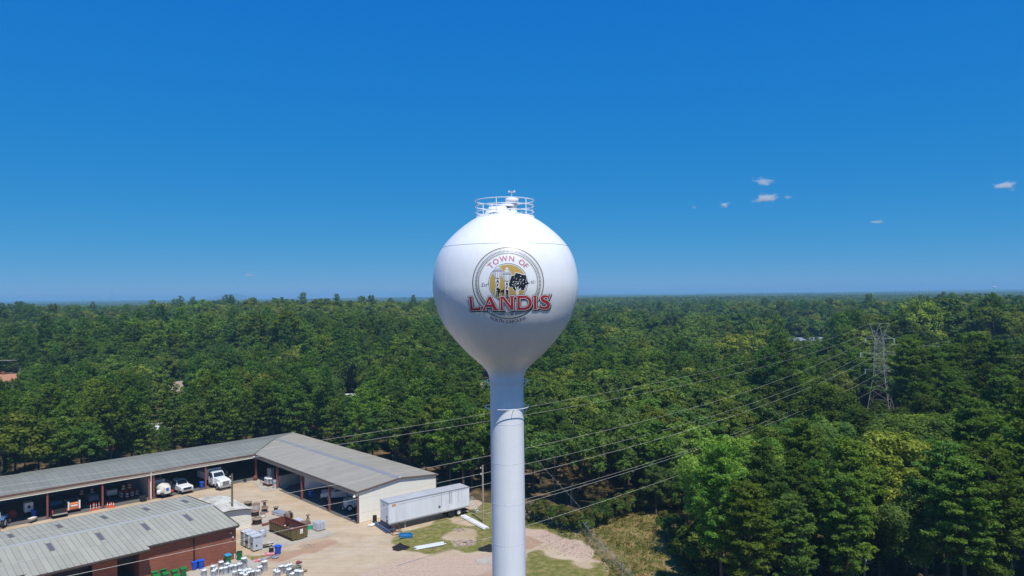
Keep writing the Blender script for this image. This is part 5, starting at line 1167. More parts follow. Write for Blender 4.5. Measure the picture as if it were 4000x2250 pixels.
MB().lathe([(0.46, 0), (0.48, 0.05), (0.46, 0.45), (0.49, 0.5), (0.46, 0.55), (0.48, 0.95), (0.44, 0.95), (0.44, 0.1)], 20).build('body', CANDARK, gd); MB().lathe([(0.5, 0.9), (0.5, 0.98), (0.45, 0.98)], 20, caps=False).build('rim', STEEL_LT, gd)

# ------------------------------------------------------------------ cable reels
WIREBLK = mat_basic('black_cable', (0.02, 0.02, 0.02), 0.6, var=0.4, scale=10); WIREALU = mat_basic('bare_wire', (0.55, 0.53, 0.54), 0.4, 0.3, var=0.2, scale=10)
def make_reel(R, w, core, wire, wr):
    t = thing('cable_reel', 'x', 'reel')
    for z in (0, w): MB().lathe([(0.06, z), (R, z), (R, z+0.06), (0.06, z+0.06)], 22).build('flange', REELWOOD, t)
    if wire: MB().lathe([(wr, 0.07), (wr*1.02, w*0.3), (wr, w*0.6), (wr*1.01, w-0.01)], 20, caps=False).build('winding', wire, t)
    MB().lathe([(core, 0.06), (core, w)], 14).build('core', REELWOOD, t)
    for k in range(3): MB().cyl((core*0.6*math.cos(2.1*k), core*0.6*math.sin(2.1*k), -0.0), (core*0.6*math.cos(2.1*k), core*0.6*math.sin(2.1*k), w+0.08), 0.02, n=6).build('bolt', GALV, t)
    return t
zc = lambda x, y: (900+x/5.795, 1900+y/5.795)
for key, xy, dims, lab in (('ra', (605, 850), (0.72, 0.72, 0.3, WIREBLK, 0.62), 'large wooden reel of black cable lying flat by the store corner'),
        ('rb', (560, 665), (0.62, 0.65, 0.25, WIREBLK, 0.55), 'wooden reel of black cable lying flat behind the largest one'),
        ('rc', (735, 690), (0.45, 0.6, 0.2, PVC, 0.34), 'small wooden reel with pale cord beside the black reels'),
        ('rd', (585, 525), (0.55, 0.85, 0.25, WIREALU, 0.52), 'reel wound with shiny bare wire'),
        ('re', (400, 440), (0.62, 0.5, 0.25, WIREBLK, 0.55), 'wooden reel of black cable half hidden behind the store roof'),
        ('rf', (785, 580), (0.5, 0.55, 0.18, WIREBLK, 0.3), 'dark wooden reel at the foot of the tall spool'),
        ('rg', (1030, 590), (0.38, 0.75, 0.2, WIREBLK, 0.27), 'short dark reel standing alone by the steel poles')):
    put(key, lambda d=dims: make_reel(*d), at(*zc(*xy)), random.uniform(0, 6), lab)
tsp = at(*zc(775, 560)); put('rh', lambda: make_reel(0.46, 0.85, 0.20, None, 0), (tsp[0], tsp[1], 0.62), 0.4, 'bare brown spool standing on another reel')
put('ri', lambda: make_reel(0.32, 0.62, 0.28, WIREBLK, 0.29), at(*zb(1352, 372)), 0, 'small reel of black cable next to the blue bin')
put('ri2', lambda: make_reel(0.3, 0.55, 0.12, None, 0), (*at(*zc(1755, 790))[:2], 0.32), 0, 'pale empty spool standing on a tilted pallet')
up = put('rj', lambda: make_reel(0.62, 0.6, 0.25, WIREBLK, 0.5), at(*zc(1360, 740)), 0, 'weathered reel standing on edge behind the dumpster')
up.rotation_euler = (rad(90), 0, RZF+0.3); up.location.z = 0.62
# ------------------------------------------------------------------ roll-off dumpster
C0 = np.array([-29.2, 94.0]); dl = np.array([-0.733, 0.681]); dw = np.array([0.70, 0.714]); DL, DW, DH = 5.9, 2.35, 1.55
dc = C0 + dl*DL/2 + dw*DW/2
du = thing('roll_off_dumpster', 'rusty olive roll-off dumpster with scrap inside on the concrete pad', 'dumpster', (dc[0], dc[1], 0.04), math.atan2(-dl[1], -dl[0]))
hx, hy = DL/2, DW/2
for s in (-1, 1):
    MB().add([(-hx, s*hy, 0.45), (hx, s*hy, 0.45), (hx, s*hy, DH), (-hx, s*hy, DH), (-hx, s*(hy-0.05), 0.45), (hx, s*(hy-0.05), 0.45), (hx, s*(hy-0.05), DH), (-hx, s*(hy-0.05), DH)], [(0, 1, 2, 3), (4, 7, 6, 5), (0, 4, 5, 1), (1, 5, 6, 2), (2, 6, 7, 3), (3, 7, 4, 0)]).build('side', OLIVE, du)
    MB().add([(-hx, s*(hy-0.22), 0.15), (hx, s*(hy-0.22), 0.15), (hx, s*hy, 0.449), (-hx, s*hy, 0.449), (-hx, s*(hy-0.27), 0.15), (hx, s*(hy-0.27), 0.15), (hx, s*(hy-0.05), 0.449), (-hx, s*(hy-0.05), 0.449)], [(0, 1, 2, 3), (4, 7, 6, 5), (0, 4, 5, 1), (1, 5, 6, 2), (2, 6, 7, 3), (3, 7, 4, 0)]).build('skirt', OLIVE, du)
    MB().box(-hx-0.02, hx+0.02, s*(hy-0.02)-0.07, s*(hy-0.02)+0.07, DH-0.06, DH+0.08).build('rim', RUST, du)
    for k in range(10): MB().box(-hx+0.25+k*0.6, -hx+0.33+k*0.6, s*(hy+0.04)-0.04, s*(hy+0.04)+0.04, 0.46, DH-0.07).build('rib', OLIVE, du)
for e in (-1, 1):
    MB().box(e*(hx-0.03)-0.03, e*(hx-0.03)+0.03, -hy+0.05, hy-0.05, 0.15, DH).build('end', OLIVE if e > 0 else RUST, du)
    MB().box(e*hx-0.06, e*hx+0.06, -hy+0.05, hy-0.05, DH-0.06, DH+0.08).build('rim', RUST, du)
for y in (-0.5, 0.5): MB().box(hx+0.001, hx+0.09, y-0.04, y+0.04, 0.05, DH-0.1).build('end_post', OLIVE, du)
MB().box(-hx+0.04, hx-0.06, -hy+0.06, hy-0.06, 0.15, 0.22).build('floor', RUST, du)
for s in (-1, 1):
    MB().box(-hx+0.03, hx-0.07, s*(hy-0.058)-0.006, s*(hy-0.058)+0.006, 0.46, DH-0.07).build('lining', RUST, du)
    MB().box(-hx, hx, s*0.5-0.08, s*0.5+0.08, 0.0, 0.15).build('skid', RUST, du)
MB().obox((hx+0.1, 0.0, 0.18), 0.1, 1.2, 0.12).build('hook_bar', OLIVE, du)
MB().obox((hx+0.035, 0.22, 1.12), 0.02, 0.42, 0.42).build('notice', WHITE, du)
MB().obox((hx+0.035, 0.20, 0.80), 0.02, 0.5, 0.14).build('number_plate', CREAM, du)
sj = thing('dumpster_scrap', 'jumbled scrap boards and metal lying in the dumpster', 'scrap', (dc[0], dc[1], 0.26), math.atan2(-dl[1], -dl[0]))
for k in range(16):
    MB().obox((random.uniform(-2.4, 2.3), random.uniform(-0.8, 0.8), random.uniform(0.1, 0.75)), random.uniform(0.5, 1.6), random.uniform(0.1, 0.4), 0.05, random.uniform(0, 3), random.uniform(-.5, .5), random.uniform(-.4, .4)).build('scrap_piece', random.choice([RUST, RUST, PALLET, GALV, CREAM, DARK]), sj)
# ------------------------------------------------------------------ caged canisters on a pallet
pc = at(1246, 2070); pk = thing('canister_pallet', 'pallet stacked with silver canisters beside the dumpster', 'pallet', (pc[0], pc[1], 0.03), RZF)
for k in range(5): MB().box(-0.72+k*0.32, -0.58+k*0.32, -0.65, 0.65, 0.12, 0.15).build('deck_board', PALLET, pk)
for y in (-0.55, 0, 0.55): MB().box(-0.75, 0.75, y-0.05, y+0.05, 0.0, 0.12).build('runner', PALLET, pk)
for lay in range(4):
    for i in range(6):
        for j in range(5):
            if 0 < i < 5 and 0 < j < 4 and lay < 3: continue
            MB().cyl((-0.64+0.255*i, -0.5+0.25*j, 0.16+0.25*lay), (-0.64+0.255*i, -0.5+0.25*j, 0.38+0.25*lay), 0.11, n=8).build('canister', STEEL_LT, pk)
gb = thing('green_crate', 'bright green plastic crate between dumpster and canister pallet', 'crate', at(1211, 2068))
MB().box(-0.3, 0.3, -0.22, 0.22, 0, 0.05).box(-0.3, -0.26, -0.22, 0.22, 0.05, 0.5).box(0.26, 0.3, -0.22, 0.22, 0.05, 0.5).box(-0.26, 0.26, -0.22, -0.18, 0.05, 0.5).box(-0.26, 0.26, 0.18, 0.22, 0.05, 0.5).build('box', mat_basic('bright_green', (0.02, 0.42, 0.22), 0.5), gb)
tp = thing('tilted_pallet', 'weathered pallet propped at a tilt under a pale spool', 'pallet', (*at(1196, 2046)[:2], 0.2), 0.5)
for k in range(6): MB().obox((-0.5+0.2*k, 0, 0.1), 0.14, 1.3, 0.03, 0, 0.18).build('deck_board', REELWOOD, tp)
for y in (-0.55, 0, 0.55): MB().obox((0, y, 0.02), 1.2, 0.08, 0.12, 0, 0.18).build('runner', REELWOOD, tp)
# bundles of steel poles and pipes
def bundle(name, label, a, b, n, r, mat, lay=1, jitter=0.05, z0=0.02, cat='pipes', part='pipe'):
    a = np.array(a[:2]); b = np.array(b[:2]); L = np.linalg.norm(b-a); d = (b-a)/L; nn = np.array([-d[1], d[0]])
    t = thing(name, label, cat, (a[0], a[1], 0), math.atan2(d[1], d[0]))
    for l in range(lay):
        for k in range(n-l):
            off = (k-(n-l-1)/2)*2.05*r; j = random.uniform(-jitter, jitter)*3
            MB().cyl((j, off, z0+r+l*1.75*r), (L+j+random.uniform(-.2, .2)*jitter*10, off+random.uniform(-1, 1)*jitter, z0+r+l*1.75*r), r, n=10).build(part, mat, t)
    return t
bundle('white_pipe_stack', 'stack of long bright white pipes on the grass by the utility pole', at(1809, 2019), at(1900, 2068), 6, 0.075, PVC, 2, 0.02)
bundle('grey_pipe_row', 'row of pale grey pipes lying in the grass by the dirt track', at(1624, 2144), at(1735, 2124), 8, 0.07, mat_basic('pale_pipe', (0.60, 0.62, 0.64), 0.5, var=0.1), 1, 0.09)
bundle('dark_pipe_bundle', 'bundle of dark blue pipes on the ground by the trailer nose', at(1478, 2046), at(1530, 2079), 8, 0.09, BLUEPIPE, 2, 0.07)
bundle('white_board_pile', 'pale boards dumped at the corner of the cream end wall', at(1441, 2058), at(1463, 2050), 3, 0.10, PVC, 1, 0.05, cat='boards', part='board')
bundle('steel_pole_bundle', 'bundle of grey steel poles lying beyond the dumpster', at(*zc(1010, 610)), at(*zc(1260, 670)), 5, 0.13, GALV, 2, 0.06, cat='poles', part='pole')
bundle('steel_rod_stack', 'small stack of pale steel channels behind the dumpster', at(*zc(1490, 745)), at(*zc(1620, 800)), 4, 0.1, STEEL_LT, 1, 0.03, cat='channels', part='channel')
bundle('rusty_beam', 'rusty beam lying between reels and dumpster', at(*zc(720, 900)), at(*zc(880, 860)), 2, 0.14, RUST, 1, 0.02, cat='beam', part='beam_half')
bundle('fence_pipe', 'short white pipe lying by the far fence', at(2077, 2012), at(2109, 2026), 2, 0.10, PVC, 1, 0.05)
# road signs on the ground
def sign(label, u, v, rot, col, n=8, r=0.45, pole=None):
    t = thing('road_sign', label, 'sign', (*at(u, v)[:2], 0.12), rot); t.rotation_euler = (rad(6), rad(-4), rot)
    MB().lathe([(r, 0), (r, 0.02)], n).build('plate', col, t)
    if col is SIGNRED:
        MB().lathe([(r*0.98, 0.0215), (r*0.98, 0.024), (r*0.9, 0.024), (r*0.9, 0.0215)], n, caps=False).build('border', WHITE, t)
        me_ = curve_mesh(None, 0.012, text='STOP', size=0.34)
        MB().add([(x-0.42, y-0.12, 0.026) for x, y in me_[0]], me_[1]).build('lettering', WHITE, t)
    if pole: MB().box(r*0.6, r*0.6+pole, -0.05, 0.05, -0.05, 0.0).build('post', GALV, t)
    return t
sign('red stop sign lying face up in the grass by the blue bin', *zb(1225, 440), 0.7, SIGNRED); sign('red stop sign lying next to the blue bin, tilted away', *zb(1360, 432), 0.3, SIGNRED)
sign('red stop sign on a grey post lying nearest the transformer cans', *zb(990, 595), 0.6, SIGNRED, pole=2.4); sign('bare grey sign plate lying on the dirt', *zb(1450, 502), 0.9, GALV, pole=0.0)
bundle('grey_sign_post', 'grey steel sign posts lying beside the red signs', at(*zb(1080, 575)), at(*zb(1340, 510)), 3, 0.06, GALV, 1, 0.06, cat='posts', part='post')
# bits by the transformers
ob = thing('olive_box', 'olive green steel box among the transformer cans', 'box', at(*zb(1965, 870)), RZW); MB().box(-0.55, 0.55, -0.35, 0.35, 0.05, 0.62).build('case', mat_basic('dull_green', (0.13, 0.15, 0.09), 0.6), ob, bevel=0.03); MB().box(-0.6, 0.6, -0.4, 0.4, 0.62, 0.70).build('lid', mat_basic('dull_green_lid', (0.18, 0.19, 0.12), 0.6), ob)
ob2 = thing('green_pad_box', 'flat grey-green pad box at the frame edge', 'box', at(*zb(1930, 1030)), RZW); MB().box(-0.6, 0.6, -0.5, 0.5, 0.0, 0.5).build('case', mat_basic('sage_paint', (0.24, 0.28, 0.24), 0.6), ob2, bevel=0.03); MB().box(-0.62, 0.62, -0.52, 0.52, 0.5, 0.54).build('lid', MATS['sage_paint'], ob2)
hy_ = thing('rusty_hydrant', 'rusty red hydrant top standing behind the olive box', 'hydrant', at(*zb(2030, 850))); MB().lathe([(0.10, 0), (0.10, 0.9), (0.13, 0.92)], 12).build('stem', WHITE, hy_); MB().lathe([(0.2, 0.9), (0.28, 0.98), (0.24, 1.15), (0.1, 1.25), (0, 1.28)], 14, caps=False).build('bonnet', RUST, hy_); MB().obox((0.2, 0, 1.05), 0.45, 0.2, 0.2).build('nozzle', RUST, hy_)
lg = thing('brown_log', 'short brown log lying beside the transformer cans', 'log', at(*zb(2040, 900))); p_ = np.array(at(*zb(2250, 850)))-np.array(at(*zb(2040, 900))); MB().tube([(0, 0, 0.15), (p_[0]*0.5, p_[1]*0.5, 0.17), (p_[0], p_[1], 0.15)], [0.14, 0.15, 0.12], 10).build('stem', WOODPOLE, lg); MB().cyl((p_[0]*0.6, p_[1]*0.6, 0.2), (p_[0]*0.62, p_[1]*0.62, 0.42), 0.05, n=6).build('branch_stub', WOODPOLE, lg)
wp = thing('insulator_pile', 'heap of small white insulators on the ground by the cabinets', 'insulators', at(*zb(1310, 180)))
for k in range(22): MB().lathe([(0.04, 0), (0.075, 0.03), (0.04, 0.06), (0.07, 0.1), (0.03, 0.13)], 8, (random.gauss(0, .28), random.gauss(0, .28), random.uniform(0, .22))).build('insulator', PVC, wp)
jk = thing('scrap_timber', 'dark scrap timbers lying beside the front switchgear cabinet', 'timber', at(*zb(1215, 240)))
for k in range(6): MB().obox((random.uniform(-.5, .5), random.uniform(-.4, .4), 0.08+0.06*k), random.uniform(0.8, 1.5), 0.12, 0.08, random.uniform(-0.4, 0.4)+0.5).build('timber_piece', random.choice([REELWOOD, DARK]), jk)
# yard heaps
def heap(name, label, u, v, r, h, mat, seed, kind=None, cat='heap'):
    n, mrings = 28, 9; rs = np.random.default_rng(seed); c = at(u, v); V = []; F = []
    for i in range(mrings):
        q = i/(mrings-1)
        for k in range(n):
            t = 2*math.pi*k/n; rr = r*q*(1+0.12*math.sin(3*t+seed)+0.06*math.sin(7*t)+0.05*rs.uniform(-1, 1)); V.append((rr*math.cos(t), rr*math.sin(t), h*(1-q)**0.8*(1+0.18*rs.uniform(-1, 1))*(math.cos(q*1.4)) + (-0.05 if q == 1 else 0.02)))
    for i in range(mrings-1):
        for k in range(n): F.append((i*n+k, (i+1)*n+k, (i+1)*n+(k+1) % n, i*n+(k+1) % n))
    me = bpy.data.meshes.new(name); me.from_pydata(V, [], F); me.update()
    o = link_mesh(name, me, mat); o.location = (c[0], c[1], 0); return tag(o, label, cat, kind=kind)
heap('asphalt_heap', 'low black asphalt heap at the grass corner by the dirt track', 1563, 2140, 1.15, 0.55, ASPHALT, 1); heap('asphalt_heap', 'low black asphalt heap half hidden behind the tower column', 1912, 2143, 1.35, 0.5, ASPHALT, 4)
def rubble(label, u, v, r, n, seed, smax=0.22):
    rs = random.Random(seed); c = at(u, v); m = MB()
    for k in range(n):
        a = rs.uniform(0, 6.28); q = r*math.sqrt(rs.random()); s = rs.uniform(0.05, smax); z = max(0.0, (1-q/r))*0.25
        m.obox((q*math.cos(a)*1.3, q*math.sin(a), z*rs.random()+s*0.3), s*rs.uniform(1, 2), s*rs.uniform(.8, 1.6), s*rs.uniform(0.4, 0.8), rs.uniform(0, 3), rs.uniform(-.6, .6), rs.uniform(-.6, .6))
    o = m.build('rubble', ROCK); o.location = (c[0], c[1], 0); return tag(o, label, 'rubble', kind='stuff')
rubble('heap of broken pale stone at the edge of the lawn', 1812, 2120, 1.3, 170, 1, 0.13); rubble('scatter of pale stones on the bare patch by the trailer', 1797, 2071, 0.8, 80, 2, 0.12); rubble('scatter of stones on the dirt in front of the dumpster', 1203, 2133, 0.9, 60, 3, 0.10)
rubble('broken stone strewn over the bank beside the fence', 2180, 2115, 3.2, 220, 4, 0.08); rubble('broken stone strewn along the fence foot', 2270, 2150, 2.6, 140, 5, 0.08)
def gravel_scatter():
    rs = random.Random(12); m = MB(); n = 0
    while n < 900:
        x, y = rs.uniform(-60, 9), rs.uniform(80, 124)
        if not in_poly([x], [y], YARD)[0]: continue
        lx_, ly_ = W2L(x, y)
        if (17 < lx_ and 17.5 < ly_ < 38) or lx_ < 1 or ly_ < 1: continue
        if rs.random() > 0.25+0.75*abs(float(wob(x, y, 0.4, 41))): continue
        s = rs.uniform(0.02, 0.06); m.obox((x, y, s*0.25), s*1.6, s*1.1, s*0.7, rs.uniform(0, 3), rs.uniform(-.5, .5), rs.uniform(-.5, .5)); n += 1
    tag(m.build('gravel', ROCK), 'loose stones scattered over the dirt yard', 'gravel', kind='stuff')
gravel_scatter()
rf = thing('angle_iron_stand', 'rusty angle-iron stand on the dirt beside the blue tray', 'stand', at(1547, 2083), 0.5)
for sx in (-1, 1):
    for sy in (-1, 1):
        MB().cyl((sx*.7, sy*.6, 0), (sx*.35, sy*.3, 1.0), 0.045, n=6).build('leg', RUST, rf)
    MB().cyl((sx*.7, -.6, .05), (sx*.7, .6, .05), 0.045, n=6).build('rail', RUST, rf); MB().cyl((-.7, sx*.6, .05), (.7, sx*.6, .05), 0.045, n=6).build('rail', RUST, rf); MB().cyl((sx*.35, -.3, 1.), (sx*.35, .3, 1.), 0.04, n=6).build('rail', RUST, rf)
bb = thing('blue_steel_tray', 'shallow blue steel tray lying tilted on the grass edge', 'tray', at(1585, 2098), 0.35); bb.rotation_euler = (0.1, 0.08, 0.35)
BT = mat_basic('tray_blue', (0.02, 0.17, 0.38), 0.5, var=0.15); MB().box(-0.75, 0.75, -0.5, 0.5, 0.12, 0.2).build('floor', BT, bb)
for s in (-1, 1): MB().box(-0.8, 0.8, s*0.5-0.03, s*0.5+0.03, 0.1, 0.38).build('side', BT, bb); MB().box(s*0.8-0.03, s*0.8+0.03, -0.46, 0.46, 0.1, 0.38).build('end', BT, bb); MB().box(-0.7, 0.7, s*0.35-0.05, s*0.35+0.05, 0.0, 0.12).build('runner', DARK, bb)
ls = thing('rolling_ladder', 'grey steel rolling ladder behind the rear of the semi trailer', 'ladder', at(1850, 2000), RZF+0.4)
for s in (-1, 1):
    MB().tube([(0.8, s*0.35, 0), (-0.4, s*0.35, 1.4), (-0.4, s*0.35, 2.1), (-0.9, s*0.35, 2.1), (-0.95, s*0.35, 0)], 0.03, 6).build('side_rail', STEEL_LT, ls); MB().tube([(0.9, s*0.37, 0.8), (-0.3, s*0.37, 2.1)], 0.025, 6).build('hand_rail', STEEL_LT, ls)
for k in range(5): MB().obox((0.6-0.24*k, 0, 0.24+0.28*k), 0.2, 0.7, 0.03).build('step', STEEL_LT, ls)
bd = thing('black_drum', 'black plastic drum against the cream end wall of the shed', 'drum', at(1464, 2040)); MB().lathe([(0.27, 0), (0.29, 0.04), (0.29, 0.3), (0.305, 0.32), (0.29, 0.34), (0.29, 0.62), (0.305, 0.64), (0.29, 0.66), (0.28, 0.92)], 18).build('body', DARK, bd); MB().lathe([(0.30, 0.9), (0.30, 0.95), (0.1, 0.96)], 18).build('lid', RUBBER, bd)
# things in and by the shed
def make_barrel():
    t = thing('traffic_barrel', 'x', 'barrel')
    OB = MATS.get('barrel_orange') or mat_basic('barrel_orange', (0.55, 0.075, 0.03), 0.5, var=0.15); WB = MATS.get('barrel_white') or mat_basic('barrel_white', (0.75, 0.72, 0.70), 0.5, var=0.1)
    MB().lathe([(0.33, 0.0), (0.33, 0.08)], 14).build('base', RUBBER, t)
    for k in range(5): r0, r1 = 0.29-0.02*k, 0.28-0.02*k; MB().lathe([(r0, 0.08+0.19*k), (r1, 0.26+0.19*k), (r1-0.012, 0.27+0.19*k)], 14, caps=False).build('band', OB if k % 2 == 0 else WB, t)
    MB().lathe([(0.19, 1.02), (0.1, 1.06), (0.0, 1.07)], 12, caps=False).build('top', OB, t)
    return t
for k, (lx_, ly_, z) in enumerate([(20.2, -1.6, 0), (19.4, -1.8, 0), (20.0, -2.6, 0), (19.2, -2.7, 0), (18.6, -2.2, 0), (20.8, -2.4, 0), (19.8, -3.5, 0), (20.7, -3.4, 0), (18.9, -3.6, 0), (20.4, -2.9, 1.0), (19.5, -3.1, 1.0)]):
    put('barrel', make_barrel, place(lx_-0.3, ly_-1.5, z), 0, 'orange and white traffic barrel in the cluster under the shed', 'traffic barrels')
for lx_, ly_ in ((25.6, -6.4), (24.2, -6.3)): put('barrel', make_barrel, place(lx_, ly_, 0.9), 0, 'banded barrel raised behind the compressor', 'barrels behind the compressor')
def make_cone():
    t = thing('traffic_cone', 'x', 'cone'); MB().obox((0, 0, 0.02), 0.36, 0.36, 0.04).build('base', ORANGE, t); MB().lathe([(0.15, 0.04), (0.10, 0.3), (0.03, 0.74), (0.0, 0.75)], 12, caps=False).build('body', ORANGE, t); MB().lathe([(0.095, 0.38), (0.07, 0.52)], 12, caps=False).build('collar', WHITE, t); return t
for lx_, ly_ in ((23.3, 0.5), (23.0, 0.2), (23.5, 0.05), (22.8, 0.55)): put('cone', make_cone, place(lx_, ly_), 0, 'orange traffic cone at the foot of the shed post', 'traffic cones at the shed post')
def make_del():
    t = thing('delineator', 'x', 'delineator'); MB().lathe([(0.2, 0), (0.2, 0.05), (0.06, 0.07)], 10).build('base', ORANGE, t)
    for k in range(5): MB().cyl((0, 0, 0.07+0.2*k), (0, 0, 0.26+0.2*k), 0.05, n=8).build('band', ORANGE if k % 2 == 0 else WHITE, t)
    return t
for lx_, ly_ in ((25.9, 0.45), (25.5, 0.3), (25.1, 0.4), (24.7, 0.25), (25.3, 0.0)): put('del', make_del, place(lx_, ly_), 0, 'banded road delineator beside the shed post', 'delineators beside the shed post')
def make_tyre():
    t = thing('tyre', 'x', 'tyre'); MB().lathe([(0.28, 0.03), (0.42, 0.0), (0.5, 0.06), (0.5, 0.2), (0.42, 0.26), (0.28, 0.23)], 20, caps=False).build('tread', RUBBER, t); MB().lathe([(0.28, 0.23), (0.26, 0.13), (0.28, 0.03)], 20, caps=False).build('bead', RUBBER, t); return t
for k in range(3): put('tyre', make_tyre, place(18.5+0.05*k, 0.45, 0.02+0.27*k), 0, ('tyre at the bottom of the stack by the partition', 'tyre in the middle of the stack by the partition', 'tyre on top of the stack by the partition')[k], 'stack of tyres')
CB = mat_basic('concrete_block', (0.52, 0.50, 0.46), 0.9, var=0.1, dirt=(0.3, 0.28, 0.25), dirt_amt=0.4)
cw = thing('concrete_bay_wall', 'tapered concrete wall piece at the inner corner of the shed', 'wall', place(-1.6, 2.2), RZF)
MB().prism([(-0.9, 0), (0.95, 0), (0.55, 1.9), (-0.9, 1.9)], -0.15, 0.45, 'Y').build('slab', CB, cw); MB().box(-1.0, 1.1, -0.3, 0.6, 0, 0.12).build('footing', CB, cw)
bw = thing('concrete_block_wall', 'long pale block wall inside the corner bay', 'wall', place(-4.5, 8.2), RZF+math.pi/2)
for k in range(5):
    for z in range(3): MB().box(-4+1.6*k+0.01, -2.4+1.6*k-0.01, -0.3, 0.3, 0.62*z, 0.62*z+0.6).build('block', CB, bw)
cp2 = thing('concrete_pillar', 'short concrete pillar next to the red post and bottles', 'pillar', place(0.3, 8.35), RZF); MB().box(-0.3, 0.3, -0.3, 0.3, 0, 1.45).build('shaft', CB, cp2); MB().box(-0.2, 0.2, -0.2, 0.2, 1.45, 1.55).build('cap', DARK, cp2)
ft = thing('hand_cart', 'low rusty flat cart by the concrete pillar', 'cart', place(0.4, 5.9), RZF+0.2)
MB().box(-0.9, 0.9, -0.5, 0.5, 0.32, 0.42).build('deck', RUST, ft); MB().tube([(-0.9, 0, 0.35), (-2.1, 0, 0.3), (-2.2, 0, 0.75)], 0.04, 6).build('tow_bar', RUST, ft)
for s in (-1, 1):
    for xx in (-0.6, 0.6): MB().lathe([(0.03, -0.05), (0.17, -0.05), (0.17, 0.05), (0.03, 0.05)], 12, (xx, s*0.5, 0.17), axis='Y').build('wheel', RUBBER, ft)
for k, (xx, yy) in enumerate(((-0.5, 0.2), (-0.1, -0.1), (0.3, 0.2), (0.6, -0.2))):
    q = place(0.4+yy, 5.9+xx); put('cans', lambda: make_can(.26, .82, CANGREY), (q[0], q[1], 0.42), 1.0*k, 'pale transformer can standing on the rusty flat cart', 'transformer cans on the flat cart')
bt_ = thing('brown_tank', 'small rusty brown tank by the inner corner post', 'tank', place(0.5, 0.9)); MB().lathe([(0.2, 0), (0.36, 0.1), (0.36, 0.7), (0.2, 0.85), (0, 0.88)], 14, caps=False).build('shell', RUST, bt_); MB().cyl((0, 0, .85), (0, 0, 1.0), 0.06, n=8).build('neck', RUST, bt_)
pm = thing('small_pump', 'small dark pump engine on the ground before the corner bay', 'pump', place(2.4, 1.0), 0.4); MB().obox((0, 0, 0.35), 0.5, 0.4, 0.35).build('engine', DARK, pm); MB().obox((0, 0, 0.08), 0.8, 0.5, 0.08).build('base', GREYBODY, pm); MB().cyl((0, 0, 0.52), (0, 0, 0.75), 0.1, n=8).build('air_filter', DARK, pm)
# utility poles
def pole(label, u, v, h, r=0.13, mat=WOODPOLE, lean=0.0):
    t = thing('utility_pole', label, 'pole', at(u, v)); MB().tube([(0, 0, -0.3), (lean*0.5, 0, h*0.5), (lean, 0, h)], [r, r*0.9, r*0.72], 10).build('shaft', mat, t)
    MB().lathe([(0.05, 0), (0.07, 0.1), (0.04, 0.2)], 8, (lean-0.28, 0, h-0.45)).build('insulator', PVC, t); MB().obox((lean-0.14, 0, h-0.4), 0.34, 0.07, 0.07).build('bracket', GALV, t)
    MB().obox((lean-0.22, -0.05, h-1.2), 0.16, 0.16, 0.2).build('junction_box', WHITE, t); return t
pole('grey-brown wooden utility pole on the grass beside the semi trailer', 1888, 2040, 8.0, 0.15, mat_basic('pole_grey', (0.36, 0.29, 0.22), 0.95, var=0.2, stretch=(6, 6, .5)))
pole('olive wooden utility pole rising between workshop and cream store', 908, 2062, 7.5, 0.16, mat_basic('pole_olive', (0.17, 0.15, 0.07), 0.95, var=0.2, stretch=(6, 6, .5)))
# chain link fence
def mat_mesh():
    m, nd, ln = new_mat('chain_link'); out = N(nd, 'ShaderNodeOutputMaterial'); tr = N(nd, 'ShaderNodeBsdfTransparent'); b = N(nd, 'ShaderNodeBsdfPrincipled', Roughness=0.5); b.inputs['Base Color'].default_value = (0.34, 0.35, 0.36, 1); b.inputs['Metallic'].default_value = 0.3
    mx = N(nd, 'ShaderNodeMixShader'); tc = N(nd, 'ShaderNodeTexCoord'); w1 = N(nd, 'ShaderNodeTexWave', Scale=5.0); w2 = N(nd, 'ShaderNodeTexWave', Scale=5.0); w1.bands_direction = 'DIAGONAL'
    mp = N(nd, 'ShaderNodeMapping'); mp.inputs['Scale'].default_value = (1, -1, 1); ln.new(tc.outputs['UV'], w1.inputs[0]); ln.new(tc.outputs['UV'], mp.inputs[0]); ln.new(mp.outputs[0], w2.inputs[0]); w2.bands_direction = 'DIAGONAL'
    ad = N(nd, 'ShaderNodeMath', operation='MAXIMUM'); ln.new(w1.outputs['Fac'], ad.inputs[0]); ln.new(w2.outputs['Fac'], ad.inputs[1]); gt = N(nd, 'ShaderNodeMath', operation='GREATER_THAN'); gt.inputs[1].default_value = 0.975; ln.new(ad.outputs[0], gt.inputs[0])
    ln.new(gt.outputs[0], mx.inputs[0]); ln.new(tr.outputs[0], mx.inputs[1]); ln.new(b.outputs[0], mx.inputs[2]); ln.new(mx.outputs[0], out.inputs['Surface']); return m
CHAIN = mat_mesh()
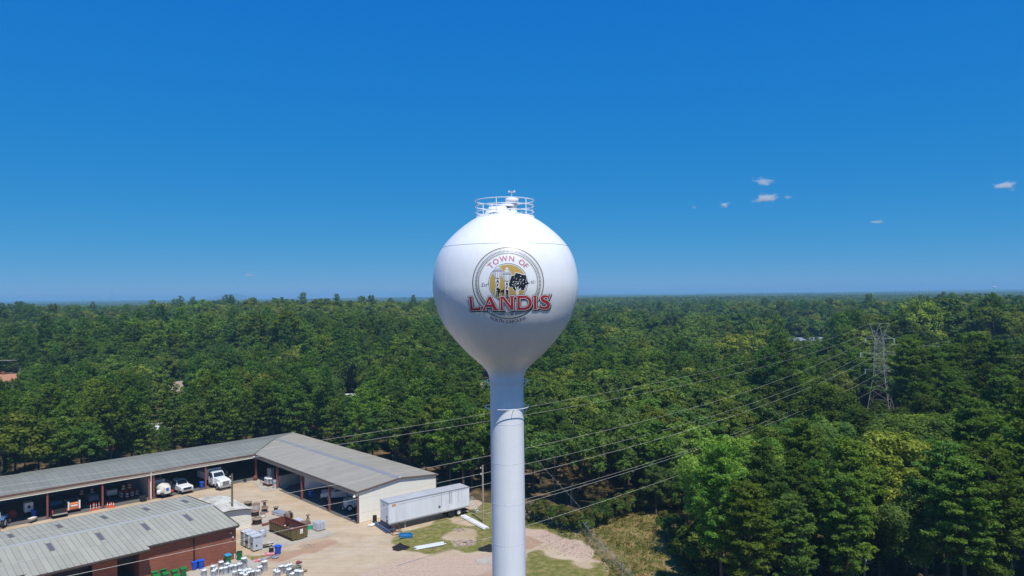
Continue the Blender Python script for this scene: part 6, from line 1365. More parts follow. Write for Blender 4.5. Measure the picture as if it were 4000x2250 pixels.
def fence(label, pts, h=1.55):
    p0 = pts[0]; t = thing('chain_link_fence', label, 'fence', (p0[0], p0[1], 0)); q = [(x-p0[0], y-p0[1]) for x, y, _ in pts]
    for i, (x, y) in enumerate(q):
        ps = MB().cyl((x, y, -0.2), (x, y, h), 0.035, n=8).build('post', GALV, t); MB().cyl((x, y, h), (x+0.22, y+0.08, h+0.3), 0.022, n=6).build('barb_arm', GALV, ps)
    for (xa, ya), (xb, yb) in zip(q[:-1], q[1:]):
        L = math.hypot(xb-xa, yb-ya); me = MB().quad((xa, ya, 0.03), (xb, yb, 0.03), (xb, yb, h-0.03), (xa, ya, h-0.03)).mesh('mesh_panel'); uv = me.uv_layers.new(name='UVMap')
        for l, c in zip(me.loops, [(0, 0), (L, 0), (L, h), (0, h)]): uv.data[l.index].uv = c
        link_mesh('mesh_panel', me, CHAIN, t); MB().cyl((xa, ya, h), (xb, yb, h), 0.022, n=6).build('top_rail', GALV, t)
        for k in range(3): MB().cyl((xa+0.07*(k+1), ya+0.027*(k+1), h+0.1*(k+1)), (xb+0.07*(k+1), yb+0.027*(k+1), h+0.1*(k+1)), 0.006, n=4).build('barbed_wire', GALV, t)
fence('chain link fence with barbed wire running past the bare bank', [at(2262, 2072), at(2286, 2094), at(2313, 2136), at(2342, 2166), at(2368.6, 2195), at(2398, 2230), at(2431, 2268), at(2470, 2310)])
fence('far stretch of chain link fence tangled in shrubs behind the tower', [at(2040, 2003), at(2068, 2010), at(2118, 2030), at(2160, 2045), at(2262, 2071)])

# ------------------------------------------------------------------ lattice pylon and its lines
PYX, PYY = 94.6, 185.0
LDIR = np.array([-0.634, -0.773]); ADIR = np.array([0.773, -0.634])
PYS = mat_basic('pylon_steel', (0.33, 0.325, 0.28), 0.6, var=0.12)
INSUL = mat_basic('insulator_glass', (0.62, 0.68, 0.68), 0.3)
PZ0 = -2.0
py = thing('lattice_pylon', 'grey steel lattice pylon with three crossarms above the wood', 'pylon', (PYX, PYY, 0), math.atan2(ADIR[1], ADIR[0]))
def hwid(z): return float(np.interp(z, [PZ0, 10.5, 19.4], [3.0, 1.25, 0.95]))
levels = [PZ0, 1.2, 4.0, 6.4, 8.6, 10.6, 12.4, 14.0, 15.5, 17.0, 18.3, 19.4]
for sx in (-1, 1):
    for sy in (-1, 1): MB().tube([(sx*hwid(z), sy*hwid(z), z) for z in levels], 0.075, 5).build('leg', PYS, py)
for k, (za, zb_) in enumerate(zip(levels[:-1], levels[1:])):
    wa, wb_ = hwid(za), hwid(zb_); m = MB()
    for f in range(4):
        def c(s, w, z): return {0: (s*w, -w, z), 1: (w, s*w, z), 2: (-s*w, w, z), 3: (-w, -s*w, z)}[f]
        m.cyl(c(-1, wa, za), c(1, wb_, zb_), 0.032, n=4).cyl(c(1, wa, za), c(-1, wb_, zb_), 0.032, n=4).cyl(c(-1, wb_, zb_), c(1, wb_, zb_), 0.03, n=4)
    m.build('bracing', PYS, py)
for z, half in ((19.4, 3.4), (15.5, 4.55), (11.2, 3.5)):
    w = hwid(z); arm = MB()
    for s in (-1, 1):
        for yy in (-w, w): arm.cyl((s*w, yy, z), (s*half, 0, z+0.1), 0.055, n=4).cyl((s*w, yy*0.9, z+1.1), (s*half, 0, z+0.12), 0.04, n=4)
        for q in (0.35, 0.65): arm.cyl((s*(w+(half-w)*q), w*(1-q), z+0.05), (s*(w+(half-w)*q), -w*(1-q), z+0.05), 0.035, n=4)
    for yy in (-w, w): arm.cyl((-w, yy, z), (w, yy, z), 0.06, n=4)
    arm = arm.build('crossarm', PYS, py)
    for s in (-1, 1):
        m = MB()
        for k in range(7): m.lathe([(0.03, 0.1-0.17*k), (0.17, 0.02-0.17*k), (0.17, -0.02-0.17*k), (0.03, -0.05-0.17*k)], 8, (s*half, 0, z-0.02))
        m.build('insulator_string', INSUL, arm)
m = MB()
zt_, w = 19.4, hwid(19.4)
for s in (-1, 1):
    for yy in (-1, 1): m.cyl((s*w, yy*w, zt_), (s*2.3, 0, 23.3), 0.06, n=4).cyl((s*w, yy*w, zt_), (0, 0, 23.2), 0.05, n=4).cyl((-s*w*0.2, yy*w, zt_), (s*1.5, 0, 21.6), 0.04, n=4)
m.cyl((-2.45, 0, 23.3), (2.45, 0, 23.3), 0.07, n=4); m.build('peak_frame', PYS, py)
WIRE = mat_basic('line_wire', (0.62, 0.60, 0.52), 0.6, 0.0, var=0.05)
WIRES = [(-3.3, (4.63e-4, -8.9498e-2, 18.2+0.75), 'power line from the upper crossarm, far side'), (-4.45, (4.19e-4, -6.7362e-2, 14.65), 'power line from the widest crossarm, far side'), (3.4, (4.30e-4, -8.2626e-2, 18.2), 'power line from the upper crossarm, near side'),
         (-3.4, (4.03e-4, -5.8976e-2, 10.38), 'power line from the lowest crossarm, far side'), (4.5, (3.62e-4, -5.7109e-2, 13.77), 'power line from the widest crossarm, near side'), (3.4, (3.62e-4, -4.7917e-2, 9.80), 'power line from the lowest crossarm, near side'),
         (-2.1, (2.98e-4, -6.4069e-2, 23.3), 'thin shield wire from the pylon peak, far side'), (2.1, (3.24e-4, -6.5084e-2, 23.1), 'thin shield wire from the pylon peak, near side')]
for a_, c_, lab in WIRES:
    pts = []
    for s in np.linspace(0, 236, 60):
        p = np.array([PYX, PYY])+ADIR*a_+LDIR*s; pts.append((p[0]-PYX, p[1]-PYY, float(np.polyval(c_, s))))
    z0 = float(np.polyval(c_, 0)); r0 = 0.009 if 'shield' in lab else 0.0125
    o = MB().tube(pts, r0, 5).build('power_line', WIRE); o.location = (PYX, PYY, 0); tag(o, lab, 'wire', 'power lines strung from the pylon')
for a_, z0, lab in ((-3.4, 18.2, 'upper far'), (-4.5, 14.4, 'widest far'), (3.4, 18.2, 'upper near'), (4.5, 14.2, 'widest near'), (-3.4, 10.1, 'lowest far'), (3.4, 9.9, 'lowest near')):
    RD = np.array([0.86, 0.51]); pts = [(ADIR[0]*a_+RD[0]*s, ADIR[1]*a_+RD[1]*s, z0-0.09*s+5.2e-4*s*s) for s in np.linspace(0, 170, 40)]
    o = MB().tube(pts, 0.02, 4).build('power_line', WIRE); o.location = (PYX, PYY, 0); tag(o, 'power line leaving the pylon to the side, ' + lab + ' arm', 'wire', 'power lines leaving the pylon')
# service drop crossing behind the tower
o = MB().tube([(float(q[0]), float(q[1]), float(q[2])) for q in [DP(2090, 1790, 108), DP(2270, 1985, 100), DP(2400, 2110, 96), DP(2530, 2215, 92)]], 0.008, 4).build('guy_wire', WIRE); tag(o, 'thin guy wire slanting down past the fence', 'wire')
# pole wires from the pole by the trailer to the olive pole
# ------------------------------------------------------------------ houses among the trees
def house(label, c, rz, L, W, eave, ridge, roofm, wallm, name='house', chimney=False, over=0.4, win=3):
    t = thing(name, label, 'house', (c[0], c[1], c[2]), rz); l, w = L/2, W/2
    MB().box(-l, l, -w, w, -1.5, eave).build('wall', wallm, t)
    for e in (-1, 1): MB().prism([(-w, eave), (w, eave), (0, ridge-0.12)], e*l-0.1, e*l+0.1-0.001, 'X').build('gable', wallm, t)
    for s in (-1, 1):
        rf_ = MB().add([(-l-over, s*(w+over), eave-0.15), (l+over, s*(w+over), eave-0.15), (l+over, 0, ridge), (-l-over, 0, ridge), (-l-over, s*(w+over), eave-0.3), (l+over, s*(w+over), eave-0.3), (l+over, 0, ridge-0.15), (-l-over, 0, ridge-0.15)], [(0, 1, 2, 3), (4, 7, 6, 5), (0, 4, 5, 1), (1, 5, 6, 2), (2, 6, 7, 3), (3, 7, 4, 0)]).build('roof', roofm, t)
        for k in range(win):
            xx = -l+L*(k+0.5)/win; f = MB().box(xx-0.55, xx+0.55, s*w-0.03, s*w+0.05, 0.9, 2.1).build('window', WHITE, t); MB().box(xx-0.45, xx+0.45, s*(w+0.052)-0.005, s*(w+0.052)+0.005, 1.0, 2.0).build('pane', GLASS, f)
    if chimney: MB().box(l*0.2-0.4, l*0.2+0.4, -0.4, 0.4, ridge-0.8, ridge+0.9).build('chimney', BRICK, t)
    return t
TANROOF = mat_basic('tan_shingle', (0.34, 0.28, 0.21), 0.9, var=0.08, scale=2); TERRA = mat_basic('terracotta_shingle', (0.40, 0.19, 0.11), 0.9, var=0.1, scale=2); BLUEROOF = mat_basic('slate_blue_roof', (0.22, 0.26, 0.33), 0.7, var=0.06); PALEROOF = mat_basic('pale_metal_roof', (0.68, 0.70, 0.72), 0.4, var=0.05); PALEBLUE = mat_basic('pale_blue_siding', (0.42, 0.48, 0.54), 0.6, var=0.05); TANWALL = mat_basic('tan_wall', (0.46, 0.40, 0.32), 0.8)
HOUSES = []
def hp(u, v, y):
    p = DP(u, v, y); return float(p[0]), float(p[1]), float(p[2])
def add_house(label, u, v_ridge, y, rz, L, W, eh, rh, roofm, wallm, win=3, clear=None, **k):
    x_, y_, z_ = hp(u, v_ridge, y); base = z_-rh; house(label, (x_, y_, base), rz, L, W, eh, rh, roofm, wallm, win=win, **k)
    HOUSES.append(clear)
add_house('house with terracotta shingle roof and brick chimney at the picture edge', -5, 1462, 236, 0.35, 13, 9, 3.0, 5.0, TERRA, TANWALL, clear=(-60, 66, 1530, 234), chimney=True)
add_house('house with broad tan shingle roof half hidden by pines', 690, 1490, 218, 1.05, 12, 9.5, 4.2, 8.0, TANROOF, PALEBLUE, clear=(634, 735, 1546, 212))
add_house('low pale house glimpsed through pines left of the tower', 1350, 1538, 205, 0.1, 9, 7, 2.6, 3.8, PALEROOF, TANWALL, clear=(1318, 1376, 1556, 204))
add_house('pale house with dark windows just left of the tower neck', 1898, 1490, 232, 0.1, 9, 8, 3.4, 5.4, mat_basic('pinkish_roof', (0.46, 0.38, 0.34), 0.8, var=0.1), CREAM, clear=(1872, 1930, 1532, 230))
add_house('long low house with slate blue roof in the valley', 3140, 1318, 400, 0.12, 27, 10, 3.0, 5.0, BLUEROOF, WHITE, win=8, clear=(3060, 3250, 1346, 396))
add_house('small white gabled house beyond the long blue-roofed one', 3045, 1285, 460, 0.4, 9, 7, 3.0, 5.0, PALEROOF, PALEBLUE, clear=(3025, 3062, 1306, 456))
add_house('white shed roof showing between pines behind the vehicle shed', 618, 1652, 172, 0.25, 7, 5, 2.3, 3.2, PALEROOF, WHITE, name='garden_shed', win=1, clear=(604, 634, 1664, 170))
HOUSES.append((48, 108, 1466, 250, 'keep'))
HOUSES.append((3386, 3486, 1600, 190, 'keep'))        # the pylon's legs show above the nearer trees
# roadside pole far left
for (u_, dx_, lab) in ((72, 0.0, 'tall wooden line pole above the trees near the terracotta house'), (78, 3.0, 'pale shorter pole just behind the tall line pole')):
    b_ = DP(u_, 1475, 250+dx_*3); t = thing('line_pole', lab, 'pole', (float(b_[0]), float(b_[1]), 0.0)); h_ = 11.6 if dx_ == 0 else 8.2
    MB().tube([(0, 0, -1), (0, 0, h_)], [0.2, 0.14], 8).build('shaft', MATS['pole_grey'] if dx_ == 0 else STEEL_LT, t); MB().obox((0, 0, h_-0.6), 0.12, 2.4, 0.12).build('crossarm', WOODPOLE, t)
    MB().cyl((0.3, 0, h_-2.2), (0.3, 0, h_-1.4), 0.22, n=10).build('transformer', STEEL_LT, t)
b_ = DP(72, 1475, 250)
for k, (zz, yy) in enumerate(((11.2, -1.1), (11.2, 0), (11.2, 1.1), (7.0, 0))):
    o = MB().tube([(float(b_[0])+s, float(b_[1])+yy+0.25*s, zz+4e-4*(s-35)**2-0.5) for s in np.linspace(-30, 68, 24)], 0.035, 4).build('distribution_wire', WIRE); tag(o, ('wire on the line pole crossarm, near end', 'wire on the line pole crossarm, middle', 'wire on the line pole crossarm, far end', 'low cable on the line pole below the crossarm')[k], 'wire', 'wires on the roadside line pole')
# far things on the horizon
ms = DP(437, 1178, 3000); t = thing('radio_mast', 'thin radio mast standing on the far horizon', 'mast', (float(ms[0]), float(ms[1]), -5)); MB().cyl((0, 0, 0), (0, 0, 96), 0.45, 0.3, n=4).build('shaft', REDSTEEL, t)
for k in range(3): MB().cyl((35*math.cos(2.1*k), 35*math.sin(2.1*k), 0), (0, 0, 80), 0.08, n=3).build('guy', GALV, t)
ft_ = DP(3885, 1140, 5200); t = thing('far_water_tower', 'tiny white water tower on the far horizon', 'water tower', (float(ft_[0]), float(ft_[1]), -6)); MB().lathe([(2, 0), (2, 36), (9, 42), (11, 47), (9, 52), (0.1, 55)], 16, caps=False).build('tank', WHITE, t); MB().lathe([(3.2, 0), (2.1, 6), (2.05, 30)], 12, caps=False).build('column', WHITE, t)
hc = DP(905, 1170, 9400); n_ = 40; V = []; F = []
for i in range(9):
    for k in range(n_):
        t_ = 2*math.pi*k/n_; q = i/8; V.append((hc[0]+430*q*math.cos(t_), hc[1]+430*q*math.sin(t_), -8+92*(1-q*q)**1.6+3*math.sin(3*t_)*q*(1-q)*4))
for i in range(8):
    for k in range(n_): F.append((i*n_+k, (i+1)*n_+k, (i+1)*n_+(k+1) % n_, i*n_+(k+1) % n_))
me = bpy.data.meshes.new('hill'); me.from_pydata(V, [], F); tag(link_mesh('hill', me, mat_basic('hill_wood', (0.045, 0.075, 0.025), 1.0, var=0.3, scale=0.02)), kind='structure')

# ------------------------------------------------------------------ trees
def leaves_mesh(name, P, Nrm, S, tint, rng, asp=0.62):
    """one small folded leaf spray per point: kite shaped quads facing the given normals"""
    n = len(P); a = rng.normal(size=(n, 3)); a -= (a*Nrm).sum(1)[:, None]*Nrm; a /= np.linalg.norm(a, axis=1)[:, None]+1e-9
    b = np.cross(Nrm, a); S = S[:, None]
    V = np.stack([P-a*S*0.55, P+b*S*asp*0.5+Nrm*S*0.08, P+a*S*0.55, P-b*S*asp*0.5+Nrm*S*0.08], 1).reshape(-1, 3)
    F = np.arange(4*n).reshape(n, 4); me = np_mesh(name, V, F)
    at_ = me.attributes.new('tint', 'FLOAT', 'POINT'); at_.data.foreach_set('value', np.repeat(tint, 4).astype(np.float32))
    me.materials.append(LEAF); return me
def unit(v): return v/(np.linalg.norm(v, axis=-1, keepdims=True)+1e-9)
def crown_points_broad(rng, h, r, ncl, per, size, low=0.30, squash=1.0):
    """clumps spread through an uneven crown; leaves sit on the outside of each clump"""
    cz = h*(low+1)/2; rz = h*(1-low)/2; Ps, Ns, Ss, Ts = [], [], [], []
    lob = rng.uniform(0, 6.28, 3)
    for k in range(ncl):
        d = unit(rng.normal(size=3)); 
        if d[2] < -0.35: d[2] *= -0.6; d = unit(d)
        q = rng.uniform(0.45, 1.0)**0.6; az = math.atan2(d[1], d[0])
        bul = 1+0.18*math.sin(2*az+lob[0])+0.12*math.sin(3*az+lob[1])+0.10*math.sin(5*d[2]+lob[2])
        c = np.array([d[0]*r*bul*q, d[1]*r*bul*q, cz+d[2]*rz*q*0.92]); cr = r*rng.uniform(0.20, 0.36)*(1.1-0.3*q)
        m = int(per*rng.uniform(0.7, 1.3)); e = unit(rng.normal(size=(m, 3))+0.55*d+np.array([0, 0, 0.35]))
        rad_ = cr*rng.uniform(0.55, 1.08, (m, 1)); p = c+e*rad_*np.array([1, 1, 0.72*squash])
        n_ = unit(e*0.9+np.array([0, 0, 0.45])+rng.normal(size=(m, 3))*0.45)
        Ps.append(p); Ns.append(n_); Ss.append(size*rng.uniform(0.6, 1.35, m)); Ts.append(np.full(m, np.clip(0.5+0.28*rng.normal(), 0, 1)))
    return np.concatenate(Ps), np.concatenate(Ns), np.concatenate(Ss), np.concatenate(Ts)
def pine_layout(rng, h, r, base=0.38, nb=58, pw=0.62):
    br = []
    for k in range(nb):
        t = (k+rng.uniform(0, 1))/nb; z = h*(base+(0.985-base)*t)
        prof = (0.35+0.65*min(1, t/0.30))*(1-t)**pw+0.07; L = r*prof*rng.uniform(0.55, 1.15); az = k*2.4+rng.uniform(-0.5, 0.5); rise = L*(rng.uniform(-0.05, 0.28)+0.45*t)
        br.append((np.array([0, 0, z]), np.array([L*math.cos(az), L*math.sin(az), z+rise]), L))
    return br
def crown_points_pine(rng, br, tuf, per, size):
    Ps, Ns, Ss, Ts = [], [], [], []
    for a, b, L in br:
        nt = max(2, int(tuf*min(1.2, L/2.2))); tone = np.clip(0.5+0.22*rng.normal(), 0, 1)
        for j in range(nt):
            q = 0.34+0.66*(j+rng.uniform(0.2, 0.9))/nt; side = unit(np.cross(b-a, [0, 0, 1.0])); c = a+(b-a)*q+side*rng.normal()*0.22*L*(1.1-0.6*q)+np.array([0, 0, rng.normal()*0.10])
            e = unit(rng.normal(size=(per, 3))+np.array([0, 0, 0.55])+unit(b-a)*0.5); cr = 0.62*max(size, 0.42)/0.42*rng.uniform(0.7, 1.2)
            p = c+e*cr*rng.uniform(0.3, 1.0, (per, 1))*np.array([1, 1, 0.55]); n_ = unit(rng.normal(size=(per, 3))*0.5+e*0.6+np.array([0, 0, 0.55]))
            Ps.append(p); Ns.append(n_); Ss.append(size*rng.uniform(0.65, 1.3, per)); Ts.append(np.full(per, tone))
    return np.concatenate(Ps), np.concatenate(Ns), np.concatenate(Ss), np.concatenate(Ts)
def trunk_mesh(rng, h, r0, limbs, top=0.9, bend=0.25):
    m = MB(); n = 7; bx, by = rng.normal(size=2)*bend
    def ax(z): t = z/h; return (bx*t*t, by*t*t, z)
    m.tube([ax(-0.6)]+[ax(h*top*i/n) for i in range(n+1)], [r0*1.35]+[r0*(1-0.85*i/n)+0.02 for i in range(n+1)], 7)
    for a, b, rr in limbs:
        a = Vector(a); b = Vector(b); mid = (a+b)/2+Vector((0, 0, 0.15*(b-a).length*rng.uniform(-.2, .6))); m.tube([a, mid, b], [rr, rr*0.6, rr*0.18], 4)
    me = m.mesh('trunk'); me.materials.append(BARK); return me
TREES = {}
def make_broad(key, seed, h, r, ncl, per, size, low=0.3, limbs=9):
    rng = np.random.default_rng(seed); P, Nn, S, T = crown_points_broad(rng, h, r, ncl, per, size, low)
    L = []
    for k in range(limbs):
        az = k*2.4+rng.uniform(-.4, .4); z = h*rng.uniform(low*0.8, 0.62); q = r*rng.uniform(0.55, 0.9); L.append(((0, 0, z), (q*math.cos(az), q*math.sin(az), z+h*rng.uniform(0.10, 0.26)), 0.06+0.02*rng.random()))
    TREES[key] = (leaves_mesh('crown', P, Nn, S, T, rng), trunk_mesh(rng, h, 0.018*h, L, 0.8), h, r)
def make_pine(key, seed, h, r, base, nb, tuf, per, size):
    rng = np.random.default_rng(seed); br = pine_layout(rng, h, r, base, nb, (0.36, 0.58, 0.44, 0.30, 0.50)[seed % 5]); P, Nn, S, T = crown_points_pine(rng, br, tuf, per, size)
    rng2 = np.random.default_rng(seed+1)
    TREES[key] = (leaves_mesh('crown', P, Nn, S, T, rng, 0.42), trunk_mesh(rng2, h, 0.0125*h, [(a, a+(b-a)*0.85, 0.035+0.008*L) for a, b, L in br], 0.97, 0.12), h, r)
for k in range(5): make_broad('broad%d' % k, 20+k, 13.0, (3.7, 4.3, 3.3, 4.7, 4.0)[k], 58, 100, 0.45, (0.14, 0.2, 0.1, 0.16, 0.22)[k])
for k in range(5): make_pine('pine%d' % k, 40+k, 14.0, (2.7, 3.2, 2.4, 2.9, 3.4)[k], (0.24, 0.34, 0.28, 0.4, 0.2)[k], 60, 6.6, 14, 0.43)
for k in range(3): make_broad('oak%d' % k, 70+k, 15.0, 4.5+0.3*k, 92, 185, 0.31, 0.06+0.03*k, 12)
for k in range(3): make_pine('tallpine%d' % k, 75+k, 20.0, 4.0+0.2*k, 0.26+0.06*k, 80, 9.0, 26, 0.36)
for k in range(2): make_broad('bush%d' % k, 60+k, 2.6, 1.6, 16, 70, 0.24, 0.05, 4)
def tree_obj(kind, loc, rz, sc, color, label, group, scz=None, name=None):
    crown, trunk, h, r = TREES[kind]; nm = name or ('pine_tree' if 'pine' in kind else 'shrub' if kind.startswith('bush') else 'broadleaf_tree')
    t = bpy.data.objects.new(nm, None); COL.objects.link(t); t.location = loc; t.rotation_euler = (0, 0, rz); t.scale = (sc, sc, sc*(scz or 1.0))
    tag(t, label, 'shrub' if kind.startswith('bush') else 'tree', group)
    c = bpy.data.objects.new('crown', crown); COL.objects.link(c); c.parent = t; c.color = (*color, 1)
    b = bpy.data.objects.new('trunk', trunk); COL.objects.link(b); b.parent = t
    return t
GREENS_B = [(0.136, 0.208, 0.033), (0.159, 0.235, 0.036), (0.106, 0.174, 0.035), (0.189, 0.244, 0.036), (0.123, 0.190, 0.044)]
GREENS_P = [(0.118, 0.199, 0.030), (0.136, 0.221, 0.032), (0.096, 0.167, 0.033), (0.154, 0.226, 0.031)]
def project(x, y, z):
    q = np.array([x, y, z])-CAMPOS; w = q@FW; return 2000+FPX*(q@RT)/w, 1125-FPX*(q@UP)/w
TOWER_GAP = [(1985, 2120, 1960, 116)]
def height_cap(x, y, r, zg, H_):
    """how tall a tree may stand here without hiding the roofs that show between the trees; 0 = no tree"""
    for c in HOUSES:
        if not c or y > c[3]+16: continue
        u, _ = project(x, y, zg+H_); hwp = r*0.55*FPX/y
        if u+hwp < c[0] or u-hwp > c[1]: continue
        if len(c) > 4 and y > c[3]-9: continue
        if y > c[3]-5: return 0.0
        if len(c) < 5 and y < c[3]*0.62: continue
        zl = float(DP((c[0]+c[1])/2, c[2], y)[2])-zg
        H_ = min(H_, zl)
    s_ = (x-PYX)*LDIR[0]+(y-PYY)*LDIR[1]; o_ = abs((x-PYX)*ADIR[0]+(y-PYY)*ADIR[1])
    if 4 < s_ < 150 and o_ < 6.5: H_ = min(H_, float(np.polyval((3.7e-4, -5.3e-2, 9.6), s_))-zg-0.6)
    return H_ if H_ > 3.0 else 0.0
def zone(x, y, kind):
    """a short phrase for the stand a tree belongs to, told by what it stands behind or beside"""
    lx_, ly_ = W2L(x, y)
    if x < -38 and ly_ < 0:
        row = 'close behind' if ly_ > -25 else 'some rows behind' if ly_ > -48 else 'deep in the wood behind'
        z = row + (' the shed corner' if lx_ < 8 else ' the dump truck bays' if lx_ < 18 else ' the barrel bays of the shed' if lx_ < 28 else ' the left end of the shed')
    elif x < 2: z = ('close behind' if lx_ > -27 else 'some rows behind' if lx_ > -48 else 'deep in the wood behind') + (' the right shed wing' if ly_ < 22 else ' the shed end and trailer')
    elif x < 24: z = 'close behind the fence right of the tower column' if y < 125 else 'in the wood farther behind the tower column' if y < 165 else 'deep in the wood behind the tower column'
    elif y < 105: z = 'beside the weedy field' if x < 34 else 'behind the bleached dead tree' if x < 52 else 'at the near right corner of the wood'
    elif x > 70: z = 'in front of the pylon foot' if y < PYY-6 else 'beyond the pylon foot'
    else: z = 'in the dip between weedy field and pylon' if y < 150 else 'under the power lines before the far wood'
    return z
CLEAR = [(-140, 0), (-140, 100), tuple(L2W(47, -17.5)[:2]), tuple(L2W(-17.5, -17.5)[:2]), tuple(L2W(-17.5, 34)[:2]), (-7, 114), (-1, 116), (4, 116), (4, 110), (3.5, 107), (10.5, 101.5), (12.5, 106), (18, 105.5), (23, 101), (23.5, 94), (21.5, 88), (20.5, 78), (21, 66), (60, 60), (60, 0)]
def wood_points(y0, y1, sp, rng, margin=10):
    pts = []; rows = int((y1-y0)/(sp*0.87))
    for i in range(rows):
        y = y0+i*sp*0.87; xm = 0.735*y+margin; n = int(2*xm/sp)
        for k in range(n+1):
            pts.append((-xm+k*sp+(i % 2)*sp*0.5+rng.normal()*sp*0.24, y+rng.normal()*sp*0.24))
    return np.array(pts)
rngT = np.random.default_rng(11)
cand = wood_points(70, 250, 4.9, rngT); keep = ~in_poly(cand[:, 0], cand[:, 1], CLEAR); cand = cand[keep]
cand = cand[np.argsort(cand[:, 1])]
mixn = wob(cand[:, 0], cand[:, 1], 0.035, 21)+0.4*wob(cand[:, 0], cand[:, 1], 0.11, 22)
hn = wob(cand[:, 0], cand[:, 1], 0.06, 23)
LEFT = []
dist_py = np.hypot(cand[:, 0]-PYX, cand[:, 1]-PYY)
RANDC = random.Random(5)
for i, (x, y) in enumerate(cand):
    if dist_py[i] < 4.0 or (46.0 < x < 51.5+0.04*(y-80) and y < 101): continue
    big = x > 19 and y < 100+0.35*(x-20)
    tall = x > 50 and y < 165
    dens = 0.72 if big else 0.62 if tall else 0.95 if x < 2 else 0.80
    if RANDC.random() > dens: continue
    bias = 0.35 if x < 5 else (-0.30 if not (big or tall) else 0.22 if x > 50 else -0.12)
    pine = mixn[i]+bias+RANDC.uniform(-0.35, 0.35) > 0
    base_h = 13.2 if x < 2 else 12.6
    if big: base_h = 14.0
    if tall: base_h = 18.5 if pine else 15.5
    if big and x < 44: base_h = 12.8
    H_ = base_h*(1+0.18*hn[i]+RANDC.uniform(-0.22, 0.2))*(1.0 if pine else 0.95)
    if dist_py[i] < 17 and y < PYY: H_ = min(H_, 5.0)
    if big or tall: kinds = 'tallpine%d' % RANDC.randrange(3) if pine else 'oak%d' % RANDC.randrange(3)
    else: kinds = 'pine%d' % RANDC.randrange(5) if pine else 'broad%d' % RANDC.randrange(5)
    h0 = TREES[kinds][2]; wid = RANDC.uniform(0.95, 1.22); z = float(hgt(x, y))
    H2 = height_cap(x, y, TREES[kinds][3], z, H_)
    if H2 <= 0: continue
    sc = H2/h0
    LEFT.append((x, y, z, pine, kinds, sc*wid, 1/wid))
LEFT.sort(key=lambda t: -t[5]*TREES[t[4]][2]/t[1])
seenP = [t for t in LEFT if t[3]][:298]; seenB = [t for t in LEFT if not t[3]][:292]
chosen = set(id(t) for t in seenP+seenB); REST = [t for t in LEFT if id(t) not in chosen]
LABELS = {}
for t in seenP+seenB:
    x, y, z, pine, kd, sc, sz = t; zn = zone(x, y, 'p' if pine else 'b'); pal = GREENS_P if pine else GREENS_B; c = np.array(pal[RANDC.randrange(len(pal))])
    if x > 20 and y < 104 and x < 48: c = c*1.22
    if x > 52 and y < 150: c = c*0.86
    col = c*RANDC.uniform(0.85, 1.15); lab = ('tall needled pine ' if pine else 'rounded leafy broadleaf tree ')+zn
    tree_obj(kd, (x, y, z-0.1), RANDC.uniform(0, 6.28), sc, tuple(col), lab, ('pines ' if pine else 'broadleaf trees ')+zn, sz)
# trees that stand out
def special_tree(kind, u, v_top, y, H_, color, label, name=None, wide=1.0):
    p = DP(u, v_top, y); zz = float(hgt(p[0], p[1])); H_ = float(p[2])-zz if H_ is None else H_; h0 = TREES[kind][2]
    return tree_obj(kind, (float(p[0]), float(p[1]), zz-0.2), RANDC.uniform(0, 6), H_/h0*wide, color, label, None, 1/wide, name)
special_tree('broad1', 3140, 1660, 135, None, (0.12, 0.035, 0.022), 'dark red-leaved tree in the dip between wood and pylon', wide=0.7)
special_tree('broad2', 2240, 1760, 108, None, (0.17, 0.115, 0.05), 'browning leafless-looking tree right of the tower column', wide=0.95)
special_tree('broad3', 2330, 1850, 106, None, (0.155, 0.115, 0.05), 'low browning tree beside the fence right of the tower', wide=1.15)
special_tree('broad0', 1515, 1560, 152, None, (0.16, 0.20, 0.028), 'yellow-green tree behind the right shed wing', wide=1.1)
special_tree('broad4', 3880, 1190, 238, None, (0.19, 0.26, 0.035), 'bright yellow-green treetop high on the right skyline', wide=1.2)
special_tree('broad3', 3790, 1255, 250, None, (0.185, 0.25, 0.035), 'yellow-green treetop right of the pylon head', wide=1.3)
special_tree('broad2', 2080, 1680, 116, None, (0.11, 0.18, 0.04), 'light green tree close behind the tower column', wide=0.8)
special_tree('broad1', 640, 1345, 300, None, (0.185, 0.25, 0.035), 'yellow-green tree above the tan-roofed house', wide=1.2)
special_tree('broad0', 200, 1300, 330, None, (0.20, 0.21, 0.03), 'yellowish tree in the left wood above the wires', wide=1.2)
special_tree('broad4', 990, 1305, 330, None, (0.18, 0.245, 0.035), 'yellow-green treetop in the left pine wood', wide=0.9)
special_tree('broad2', 2450, 1240, 420, None, (0.22, 0.235, 0.04), 'golden treetop right of the tank', wide=0.9)
# dead snags
def snag(label, u, v, y, h, seed):
    rng = np.random.default_rng(seed); p = DP(u, v, y); t = thing('dead_tree', label, 'tree', (float(p[0]), float(p[1]), 0.0)); zz = float(p[2]); h = zz if h is None else h
    x1, y1_ = rng.normal(size=2)*0.35
    MB().tube([(0, 0, -0.3), (x1*0.3, y1_*0.3, h*0.35), (x1+0.25, y1_, h*0.6), (x1*0.5-0.1, y1_, h*0.8), (x1*0.6+0.5, y1_, h)], [0.13, 0.11, 0.09, 0.07, 0.035], 8).build('trunk', BARK_PALE, t)
    for k in range(7):
        z = h*rng.uniform(0.4, 0.95); a = rng.uniform(0, 6.28); L = rng.uniform(0.7, 1.7); MB().tube([(x1*0.5, y1_*0.5, z), (x1*0.5+L*.5*math.cos(a), y1_*.5+L*.5*math.sin(a), z+0.15*L), (x1*.5+L*math.cos(a), y1_*.5+L*math.sin(a), z+0.5*L)], [0.05, 0.035, 0.012], 5).build('branch', BARK_PALE, t)
